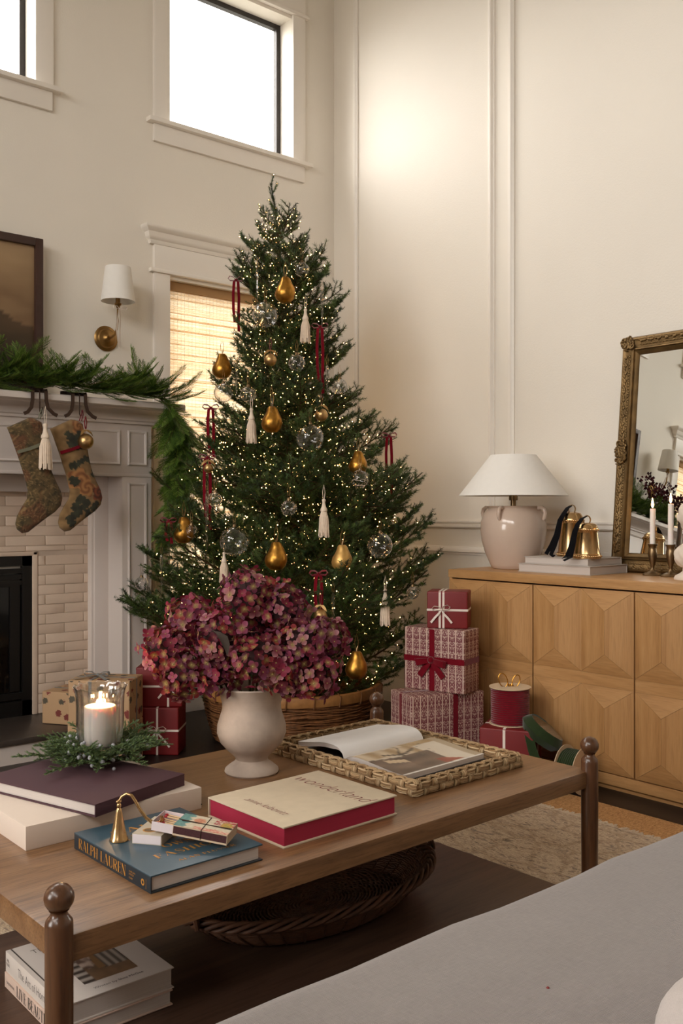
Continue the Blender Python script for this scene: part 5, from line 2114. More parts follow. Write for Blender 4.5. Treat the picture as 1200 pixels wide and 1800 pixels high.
gift('lower red gift left of the tree with a white tape bow', (2.087, 3.997, 0), (0.166, -0.153), 0.226, 0.17, 0.221, MAT['redpaper'], MAT['tape'], 0.0095, RL, 0.56, 0.52, loop=0.045, tail=0.085)
gift('upper red gift left of the tree, tied with white tape, behind the flowers', (2.112, 3.990, 0.222), (0.17, -0.14), 0.215, 0.16, 0.185, MAT['redpaper'], MAT['tape'], 0.0095, RL, 0.70, 0.52, loop=0.035, tail=0.06)
gift('kraft paper gift printed with leaves, lying on the stone hearth', (1.831, 4.405, 0.115), (0.535, -0.845), 0.19, 0.20, 0.155, MAT['kraft'], MAT['silk'], 0.012, RL, 0.9, 0.5, bow_on=None, hband=False)
gift('kraft paper gift on the floor under the one with the grey bow', (1.775, 3.990, 0), (0.198, -0.207), 0.285, 0.19, 0.190, MAT['kraft'], MAT['silk'], 0.014, RL, 0.8, 0.5, bow_on=None, hband=False)
gift('kraft paper gift with a grey satin bow, in front of the hearth', (1.778, 3.990, 0.191), (0.198, -0.207), 0.282, 0.19, 0.195, MAT['kraft'], MAT['silk'], 0.014, RL, 0.36, 0.5, bow_on='top', bowkind='velvet', hband=False, loop=0.06, tail=0.11)


# ------------------------------------------------------------------ ribbon spools and scissors
def spool(label, m, Rf, Rw, h, ribmat, flmat, rows, tail=None):
    t = thing('ribbon_spool', label, 'ribbon spool', m=m)
    part('flange', lathe([(0.0001, 0), (Rf, 0), (Rf, 0.003), (0.0001, 0.003)], 40), flmat, t)
    part('flange', lathe([(0.012, h - 0.003), (Rf, h - 0.003), (Rf, h), (0.012, h)], 40), flmat, t)
    mb = MB()
    rr = random.Random(rows)
    step = (h - 0.007) / rows
    for k in range(rows):
        z = 0.0035 + step * (k + 0.5)
        mb.add(tube([((Rw + rr.uniform(-.001, .001)) * math.cos(2 * PI * i / 36), (Rw + 0.0) * math.sin(2 * PI * i / 36), z + 0.002 * math.sin(i * 0.35 + rr.random())) for i in range(36)], step * 0.62, 5, closed=True))
    mb.add(lathe([(Rw - 0.002, 0.003), (Rw - 0.002, h - 0.003)], 36))
    part('wound_ribbon', mb, ribmat, t)
    if tail:
        part('loose_ribbon', ribbon(tail[0], tail[1], tail[2], 0.0015), ribmat, t)
    return t


spool('large spool of burgundy velvet ribbon standing on a red gift', T(3.118, 2.585, 0.2415), 0.088, 0.076, 0.156, MAT['velvet'], MAT['card'], 17)
spool('green velvet ribbon spool with a card end, lying on the floor by the sideboard', T(3.185, 2.262, 0.094) @ Rz(0.12) @ Rx(-PI / 2), 0.094, 0.075, 0.085, MAT['velvetG'], MAT['card'], 9)
cen = V((3.150, 2.440, 0.222))
axis = (RV * 0.60 - FV * 0.15 + V((0, 0, 0.78))).normalized()
sm = frame_from(cen - axis * 0.03, axis.orthogonal(), axis.cross(axis.orthogonal()))
spool('green velvet ribbon spool with a clear end, leaning against the sideboard', sm, 0.076, 0.068, 0.060, MAT['velvetG'], MAT['clearplastic'], 1)
tl = thing('loose_ribbon', 'green velvet ribbon end hanging down from the leaning spool', 'ribbon', (3.09, 2.43, 0.0))
part('band', ribbon([V((0.01, 0.03, 0.262)), V((-0.02, 0.02, 0.232)), V((-0.032, -0.01, 0.17)), V((-0.025, -0.045, 0.09)), V((-0.02, -0.06, 0.02)), V((-0.035, -0.055, 0.004))], 0.036, [(0.8, -0.5, 0.3), (0.8, -0.5, 0.2), (0.7, -0.7, 0), (0.7, -0.7, 0), (.7, -.7, 0), (.7, -.7, 0)], 0.0018), MAT['velvetG'], tl)

sci = thing('scissors', 'gold handled scissors stuck upright in the burgundy ribbon spool', 'scissors', (3.118, 2.585, 0.398), -HEAD)
for s, k in ((-1, 1.0), (1, 0.86)):
    pts = []
    for i in range(14):
        a = -PI / 2 + 2 * PI * i / 13
        pts.append(V((s * 0.021 * k + 0.018 * k * math.cos(a) * (1 if s > 0 else 1), 0.002 * s, 0.034 * k + 0.030 * k * math.sin(a))).lerp(V((0, 0, 0)), 0.0))
    q = Matrix.Rotation(s * 0.30, 4, 'Y')
    part('finger_loop', MB().add(tube(pts, 0.0024, 6), q), MAT['gold'], sci)
    part('blade', tube([V((s * 0.010, 0.002 * s, 0.012)), V((0, 0, -0.012)), V((-s * 0.004, 0, -0.09))], [0.0035, 0.004, 0.001], 6), MAT['gold'], sci)
part('pivot', ball(0.006, 8, 6, (1, 0.8, 1), (0, 0, 0.004)), MAT['gold'], sci)


# ------------------------------------------------------------------ coffee table
TR = math.radians(1.3)
TCX, TCY = 1.370, 1.884
TL, TWd = 1.491, 0.821       # leg to leg
tb = thing('coffee_table', 'long stained oak coffee table with turned ball-topped legs and a lower shelf', 'table', (TCX, TCY, 0), TR)
ZTAB = 0.45
hx, hy_ = TL / 2, TWd / 2
part('tabletop', rbox2(-hx - 0.002, hx + 0.002, -hy_ - 0.004, hy_ + 0.004, ZTAB - 0.045, ZTAB, 0.004, 2), MAT['walnut'], tb)
part('lower_shelf', rbox2(-hx + 0.005, hx - 0.005, -hy_ + 0.01, hy_ - 0.01, 0.092, 0.116, 0.003, 2), MAT['shelf'], tb)
legp = [(0.0001, 0.0), (0.016, 0.0), (0.019, 0.02), (0.0215, 0.15), (0.0225, 0.30), (0.0225, 0.452), (0.0215, 0.459), (0.0165, 0.4655), (0.0135, 0.4695), (0.0135, 0.4725), (0.0165, 0.476)]
for i in range(9):
    a = -1.0 + (PI / 2 + 1.0) * i / 8
    legp.append((max(0.0245 * math.cos(a), 0.0001), 0.4955 + 0.0235 * math.sin(a)))
legm = make_mesh('leg', MB().add(lathe(legp, 28)), MAT['walnutL'])
for sx in (-1, 1):
    for sy in (-1, 1):
        link('leg', legm, tb, T(sx * hx, sy * hy_, 0.02))
ZS = 0.116


# ------------------------------------------------------------------ lettering
def serif_letter(ch):
    """high-contrast capitals; strokes as (points, widths)"""
    T_, t_ = 0.15, 0.03
    S_ = []

    def ln(x0, y0, x1, y1, w):
        S_.append(([(x0, y0), (x1, y1)], [w, w]))

    def arc(cx, cy, rx, ry, a0, a1, wmin, wmax, n=12):
        ps, ws = [], []
        for i in range(n + 1):
            a = math.radians(a0 + (a1 - a0) * i / n)
            ps.append((cx + rx * math.cos(a), cy + ry * math.sin(a)))
            ws.append(wmin + (wmax - wmin) * abs(math.cos(a)))
        S_.append((ps, ws))

    w = 0.6
    if ch in 'RPB':
        ln(.13, 0, .13, 1, T_)
        ln(.02, .985, .32, .985, t_)
        arc(.30, .755, .22, .23, 90, -90, t_, .13)
        ln(.13, .525, .30, .525, t_)
        ln(.02, .015, .24, .015, t_)
        if ch == 'R':
            ln(.30, .52, .55, .0, .14)
            w = .64
        elif ch == 'B':
            arc(.30, .27, .25, .255, 90, -90, t_, .14)
            ln(.13, .015, .32, .015, t_)
            w = .62
        else:
            w = .56
    elif ch == 'A':
        ln(.06, 0, .33, 1, t_ * 1.1)
        ln(.33, 1, .60, 0, T_)
        ln(.14, .30, .50, .30, t_)
        ln(0, .015, .15, .015, t_)
        ln(.48, .015, .70, .015, t_)
        w = .70
    elif ch == 'L':
        ln(.13, 0, .13, 1, T_)
        ln(.02, .985, .25, .985, t_)
        ln(.02, .015, .48, .015, t_)
        ln(.46, 0, .49, .24, t_ * 1.3)
        w = .52
    elif ch in 'EF':
        ln(.13, 0, .13, 1, T_)
        ln(.02, .985, .48, .985, t_)
        ln(.13, .52, .38, .52, t_)
        ln(.47, .78, .47, 1, t_ * 1.3)
        ln(.37, .42, .37, .62, t_ * 1.3)
        ln(.02, .015, .26 if ch == 'F' else .50, .015, t_)
        if ch == 'E':
            ln(.48, 0, .50, .24, t_ * 1.3)
        w = .54
    elif ch == 'H':
        ln(.13, 0, .13, 1, T_)
        ln(.53, 0, .53, 1, T_)
        ln(.13, .51, .53, .51, t_)
        for x in (.13, .53):
            ln(x - .11, .985, x + .11, .985, t_)
            ln(x - .11, .015, x + .11, .015, t_)
        w = .68
    elif ch == 'U':
        ln(.13, .28, .13, 1, T_)
        ln(.54, .28, .54, 1, t_ * 1.1)
        arc(.335, .28, .205, .27, 180, 360, t_, .10)
        ln(.02, .985, .25, .985, t_)
        ln(.46, .985, .63, .985, t_)
        w = .66
    elif ch == 'N':
        ln(.10, 0, .10, 1, t_ * 1.1)
        ln(.12, 1, .54, 0, T_)
        ln(.56, 0, .56, 1, t_ * 1.1)
        ln(0, .985, .16, .985, t_)
        ln(.46, .985, .66, .985, t_)
        ln(0, .015, .2, .015, t_)
        w = .67
    elif ch == 'I':
        ln(.14, 0, .14, 1, T_)
        ln(.02, .985, .26, .985, t_)
        ln(.02, .015, .26, .015, t_)
        w = .28
    elif ch == 'V':
        ln(.10, 1, .34, 0, T_)
        ln(.34, 0, .58, 1, t_ * 1.1)
        ln(0, .985, .22, .985, t_)
        ln(.5, .985, .68, .985, t_)
        w = .66
    elif ch == 'T':
        ln(.30, 0, .30, 1, T_)
        ln(.03, .985, .57, .985, t_)
        ln(.04, .78, .04, 1, t_ * 1.3)
        ln(.56, .78, .56, 1, t_ * 1.3)
        ln(.18, .015, .42, .015, t_)
        w = .60
    elif ch == 'O':
        arc(.36, .5, .28, .485, 0, 360, t_, .15, 26)
        w = .72
    elif ch == 'S':
        ps = [(.44, .80), (.40, .93), (.27, .985), (.13, .93), (.09, .78), (.15, .64), (.28, .52), (.42, .38), (.46, .22), (.40, .08), (.26, .015), (.12, .06), (.06, .22)]
        ws = [.03, .03, .03, .06, .09, .12, .15, .12, .09, .06, .03, .03, .03]
        S_.append((ps, ws))
        w = .52
    elif ch == 'W':
        ln(.08, 1, .26, 0, .12)
        ln(.26, 0, .44, 1, t_)
        ln(.40, 1, .60, 0, .12)
        ln(.60, 0, .78, 1, t_)
        ln(0, .985, .2, .985, t_)
        ln(.7, .985, .86, .985, t_)
        w = .84
    elif ch == ' ':
        w = .3
    return S_, w


def text_serif(txt, height, cond=1.0, gap=0.06):
    mb = MB()
    x = 0.0
    for ch in txt:
        st, w = serif_letter(ch)
        for ps, ws in st:
            vs, fs = [], []
            n = len(ps)
            for i in range(n):
                ax, ay = ps[max(i - 1, 0)]
                bx, by = ps[min(i + 1, n - 1)]
                dx, dy = bx - ax, by - ay
                L = math.hypot(dx, dy) or 1
                nx, ny = -dy / L, dx / L
                for s in (1, -1):
                    vs.append(((x + ps[i][0] + s * nx * ws[i] / 2) * height * cond, (ps[i][1] + s * ny * ws[i] / 2) * height, 0))
            for i in range(n - 1):
                fs.append((i * 2, i * 2 + 1, i * 2 + 3, i * 2 + 2))
            mb.add((vs, fs))
        x += w + gap
    wd = (x - gap) * height * cond
    return mb, wd


def put_serif(txt, height, m, mat, par, cond=1.0, gap=0.06, align='c', width=None):
    mb, wd = text_serif(txt, height, cond, gap)
    if width:
        k = width / wd
        mb.v = [(a * k, b, c) for a, b, c in mb.v]
        wd = width
    ox = {'c': -wd / 2, 'l': 0, 'r': -wd}[align]
    mb.v = [(a + ox, b, c) for a, b, c in mb.v]
    # lift a hair off the cover, with both sides
    return part('lettering', mb, mat, par, m, smooth=False, fixn=False)


def put_text(txt, size, m, mat, par, shear=0.0, offset=0.0, width=None, align='CENTER', spacing=1.0, xs=1.0):
    cu = bpy.data.curves.new('lettering', 'FONT')
    cu.body = txt
    cu.size = size
    cu.shear = shear
    cu.offset = offset
    cu.align_x = align
    cu.space_character = spacing
    cu.resolution_u = 3
    ob = bpy.data.objects.new('lettering_source', cu)
    COL.objects.link(ob)
    bpy.context.view_layer.update()
    dg = bpy.context.evaluated_depsgraph_get()
    me = bpy.data.meshes.new_from_object(ob.evaluated_get(dg))
    COL.objects.unlink(ob)
    bpy.data.objects.remove(ob)
    me.materials.clear()
    me.materials.append(mat)
    if width:
        xsv = [v.co.x for v in me.vertices]
        w0 = max(xsv) - min(xsv)
        xs = width / w0
    return link('lettering', me, par, m @ Sc(xs, 1, 1))


LIFT = 0.0004

# ------------------------------------------------------------------ books on the table
# cream slipcase and plum book, left
t = thing('slipcased_book', 'big cream cloth slipcase lying under the plum book', 'book', m=frame_from((0.744, 1.872, ZTAB), (1, 0.012, 0), (0, 1, 0)))
part('slipcase', rbox2(0, 0.418, 0, 0.345, 0, 0.0495, 0.0015, 2), MAT['cream'], t)
part('thumb_notch', MB().add(lathe([(0.0001, 0), (0.0016, 0), (0.0016, 0.0006), (0.0001, 0.0006)], 10), T(0.4175, -0.0001, 0.010) @ Rx(PI / 2)), MAT['inkblack'], t)
pl_m = frame_from((0.876, 1.832, ZTAB + 0.050), (1, 0.31, 0), (-0.31, 1, 0))
pb = book('plum_book', 'plum cloth book on the cream slipcase under the juniper ring', pl_m, 0.275, 0.372, 0.0275, MAT['plum'], MAT['pages'], ov=0.005, spine='-y')

# teal book
th_ = 0.0325
tm = frame_from((0.832, 1.516, ZTAB), (1, 0.02, 0), (0, 1, 0))
tbk = book('teal_book', 'teal book with gold capitals on cover and spine at the front of the table', tm, 0.250, 0.308, th_, MAT['teal'], MAT['pages'], ov=0.006, th=0.003, spine='-x', spine_mat=MAT['tealdark'], cover_bot=MAT['tealdark'])
# spine: text runs from far (+y) to near (-y), readable from -x
sp_m = T(-LIFT, 0, 0) @ Matrix(((0, 0, -1, 0), (-1, 0, 0, 0), (0, 1, 0, 0), (0, 0, 0, 1)))
put_serif('RALPH LAUREN', 0.0205, sp_m @ T(-0.287, 0.006, 0), MAT['goldink'], tbk, width=0.196, align='l', gap=0.05)
put_text('IN HIS OWN\nFASHION', 0.0052, sp_m @ T(-0.079, 0.0185, 0), MAT['goldink'], tbk, align='LEFT', xs=0.8)
put_text('FLUSSER', 0.0046, sp_m @ T(-0.079, 0.0068, 0), MAT['goldink'], tbk, align='LEFT', xs=0.8)
part('publisher_mark', MB().add(lathe([(0.0001, 0), (0.0062, 0), (0.0062, 0.0003), (0.0001, 0.0003)], 20), sp_m @ T(-0.028, 0.014, 0)), MAT['goldink'], tbk, label='round gold publisher mark')
part('publisher_mark_ring', MB().add(lathe([(0.0001, 0.0003), (0.003, 0.0003), (0.003, 0.0006), (0.0001, 0.0006)], 14), sp_m @ T(-0.028, 0.014, 0)), MAT['tealdark'], tbk)
part('publisher_bar', MB().add(box(0.0008, 0.017, 0.0004), sp_m @ T(-0.0165, 0.0135, 0)), MAT['goldink'], tbk)
zc_ = th_ + LIFT
put_serif('RALPH', 0.026, T(0.128, 0.234, zc_), MAT['goldink'], tbk, width=0.150)
put_serif('LAUREN', 0.026, T(0.128, 0.190, zc_), MAT['goldink'], tbk, width=0.172)
put_serif('IN HIS', 0.020, T(0.128, 0.146, zc_), MAT['goldink'], tbk, width=0.088)
put_serif('OWN', 0.020, T(0.128, 0.108, zc_), MAT['goldink'], tbk, width=0.070)
put_serif('FASHION', 0.022, T(0.128, 0.066, zc_), MAT['goldink'], tbk, width=0.150)
put_serif('ALAN FLUSSER', 0.0105, T(0.142, 0.028, zc_), MAT['goldink'], tbk, width=0.130)

# sand book with red pages
wm = frame_from((1.150, 1.543, ZTAB), (1, 0.030, 0), (0, 1, 0))
wb = book('sand_book', 'sand cloth book with red page edges in the middle of the table', wm, 0.328, 0.275, 0.0445, MAT['sandcloth'], MAT['redpages'], ov=0.004, th=0.0035, spine='+y')
wt = Rz(-PI / 2)
put_text('wonderland', 0.058, T(0.232, 0.138, 0.0445 + LIFT) @ wt, MAT['inkred'], wb, shear=0.35, offset=-0.0011, width=0.252)
put_text('annie leibovitz', 0.030, T(0.048, 0.134, 0.0445 + LIFT) @ wt, MAT['inkred'], wb, shear=0.35, offset=-0.0005, width=0.145)

# ------------------------------------------------------------------ books on the shelf
lm = frame_from((0.755, 1.716, ZS + 0.001), (1, 0.0, 0), (0, 1, 0))
b1 = book('pale_book', 'lower white book of the pair on the shelf under the table', lm, 0.238, 0.300, 0.032, MAT['pinkbook'], MAT['pages'], spine='-x', spine_mat=MAT['pinkbook'], group='white books on the lower shelf')
sp2 = T(-LIFT, 0, 0) @ Matrix(((0, 0, -1, 0), (-1, 0, 0, 0), (0, 1, 0, 0), (0, 0, 0, 1)))
put_serif('LIVE BEAUTIFUL', 0.023, sp2 @ T(-0.232, 0.0045, 0), MAT['inkblack'], b1, width=0.19, align='l', gap=0.05)
put_text('CALDERONE', 0.0075, sp2 @ T(-0.288, 0.012, 0), MAT['ink'], b1, align='LEFT', width=0.042)
b2 = book('pale_book', 'upper white book of the pair, with an interior photo on its cover', lm @ T(0.002, 0.002, 0.033), 0.240, 0.298, 0.043, MAT['whitegloss'], MAT['pages'], spine='-x', ov=0.004, group='white books on the lower shelf')
part('hinge_groove', box2(0.010, 0.013, 0.002, 0.296, 0.0428, 0.0433), MAT['ink'], b2)
put_text('The Art of Home', 0.027, sp2 @ T(-0.228, 0.013, 0), MAT['ink'], b2, align='LEFT', offset=-0.0004, width=0.148)
put_text('SHEA\nMcGEE', 0.0085, T(-LIFT, 0.283, 0.024) @ Rz(-PI / 2) @ Rx(PI / 2) @ Rz(0), MAT['ink'], b2, align='CENTER', xs=0.75)
put_text('The Art of Home', 0.026, T(0.125, 0.245, 0.043 + LIFT), MAT['ink'], b2, width=0.17, offset=-0.0004)
put_text('Written by Shea McGee', 0.0105, T(0.128, 0.022, 0.043 + LIFT), MAT['ink'], b2, width=0.108)


def cover_photo(u, v):
    n = noise.noise(V((u * 9, v * 9, 2)))
    c = S(120, 106, 94)
    if v < 0.42 - 0.25 * abs(u - 0.35):
        c = lerp(S(126, 98, 72), S(96, 74, 56), v * 2 + n * .4)
    if u > 0.55 and v > 0.25:
        c = lerp(S(158, 148, 138), S(70, 62, 56), 0.5 + 0.6 * math.sin(u * 46))
    if 0.45 < u < 0.6 and v > 0.3:
        c = S(132, 98, 62)
    if (u - 0.33) ** 2 / 0.02 + (v - 0.6) ** 2 / 0.07 < 1:
        c = lerp(S(186, 166, 152), S(92, 70, 60), 0.5 + n * 1.5)
    if u < 0.22:
        c = lerp(S(176, 166, 156), S(58, 50, 46), 0.5 + 0.7 * math.sin(v * 40))
    return c


vf, cs = grid_print(0.118, 0.155, 30, 36, cover_photo)
part('cover_photo', MB().add(vf, col=cs), MAT['print'], b2, T(0.125, 0.128, 0.043 + LIFT), fixn=False)

# ------------------------------------------------------------------ juniper ring, hurricane, pillar candle
ZP = ZTAB + 0.050 + 0.0275
jx, jy = 1.046, 2.160
jr = thing('juniper_ring', 'ring of juniper sprigs with pale blue berries on the plum book', 'wreath', (jx, jy, ZP))
JG = [S(116, 138, 84), S(98, 122, 74), S(136, 152, 98), S(112, 132, 108)]


def juniper(L, seed):
    r = random.Random(seed)
    mb = MB()
    pts = twig_pts(V((0, 0, 0)), V((1, 0, 0.10)), L, r, 6, -0.12)
    mb.add(tube(pts, [0.0016 - 0.0009 * i / 6 for i in range(7)], 4, caps=False), col=S(96, 92, 50))

    def leaves(pp, ln):
        for a, b in zip(pp, pp[1:]):
            d = (b - a).normalized()
            s = 0
            while s < (b - a).length:
                p = a + d * s
                u = d.orthogonal().normalized()
                w = d.cross(u)
                for k in range(4):
                    an = r.uniform(0, 6.28)
                    side = u * math.cos(an) + w * math.sin(an)
                    q = side.cross(d) * 0.0012
                    e = p + (d * 0.9 + side * 0.55) * ln * r.uniform(.7, 1.2)
                    mb.add(([p - q, p + q, e], [(0, 1, 2)]), col=mulc(r.choice(JG), r.uniform(.8, 1.2)))
                s += 0.0022
    leaves(pts, 0.007)
    for i in range(1, 6):
        for s in (1, -1):
            d = (pts[i + 1] - pts[i]).normalized()
            sd = d.cross(V((0, 0, 1))) * s
            tp = twig_pts(pts[i], d * 0.8 + sd * 0.7 + V((0, 0, r.uniform(0, .4))), L * 0.34 * (1.15 - i / 6), r, 3, 0.1)
            leaves(tp, 0.0065)
    return make_mesh('sprig', mb, MAT['cedar'], smooth=False, fixn=False)


JS = [juniper(L, s) for L, s in ((0.085, 1), (0.10, 2), (0.07, 3), (0.12, 4))]
r = random.Random(31)
berry = make_mesh('berry', MB().add(ball(0.0052, 10, 7)), MAT['berry'])
for i in range(120):
    a = 2 * PI * i / 120 * 2 + r.uniform(-.1, .1)
    rr_ = 0.062 + r.uniform(-.02, .016)
    p = V((rr_ * math.cos(a), rr_ * math.sin(a), 0.008 + r.uniform(0, .036)))
    da = a + r.uniform(-.9, .9) + r.choice((0, 0, .6))
    d = V((math.cos(da), math.sin(da), r.uniform(0.0, .32)))
    link('sprig', JS[r.randrange(4) if i % 9 else 3], jr, frame_from(p, d, V((-d.y, d.x, r.uniform(-.3, .3)))) @ Sc(r.uniform(0.7, 0.95)))
for a, L in ((-2.55, 1.15), (2.75, 1.1), (-1.35, 0.95), (-0.2, 0.9), (-2.0, 0.9), (0.9, 0.9)):
    d = V((math.cos(a), math.sin(a), 0.02))
    link('sprig', JS[3], jr, frame_from(V((0.072 * math.cos(a), 0.072 * math.sin(a), 0.014)), d, V((-d.y, d.x, 0))) @ Sc(L))
for i in range(60):
    a = r.uniform(0, 6.28)
    rr_ = r.uniform(0.055, 0.118)
    link('berry', berry, jr, T(rr_ * math.cos(a), rr_ * math.sin(a), r.uniform(0.018, 0.056) - 0.5 * max(0, rr_ - 0.080)) @ Sc(r.uniform(.8, 1.15)))
part('vine_core', tube([(0.068 * math.cos(2 * PI * i / 24), 0.068 * math.sin(2 * PI * i / 24), 0.011) for i in range(24)], 0.006, 6, closed=True), MAT['bark'], jr)

hg = thing('hurricane_glass', 'fluted clear glass hurricane standing inside the juniper ring', 'candle holder', (jx, jy, ZP + 0.001))
HR = 0.0565
op = [(0.0001, 0.004), (0.020, 0.003), (0.022, 0.004), (0.013, 0.012), (0.016, 0.016), (0.034, 0.024), (0.047, 0.038), (0.0545, 0.058), (HR, 0.085), (HR, 0.13), (0.0575, 0.158), (0.0625, 0.176), (0.0655, 0.180)]
ip = [(0.0640, 0.1800), (0.0610, 0.176), (0.0560, 0.158), (HR - .0018, 0.13), (HR - .0018, 0.085), (0.0525, 0.058), (0.0450, 0.040), (0.032, 0.028), (0.0001, 0.024)]
vs, fs = shell(op + ip, 96, 0.022, 16)
vs = [(x, y, z + (0.0022 * math.cos(16 * math.atan2(y, x)) if z > 0.17 else 0)) for x, y, z in vs]
part('glass_body', MB().add((vs, fs)), MAT['hurricane'], hg, ang=80)
cd = thing('pillar_candle', 'lit white pillar candle inside the glass hurricane', 'candle', (jx, jy, ZP + 0.034))
part('wax_body', lathe([(0.0001, 0.0), (0.036, 0.0), (0.0385, 0.003), (0.0385, 0.094), (0.037, 0.098), (0.034, 0.0985), (0.028, 0.094), (0.010, 0.090), (0.0001, 0.089)], 40), MAT['wax'], cd)
part('wick', tube([(0, 0, 0.089), (0.0005, 0, 0.100), (0.0016, 0, 0.105)], 0.0008, 5), MAT['black'], cd)
part('candle_flame', MB().add(lathe(FLP, 12), T(0.001, 0, 0.098) @ Sc(0.75, 0.75, 0.62)), MAT['flame'], cd)


def flame_light(p, e, s=0.008):
    l = bpy.data.lights.new('candle_glow', 'POINT')
    l.energy = e
    l.color = (1.0, 0.55, 0.22)
    l.shadow_soft_size = s
    o = bpy.data.objects.new('candle_glow', l)
    o.location = p
    COL.objects.link(o)


flame_light((jx, jy, ZP + 0.034 + 0.112), 1.6)

# ------------------------------------------------------------------ snuffer and matchboxes on the teal book
ZTB = ZTAB + th_
sn = thing('candle_snuffer', 'brass candle snuffer standing on its cone on the teal book', 'candle snuffer', (0.874, 1.722, ZTB))
part('cone', shell([(0.0170, 0.0), (0.0185, 0.001), (0.0180, 0.005), (0.0160, 0.008), (0.0115, 0.030), (0.0060, 0.058), (0.0048, 0.064), (0.0030, 0.066), (0.0035, 0.062), (0.0145, 0.008), (0.0170, 0.0)], 32), MAT['brass'], sn)
part('joint', MB().add(ball(0.0048, 12, 8, (1, 1, 1.2), (0, 0, 0.070))).add(ball(0.0040, 12, 8, (1.5, .8, .8), (0, 0, 0.078))), MAT['brass'], sn)
hd = (RV * 0.98 - FV * 0.05).normalized()
hp = [(0.0, 0.078), (0.006, 0.088), (0.016, 0.0935), (0.026, 0.090), (0.034, 0.078), (0.043, 0.062), (0.055, 0.046), (0.068, 0.037), (0.079, 0.036), (0.086, 0.042), (0.086, 0.050)]
part('handle', tube([hd * a + V((0, 0, b)) for a, b in hp], [0.0026, 0.0028, 0.003, 0.0032, 0.003, 0.0032, 0.0034, 0.0036, 0.0038, 0.0040, 0.0038], 10), MAT['brass'], sn)


def santa_free_print(u, v):
    """old-fashioned festive print: cream, fruit and leaves, no figure"""
    n = noise.noise(V((u * 7, v * 7, 3)))
    n2 = noise.noise(V((u * 22, v * 22, 8)))
    c = lerp(S(226, 214, 192), S(204, 190, 160), 0.5 + n2)
    if u < 0.2 + 0.1 * n:
        c = lerp(S(72, 128, 128), S(120, 160, 150), 0.5 + n2)
    if (u - .36) ** 2 / .012 + (v - .62) ** 2 / .05 < 1 + n:
        c = lerp(S(222, 164, 124), S(190, 110, 84), 0.5 + n2)
    if u > .62 and v > .55 and n2 > -0.1:
        c = lerp(S(124, 30, 40), S(176, 44, 44), 0.5 + n2)
    if (u - .86) ** 2 / .012 + (v - .62) ** 2 / .05 < 1:
        c = lerp(S(140, 150, 60), S(214, 150, 80), 0.5 + 2 * n2)
    if v < .2 + .1 * n and u > .35:
        c = lerp(S(204, 92, 76), S(226, 196, 170), 0.5 + 2 * n2)
    return c


# lower box: plain, lying at an angle
m1 = frame_from((0.886, 1.690, ZTB), (0.60, -0.80, 0), (0.80, 0.60, 0))
mb1 = thing('matchbox', 'plain grey matchbox with a round printed seal lying under the open matchbox', 'matchbox', m=m1, group='matchboxes on the teal book')
part('drawer', rbox2(0.001, 0.061, 0.0, 0.108, 0.001, 0.0185, 0.0006, 1), pbr('white_board', S(224, 212, 214), 0.8, var=0.01), mb1)
slv = MB()
for a in (box2(0, 0.062, 0.0005, 0.1075, 0, 0.0009), box2(0, 0.062, 0.0005, 0.1075, 0.0187, 0.0196), box2(0, 0.0009, 0.0005, 0.1075, 0.0009, 0.0187), box2(0.0611, 0.062, 0.0005, 0.1075, 0.0009, 0.0187)):
    slv.add(a)
part('sleeve', slv, pbr('grey_board', S(196, 184, 164), 0.7, var=0.05), mb1)
seal = T(0.026, 0.026, 0.0197)
part('printed_seal', MB().add(lathe([(0.0001, 0), (0.0125, 0), (0.0125, 0.0003), (0.0001, 0.0003)], 24), seal @ Sc(1.15, .95, 1)), MAT['goldink'], mb1)
part('printed_seal_centre', MB().add(lathe([(0.0001, 0.0003), (0.0098, 0.0003), (0.0098, 0.0005), (0.0001, 0.0005)], 20), seal @ Sc(1.15, .95, 1)), pbr('seal_brown', S(108, 84, 52), 0.6, var=0.4, vs=300), mb1)
part('printed_fruit', MB().add(lathe([(0.0001, 0), (0.011, 0), (0.011, 0.0003), (0.0001, 0.0003)], 20), T(0.049, 0.047, 0.0197) @ Sc(1, 1.1, 1)), pbr('printed_orange', S(196, 124, 60), 0.6, var=0.3, vs=120), mb1)
# upper box: printed sleeve, drawer pulled out with matches, tilted on the lower one
o2 = V((0.941, 1.629, ZTB + 0.0205))
m2 = frame_from(o2, (0.62, -0.78, -0.12), (0.78, 0.62, 0.03))
mb2 = thing('matchbox', 'printed matchbox half open with red-tipped matches, tied with dark string', 'matchbox', m=m2, group='matchboxes on the teal book')
Lm, Wm, Hm = 0.112, 0.066, 0.0205
sv = MB()
for a in (box2(0, Lm, 0, Wm, 0, 0.0008), box2(0, Lm, 0, 0.0008, 0.0008, Hm - 0.0008), box2(0, Lm, Wm - 0.0008, Wm, 0.0008, Hm - 0.0008), box2(0, Lm, 0, Wm, Hm - 0.0008, Hm)):
    sv.add(a)
part('sleeve', sv, pbr('sleeve_board', S(214, 190, 160), 0.5, var=0.05), mb2)
part('striking_strip', box2(0.001, Lm - 0.001, -0.0004, 0.0, 0.004, Hm - 0.002), pbr('striking_strip', S(70, 34, 36), 0.85, var=0.2, vs=200), mb2, label='dark striking strip')
vf, cs = grid_print(Lm, Wm, 44, 28, santa_free_print)
part('printed_top', MB().add(vf, col=cs), MAT['print'], mb2, T(Lm / 2, Wm / 2, Hm + 0.0003), fixn=False)
part('drawer_end', rbox2(Lm - 0.004, Lm - 0.001, 0.001, Wm - 0.001, 0.001, Hm - 0.001, 0.0004, 1), pbr('drawer_board', S(206, 178, 148), 0.8, var=0.03), mb2)
dr_ = MB()
x0 = -0.045
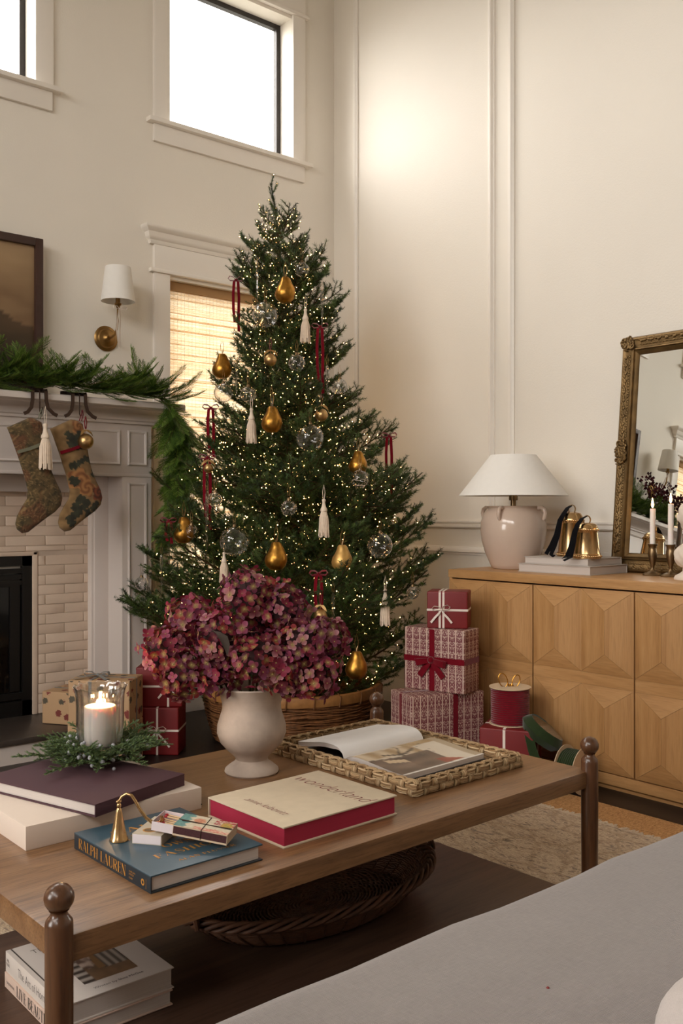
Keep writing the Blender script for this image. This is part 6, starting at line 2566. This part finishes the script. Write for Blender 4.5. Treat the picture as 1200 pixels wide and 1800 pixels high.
for a in (box2(x0, 0.04, 0.0012, Wm - .0012, 0.0012, 0.002), box2(x0, 0.04, 0.0012, 0.0022, 0.002, Hm - .0015), box2(x0, 0.04, Wm - .0022, Wm - .0012, 0.002, Hm - .0015), box2(x0, x0 + 0.001, 0.0022, Wm - .0022, 0.002, Hm - .0015)):
    dr_.add(a)
part('drawer', dr_, pbr('lilac_white_board', S(226, 212, 214), 0.8, var=0.01), mb2)
r = random.Random(8)
for k in range(9):
    y = 0.008 + k * 0.0062
    xx = x0 + 0.007 + r.uniform(0, .008)
    z = 0.0125 + r.uniform(-.001, .003)
    dy = r.uniform(-.003, .003)
    ms = part('match', MB().add(tube([(xx + 0.003, y, z), (xx + 0.08, y + dy, z - 0.003)], 0.0013, 4)), MAT['matchwood'], mb2)
    part('match_head', ball(0.0024, 8, 6, (1.7, 1, 1), (xx + 0.002, y, z)), MAT['matchhead'], ms)
st_ = MB()
for p, q in (((0.0, Wm * .47), (Lm, Wm * .40)), ((0.008, Wm * .40), (Lm, Wm * .47))):
    st_.add(tube([(p[0], p[1], Hm + .0012), (q[0], q[1], Hm + .0012)], 0.0008, 4))
st_.add(tube([(Lm * .52, -.001, 0.002), (Lm * .52, -.001, Hm + .001), (Lm * .50, Wm + .001, Hm + .001), (Lm * .50, Wm + .001, 0.002)], 0.0008, 4))
part('string', st_, MAT['iron'], mb2)

# ------------------------------------------------------------------ clay urn with hydrangeas
ux, uy = 1.428, 2.058
ur = thing('clay_urn', 'limewashed clay urn on a round foot holding the hydrangeas', 'vase', (ux, uy, ZTAB))
up_ = [(0.0001, 0.0), (0.069, 0.0), (0.0715, 0.004), (0.070, 0.010), (0.058, 0.020), (0.046, 0.028), (0.042, 0.035), (0.045, 0.043), (0.062, 0.058), (0.082, 0.080), (0.0915, 0.106), (0.0905, 0.126), (0.083, 0.150), (0.0775, 0.168), (0.0775, 0.182), (0.083, 0.202), (0.091, 0.220), (0.0945, 0.226), (0.093, 0.230), (0.089, 0.227), (0.074, 0.190), (0.072, 0.172), (0.085, 0.13), (0.08, 0.09), (0.05, 0.055), (0.0001, 0.050)]
part('urn_body', lathe(up_, 48), MAT['limewash'], ur)

PETC = [(S(128, 20, 48), S(136, 46, 74)), (S(104, 10, 34), S(114, 26, 50)), (S(132, 38, 70), S(158, 86, 112)), (S(78, 10, 28), S(92, 20, 40)), (S(134, 30, 42), S(152, 60, 62)), (S(106, 32, 58), S(124, 68, 94)), (S(136, 58, 76), S(184, 138, 138))]


def floret(seed):
    r = random.Random(seed)
    inner, outer = PETC[seed % len(PETC)]
    eye = S(176, 160, 96) if r.random() < 0.55 else S(150, 70, 80)
    mb = MB()
    n = 4
    for k in range(n):
        a = 2 * PI * k / n + r.uniform(-.12, .12)
        L, Wp = r.uniform(0.0135, 0.0165), r.uniform(0.0120, 0.0150)
        cup = r.uniform(-0.15, 0.6)
        rows = [(0.0, 0.12), (0.28, 0.66), (0.58, 1.0), (0.85, 0.68), (1.0, 0.10)]
        vs, cs = [], []
        for t, wf in rows:
            for s in (-1, 0, 1):
                x = L * t
                y = s * Wp * 0.5 * wf
                z = cup * x * t + (0.0016 * abs(s) * wf) + r.uniform(-.0006, .0006)
                vs.append((x, y, z))
                cs.append(lerp(lerp(eye, inner, min(1, t * 2.2)), outer, t ** 2 * 0.9))
        fs = []
        for i in range(len(rows) - 1):
            for j in range(2):
                q = i * 3 + j
                fs.append((q, q + 1, q + 4, q + 3))
        mb.add((vs, fs), Rz(a), col=cs)
    b = ball(0.0016, 6, 4, (1, 1, 1), (0, 0, 0.001))
    mb.add(b, col=S(190, 170, 110))
    return make_mesh('floret', mb, MAT['petal'], ang=180, fixn=False)


FLO = [floret(s) for s in range(14)]
# heads: across, toward the camera, height above the urn foot, radius
HEADS = [
    (-0.010, 0.02, 0.462, 0.074, 'topmost hydrangea bloom, standing highest over the urn'),
    (0.085, 0.01, 0.430, 0.070, 'hydrangea bloom right of the topmost one'),
    (-0.155, 0.00, 0.395, 0.068, 'hydrangea bloom at the upper left of the bunch'),
    (-0.215, 0.03, 0.325, 0.070, 'hydrangea bloom reaching farthest left'),
    (-0.165, 0.06, 0.268, 0.066, 'hydrangea bloom lowest on the left, over the red gifts'),
    (-0.075, 0.07, 0.360, 0.070, 'hydrangea bloom left of the middle behind the grey leaf'),
    (0.020, 0.09, 0.315, 0.070, 'hydrangea bloom at the front over the urn rim'),
    (0.135, 0.06, 0.345, 0.070, 'hydrangea bloom right of the middle of the bunch'),
    (0.195, 0.02, 0.350, 0.062, 'hydrangea bloom reaching farthest right'),
    (0.160, 0.06, 0.270, 0.068, 'hydrangea bloom lowest on the right, over the tray'),
    (0.030, -0.07, 0.380, 0.075, 'hydrangea bloom at the back of the bunch'),
    (-0.080, 0.06, 0.275, 0.060, 'hydrangea bloom low at the front left of the urn rim'),
    (0.085, 0.08, 0.275, 0.058, 'hydrangea bloom low at the front right of the urn rim'),
]
U0 = V((ux, uy, ZTAB))
r = random.Random(77)
for hi, (lt_, fr, hz, rad, lab) in enumerate(HEADS):
    c = U0 + RV * lt_ - FV * fr + V((0, 0, hz))
    h = thing('hydrangea_stem', lab, 'flower', c, group='dried hydrangeas in the urn')
    root = U0 + RV * lt_ * 0.12 - FV * fr * 0.12 + V((0, 0, 0.10))
    rim = U0 + RV * lt_ * 0.40 - FV * fr * 0.5 + V((0, 0, 0.245))
    part('stem', tube([root - c, rim - c, (rim - c) * 0.35, V((0, 0, 0))], 0.0035, 6), pbr('dry_stem', S(92, 84, 48), 0.8) if hi == 0 else bpy.data.materials['dry_stem'], h)
    axis = (RV * lt_ * 2.2 - FV * (fr + 0.10) * 1.6 + V((0, 0, 0.55))).normalized()
    N = 66
    core = MB()
    for i in range(N):
        zz = 1 - 1.62 * (i + 0.5) / N
        an = i * 2.39996 + hi
        q = math.sqrt(max(0, 1 - zz * zz))
        loc = V((q * math.cos(an), q * math.sin(an), zz))
        m = frame_from((0, 0, 0), axis.orthogonal(), axis.cross(axis.orthogonal()))
        d = (m.to_3x3() @ loc).normalized()
        d = (d + V((r.uniform(-.6, .6), r.uniform(-.6, .6), r.uniform(-.5, .6)))).normalized()
        p = (m.to_3x3() @ loc) * rad * r.uniform(0.78, 1.12)
        k = r.randrange(14)
        if hi in (8, 7) and r.random() < .4:
            k = (2, 5, 6, 9, 12, 13)[r.randrange(6)]
        fm_ = frame_from(p, d.orthogonal(), d.cross(d.orthogonal())) @ Rz(r.uniform(0, 6.28)) @ Sc(r.uniform(0.92, 1.32))
        link('floret', FLO[k], h, fm_)
        core.add(tube([p, p * 0.3], 0.0009, 3, caps=False))
    core.add(ball(rad * 0.62, 10, 8))
    part('flower_stalks', core, pbr('dark_flower_heart', S(58, 34, 36), 0.9) if hi == 0 else bpy.data.materials['dark_flower_heart'], h)
    # a felty grey-green leaf or two
    if hi in (5,):
        ld = {5: (RV * .75 - FV * .75 + V((0, 0, -.35)), 0.085, (-0.01, .065, 0.03)), 11: (-RV * 0.2 - FV * .75 + V((0, 0, -.45)), 0.08, (-0.01, .035, 0.0)), 6: (-RV * .1 - FV * .5 + V((0, 0, -.7)), 0.07, (.05, .02, -.06)), 9: (RV * .9 - FV * .2 + V((0, 0, -.5)), 0.08, (.02, .02, -.03)), 3: (RV * .8 - FV * .6 + V((0, 0, -.3)), 0.09, (.05, .06, -.01))}[hi]
        d = ld[0].normalized()
        o = RV * ld[2][0] - FV * ld[2][1] + V((0, 0, ld[2][2]))
        sd = d.cross(V((0.3, 0.2, 1))).normalized()
        nn = sd.cross(d)
        vs, fs = [], []
        rows = [(0, .06), (.15, .6), (.4, 1), (.7, .75), (.9, .3), (1.0, .04)]
        for t_, wf in rows:
            for s in (-1, 0, 1):
                vs.append(o + d * ld[1] * t_ + sd * s * ld[1] * 0.26 * wf + nn * (0.010 * abs(s) * wf - 0.03 * t_ * t_))
        for i in range(5):
            for j in range(2):
                q = i * 3 + j
                fs.append((q, q + 1, q + 4, q + 3))
        part('leaf', MB().add((vs, fs)), MAT['felt'], h, ang=180)

# ------------------------------------------------------------------ seagrass tray with the open book
A0 = V((1.597, 1.618, ZTAB))
e_x = V((1, 0.025, 0)).normalized()
e_y = V((0.012, 1, 0)).normalized()
tray = thing('seagrass_tray', 'rectangular woven seagrass tray at the right end of the table', 'tray', m=frame_from(A0, e_x, e_y))
TX, TY, TH = 0.414, 0.566, 0.034
WT = 0.020
STC = [S(178, 148, 110), S(156, 126, 90), S(194, 168, 132), S(138, 108, 74), S(172, 146, 108)]


def strand(L, wdt, th, seed, nst=4):
    """a bundle of twisted seagrass: several bulging cords side by side, along x"""
    r = random.Random(seed)
    mb = MB()
    for k in range(nst):
        y = (k - (nst - 1) / 2) * wdt / nst
        pts = []
        n = 7
        for i in range(n):
            t = i / (n - 1)
            pts.append((L * (t - .5), y + r.uniform(-.0008, .0008), th * (0.25 + 0.75 * math.sin(PI * t) ** 0.7)))
        mb.add(tube(pts, [wdt / nst * 0.62 * (0.8 + 0.25 * math.sin(PI * i / (n - 1))) for i in range(n)], 5), col=mulc(r.choice(STC), r.uniform(.75, 1.12)))
    return make_mesh('strand', mb, MAT['straw'])


LONG = [strand(0.040, 0.0155, 0.005, s, 4) for s in (1, 2, 3)]
SHORT = [strand(0.018, 0.016, 0.0065, s, 3) for s in (4, 5, 6)]
RIMS = [strand(0.034, 0.012, 0.005, s, 3) for s in (7, 8, 9)]
inner_m = pbr('seagrass_core', S(150, 118, 80), 0.85, var=0.25, vs=60, bmp=0.4, bs=160)
cb = MB()
cb.add(box2(0.004, TX - .004, 0.004, TY - .004, 0.001, 0.008))
for a in (box2(0.004, TX - .004, 0.004, WT - .003, 0.008, TH - .002), box2(0.004, TX - .004, TY - WT + .003, TY - .004, 0.008, TH - .002), box2(0.004, WT - .003, WT, TY - WT, 0.008, TH - .002), box2(TX - WT + .003, TX - .004, WT, TY - WT, 0.008, TH - .002)):
    cb.add(a)
part('tray_core', cb, inner_m, tray)
r = random.Random(12)


def weave_side(o, dx, out, L, rows, z0, hgt):
    """alternating long and upright bundles on one face; dx along, out = face normal"""
    n = round(L / 0.0285)
    st = L / n
    for row in range(rows):
        for i in range(n):
            c = o + dx * (st * (i + .5)) + V((0, 0, z0 + hgt * (row + .5)))
            if (i + row) % 2 == 0:
                m = frame_from(c, dx, V((0, 0, 1)))
                if m.to_3x3().col[2].dot(out) < 0:
                    m = frame_from(c, -dx, V((0, 0, 1)))
                link('strand', LONG[r.randrange(3)], tray, m)
            else:
                m = frame_from(c, V((0, 0, 1)), dx)
                if m.to_3x3().col[2].dot(out) < 0:
                    m = frame_from(c, V((0, 0, 1)), -dx)
                link('strand', SHORT[r.randrange(3)], tray, m)


X_, Y_ = V((1, 0, 0)), V((0, 1, 0))
for o, dx, out, L in ((V((0, 0.0035, 0)), X_, -Y_, TX), (V((TX, TY - .0035, 0)), -X_, Y_, TX), (V((0.0035, TY, 0)), -Y_, -X_, TY), (V((TX - .0035, 0, 0)), Y_, X_, TY)):
    weave_side(o, dx, out, L, 2, 0.001, 0.0155)
for o, dx, out, L in ((V((WT, WT - .003, 0)), X_, Y_, TX - 2 * WT), (V((TX - WT, TY - WT + .003, 0)), -X_, -Y_, TX - 2 * WT), (V((WT - .003, TY - WT, 0)), -Y_, X_, TY - 2 * WT), (V((TX - WT + .003, WT, 0)), Y_, -X_, TY - 2 * WT)):
    weave_side(o, dx, out, L, 1, 0.010, 0.021)
for o, dx, L in ((V((0, WT / 2, TH)), X_, TX), (V((0, TY - WT / 2, TH)), X_, TX), (V((WT / 2, 0, TH)), Y_, TY), (V((TX - WT / 2, 0, TH)), Y_, TY)):
    n = round(L / 0.017)
    sd = V((-dx.y, dx.x, 0))
    for i in range(n):
        c = o + dx * (L * (i + .5) / n) + V((0, 0, -0.0025))
        d = (dx + sd * (0.55 if i % 2 else -0.55)).normalized()
        link('strand', RIMS[r.randrange(3)], tray, frame_from(c, d, V((-d.y, d.x, 0))))

# open book: spine along x, pages falling to both sides
ob = thing('open_book', 'open picture book lying in the seagrass tray, a room photo on its near page', 'book', m=frame_from((1.637, 1.925, ZTAB + 0.0105), (1, 0.04, 0), (-0.04, 1, 0)))
BX = 0.315


def sheet(profile, x0, x1, th=None, nx=2):
    """surface along x following a (y, z) profile"""
    vs, fs = [], []
    n = len(profile)
    for i in range(nx + 1):
        for y, z in profile:
            vs.append((x0 + (x1 - x0) * i / nx, y, z))
    for i in range(nx):
        for j in range(n - 1):
            a = i * n + j
            fs.append((a, a + 1, a + n + 1, a + n))
    return vs, fs


def smooth_prof(pts, n=24):
    out = []
    for i in range(n + 1):
        t = i / n * (len(pts) - 1)
        k = min(int(t), len(pts) - 2)
        f = t - k
        p0, p1, p2, p3 = pts[max(k - 1, 0)], pts[k], pts[k + 1], pts[min(k + 2, len(pts) - 1)]
        out.append(tuple(0.5 * ((2 * p1[j]) + (-p0[j] + p2[j]) * f + (2 * p0[j] - 5 * p1[j] + 4 * p2[j] - p3[j]) * f * f + (-p0[j] + 3 * p1[j] - 3 * p2[j] + p3[j]) * f ** 3) for j in (0, 1)))
    return out


near = smooth_prof([(0.0, 0.006), (-0.012, 0.020), (-0.045, 0.027), (-0.11, 0.023), (-0.17, 0.0175), (-0.222, 0.0155)])
far = smooth_prof([(0.0, 0.006), (0.010, 0.028), (0.035, 0.042), (0.085, 0.043), (0.14, 0.034), (0.195, 0.026)])


def block(profile, zb, x0, x1):
    top = sheet(profile, x0, x1, nx=1)
    mb = MB().add(top)
    n = len(profile)
    bot = [(y, zb if k > 0 else 0.003) for k, (y, z) in enumerate(profile)]
    mb.add(sheet(bot, x0, x1, nx=1))
    for x in (x0, x1):
        vs = [(x, y, z) for y, z in profile] + [(x, y, z) for y, z in bot]
        mb.add((vs, [(j, j + 1, n + j + 1, n + j) for j in range(n - 1)]))
    vs = [(x, profile[-1][0], z) for x in (x0, x1) for z in (profile[-1][1], bot[-1][1])]
    mb.add((vs, [(0, 1, 3, 2)]))
    return mb


white_pg = pbr('white_page', S(238, 236, 236), 0.45, var=0.01)
part('near_page_block', block([(y, z - 0.0006) for y, z in near], 0.003, 0.002, BX - 0.002), MAT['pages'], ob)
fb_ = [(y, z - 0.0012) for y, z in far]
fblock = MB()
mid = [(y, max(0.003, z - 0.012 * min(1, y / 0.05))) for y, z in far]
n_ = len(far)
fblock.add(sheet(fb_, 0.002, BX - 0.002, nx=1)).add(sheet(mid, 0.002, BX - 0.002, nx=1))
for x in (0.002, BX - 0.002):
    fblock.add(([(x, y, z) for y, z in fb_] + [(x, y, z) for y, z in mid], [(j, j + 1, n_ + j + 1, n_ + j) for j in range(n_ - 1)]))
fblock.add(([(x, p[-1][0], p[-1][1]) for x in (0.002, BX - 0.002) for p in (fb_, mid)], [(0, 1, 3, 2)]))
part('far_page_block', fblock, MAT['pages'], ob)
part('white_page', sheet(far, 0, BX, nx=2), white_pg, ob, ang=180, label='blank white page curling up')
part('cover', MB().add(rbox2(-0.003, BX + 0.003, -0.227, 0.20, 0, 0.003, 0.001)), pbr('open_book_cover', S(40, 36, 36), 0.5), ob)


def room_photo(u, v):
    """u along the spine (0 near left), v from fore-edge (0) to spine (1)"""
    n = noise.noise(V((u * 6, v * 6, 1)))
    c = lerp(S(196, 180, 158), S(214, 202, 184), u + n * .2)
    if v > 0.72 and u > 0.55:
        c = lerp(S(168, 140, 100), S(186, 160, 120), n + .5)
    if u > 0.9:
        c = S(176, 156, 128)
    if u < 0.62 and v < 0.95:
        if 0.62 < v + 0.2 * u < 0.9:
            c = lerp(S(168, 140, 104), S(206, 186, 158), math.sin(u * 30) * .5 + .5)
        if v < 0.60 - 0.30 * u:
            c = lerp(S(92, 76, 64), S(128, 106, 90), n + .5)
        if abs(v - (0.42 - 0.5 * (u - .2))) < 0.05 and u > .12:
            c = S(196, 172, 140)
    if 0.30 < u < 0.66 and 0.10 < v < 0.52 and v < 0.30 + 0.6 * (0.62 - abs(u - .45)) and u - 0.25 > (v - .1) * .2:
        c = lerp(S(86, 70, 58), S(120, 98, 80), n + .5)
    if u > 0.55 and v < 0.22 and u < .78 and v > .05 and v < 0.3 - (u - .55):
        c = lerp(S(176, 96, 70), S(140, 72, 56), n + .5)
    if abs(v - 0.62 - 0.06 * math.sin(u * 12)) < 0.022 and 0.2 < u < 0.6:
        c = S(92, 78, 64)
    if abs(u - 0.42 + 0.05 * math.sin(v * 14)) < 0.012 and 0.5 < v < 0.85:
        c = S(92, 78, 64)
    if 0.52 < u < 0.74 and 0.42 < v < 0.82 and noise.noise(V((u * 50, v * 50, 4))) > 0.34:
        c = S(110, 104, 84)
    if v < 0.035:
        c = S(222, 214, 204)
    return c


nx, ny = 70, 60
dens_near = smooth_prof([(0.0, 0.006), (-0.012, 0.020), (-0.045, 0.027), (-0.11, 0.023), (-0.17, 0.0175), (-0.222, 0.0155)], ny)
vs, fs, cs = [], [], []
for i in range(nx + 1):
    for j, (y, z) in enumerate(dens_near):
        vs.append((BX * i / nx, y, z))
        cs.append(room_photo(i / nx, 1 + y / 0.222))
for i in range(nx):
    for j in range(ny):
        a = i * (ny + 1) + j
        fs.append((a, a + 1, a + ny + 2, a + ny + 1))
part('photo_page', MB().add((vs, fs), col=cs), MAT['print'], ob, ang=180, label='page printed with a photo of a room')

# ------------------------------------------------------------------ oval willow tray on the shelf
wt_ = thing('willow_tray', 'dark oval willow tray with loop handles on the shelf under the table', 'basket tray', (1.508, 1.905, ZS), 0.02)
ax_, ay_ = 0.385, 0.232
r = random.Random(15)


def oval(k, z, ph, amp, n=72, jit=0.001):
    pts = []
    for i in range(n):
        a = 2 * PI * i / n
        q = k + amp * math.sin(a * 18 + ph) * 0.3
        pts.append((ax_ * q * math.cos(a), ay_ * q * math.sin(a), z + amp * 0.10 * math.sin(a * 18 + ph) + r.uniform(-jit, jit)))
    return pts


mb = MB()
for k in range(23):
    f = 0.10 + 0.62 * k / 22
    for ph in (0, PI):
        mb.add(tube(oval(f, 0.012, ph + k, 0.03), 0.0032, 4, closed=True))
part('base_weave', mb, MAT['wicker'], wt_, stuff=True, ang=95)
mb = MB()
for k in range(11):
    t = k / 10
    f = 0.74 + 0.22 * t
    for ph in (0, PI):
        mb.add(tube(oval(f, 0.012 + 0.062 * t ** 1.2, ph + k, 0.025), 0.0038, 4, closed=True))
part('side_weave', mb, MAT['wicker'], wt_, stuff=True, ang=95)
stk = make_mesh('stake', MB().add(tube([(0.05, 0, 0.008), (0.5, 0, 0.006), (0.74, 0, 0.010), (0.88, 0, 0.045), (0.955, 0, 0.078)], 0.006, 5)), MAT['wicker'])
for k in range(36):
    a = 2 * PI * k / 36
    c, s = math.cos(a), math.sin(a)
    R0 = math.hypot(ax_ * c, ay_ * s)
    an = math.atan2(ay_ * s, ax_ * c)
    link('stake', stk, wt_, Rz(an) @ Sc(R0, 0.6, 1))
mb = MB()
for st in range(4):
    pts = []
    for i in range(160):
        a = 2 * PI * i / 160
        w = 13 * a + st * PI / 2
        q = 0.985 + 0.024 * math.cos(w)
        pts.append((ax_ * q * math.cos(a), ay_ * (q + 0.01 * math.cos(w)) * math.sin(a), 0.083 + 0.010 * math.sin(w)))
    mb.add(tube(pts, 0.0058, 5, closed=True))
part('braided_rim', mb, MAT['wicker'], wt_, ang=95)
for s in (1, -1):
    mb = MB()
    for st in range(2):
        pts = []
        for i in range(20):
            t = i / 19
            a = PI * t
            pts.append((s * (0.385 + 0.004 * math.cos(10 * t + st * PI)), 0.062 * math.cos(a) + 0.004 * math.sin(14 * t + st * PI), 0.078 + 0.072 * math.sin(a)))
        mb.add(tube(pts, 0.0055, 6))
    part('loop_handle', mb, MAT['wicker'], wt_)

# ------------------------------------------------------------------ rugs
jt = part('jute_rug', rbox2(-1.2, 3.126, -1.2, 2.385, 0, 0.010, 0.004, 2), MAT['jute'])
tag(jt, 'golden braided jute rug lying under the faded patterned rug', 'rug')
rg = thing('patterned_rug', 'faded beige patterned rug with cream fringe under the coffee table', 'rug', (0.85, 0.9, 0.0101))
part('pile', rbox2(-2.0, 2.045, -2.0, 1.72, 0, 0.0085, 0.003, 2), MAT['rug'], rg)
mb = MB()
r = random.Random(6)
y = -1.2
while y < 1.715:
    L = r.uniform(0.03, 0.05)
    mb.add(tube([(2.042, y, 0.006), (2.042 + L * .5, y + r.uniform(-.004, .004), 0.004), (2.042 + L, y + r.uniform(-.012, .012), 0.0022)], 0.0022, 4))
    y += r.uniform(0.004, 0.008)
part('fringe', mb, MAT['fringe'], rg, stuff=True)

# ------------------------------------------------------------------ sofa in the foreground
so = thing('sofa', 'grey linen sofa whose seat cushion fills the foreground', 'sofa', (1.5, 0.5, 0))


def cushion(x0, x1, y0, y1, z0, z1, rr, nx=60, ny=30, seed=1, amp=0.006, crown=0.02):
    """soft box cushion with rounded edges and a few slack folds"""
    vs, fs = rbox2(x0, x1, y0, y1, z0, z1, rr, 6)
    bm = bmesh.new()
    bv = [bm.verts.new(p) for p in vs]
    for f in fs:
        bm.faces.new([bv[i] for i in f])
    bmesh.ops.subdivide_edges(bm, edges=[e for e in bm.edges if e.calc_length() > 0.1], cuts=24, use_grid_fill=True)
    bmesh.ops.triangulate(bm, faces=[f for f in bm.faces if len(f.verts) > 4])
    bm.verts.index_update()
    out = []
    for v in bm.verts:
        x, y, z = v.co
        u = (x - x0) / (x1 - x0)
        w = (y - y0) / (y1 - y0)
        n = noise.noise(V((x * 3.2 + seed, y * 5, z * 4))) * amp + noise.noise(V((x * 9 + seed, y * 13, z * 6))) * amp * 0.35
        k = max(0, math.sin(PI * max(0, min(1, w)))) * max(0, math.sin(PI * max(0, min(1, u))))
        zz = z + (crown * k if z > (z0 + z1) / 2 else 0) + n * (1 if z > (z0 + z1) / 2 else 0.2)
        yy = y + (noise.noise(V((x * 6 + seed, 3, z * 8))) * amp * 1.2 if w > 0.9 else 0)
        out.append((x, yy, zz))
    r_ = out, [tuple(q.index for q in f.verts) for f in bm.faces]
    bm.free()
    return r_


def so_m(vf):
    return [(x - 1.5, y - 0.5, z) for x, y, z in vf[0]], vf[1]


part('seat_cushion', so_m(cushion(0.05, 2.95, 0.12, 1.062, 0.30, 0.478, 0.055)), MAT['linen'], so, ang=180)
part('seat_base', so_m(rbox2(0.05, 2.95, 0.02, 1.03, 0.11, 0.298, 0.02, 3)), MAT['linen'], so)
part('backrest', so_m(rbox2(0.05, 2.95, -0.42, -0.16, 0.11, 0.84, 0.06, 4)), MAT['linen'], so)
part('back_base', so_m(rbox2(0.05, 2.95, -0.17, 0.03, 0.11, 0.298, 0.02, 3)), MAT['linen'], so)
for x in (0.12, 2.88):
    for y in (-0.33, 0.95):
        part('foot', so_m(rbox2(x - .03, x + .03, y - .03, y + .03, 0.019, 0.112, 0.004)), MAT['walnutL'], so)
pw_ = cushion(-0.25, 0.25, -0.25, 0.25, -0.075, 0.075, 0.07, amp=0.008, crown=0.02, seed=5)
pm_ = T(1.125, 0.312, 0.572) @ Rz(0.03) @ Rx(0.03)
pl_ = thing('throw_pillow', 'pale linen pillow at the lower right corner on the grey sofa', 'pillow', m=pm_)
part('pillow_body', pw_, MAT['linenL'], pl_, ang=180)


# ------------------------------------------------------------------ dark branches on the far end of the mantel (they show in the mirror)
vx, vy = 0.10, 4.47
vs_ = thing('foliage_arrangement', 'dark burgundy foliage in a vase on the far mantel end, seen only in the mirror', 'flower arrangement', (vx, vy, 1.697))
part('vase_body', lathe([(0.0001, 0), (0.05, 0), (0.07, 0.05), (0.075, 0.10), (0.05, 0.16), (0.045, 0.19), (0.055, 0.21), (0.048, 0.21), (0.038, 0.18), (0.0001, 0.10)], 24), MAT['iron'], vs_)
leafs = []
for s in range(4):
    rr = random.Random(40 + s)
    mb = MB()
    L = 0.30
    pts = twig_pts(V((0, 0, 0)), V((1, 0, 0.1)), L, rr, 6, -0.1)
    mb.add(tube(pts, [0.003 - 0.002 * i / 6 for i in range(7)], 5), col=S(60, 30, 28))
    for k in range(64):
        t = rr.uniform(0.2, 1.0)
        q = min(int(t * 6), 5)
        p = pts[q].lerp(pts[q + 1], t * 6 - q)
        d = V((rr.uniform(-.4, 1), rr.gauss(0, .8), rr.gauss(0, .8))).normalized()
        p = p + d * rr.uniform(0.005, 0.05)
        sd = d.orthogonal().normalized()
        ll = rr.uniform(0.018, 0.03)
        c = mulc(rr.choice([S(70, 18, 28), S(52, 14, 22), S(86, 26, 38)]), rr.uniform(.7, 1.2))
        mb.add(([p, p + d * ll * .5 + sd * ll * .4, p + d * ll, p + d * ll * .5 - sd * ll * .4], [(0, 1, 2, 3)]), col=c)
    leafs.append(make_mesh('leafy_twig', mb, MAT['petal'], smooth=False, fixn=False))
rr = random.Random(2)
for k in range(14):
    a = 2 * PI * k / 14
    d = V((math.cos(a) * 1.0, min(0.28, math.sin(a) * .6), rr.uniform(-0.1, 0.55))).normalized()
    link('leafy_twig', leafs[k % 4], vs_, frame_from((0, 0, 0.19), d, V((-d.y, d.x, 0.1))) @ Sc(rr.uniform(0.9, 1.3)))

# three red berries dropped on the sofa
for (x, y), lab in zip(((1.038, 0.795), (1.436, 1.005), (1.530, 1.016)), ('red berry dropped in the middle of the sofa seat', 'red berry dropped near the front edge of the sofa', 'red berry dropped on the sofa edge below the table leg')):
    u, w = (x - 0.05) / 2.9, (y - 0.12) / 0.942
    z = 0.478 + 0.02 * math.sin(PI * w) * math.sin(PI * u)
    if w > 0.93:
        z -= 0.006
    o = part('fallen_berry', ball(0.0026, 8, 6), MAT['redpaper'], m=T(x, y, z + 0.001))
    tag(o, lab, 'berry', 'red berries on the sofa')
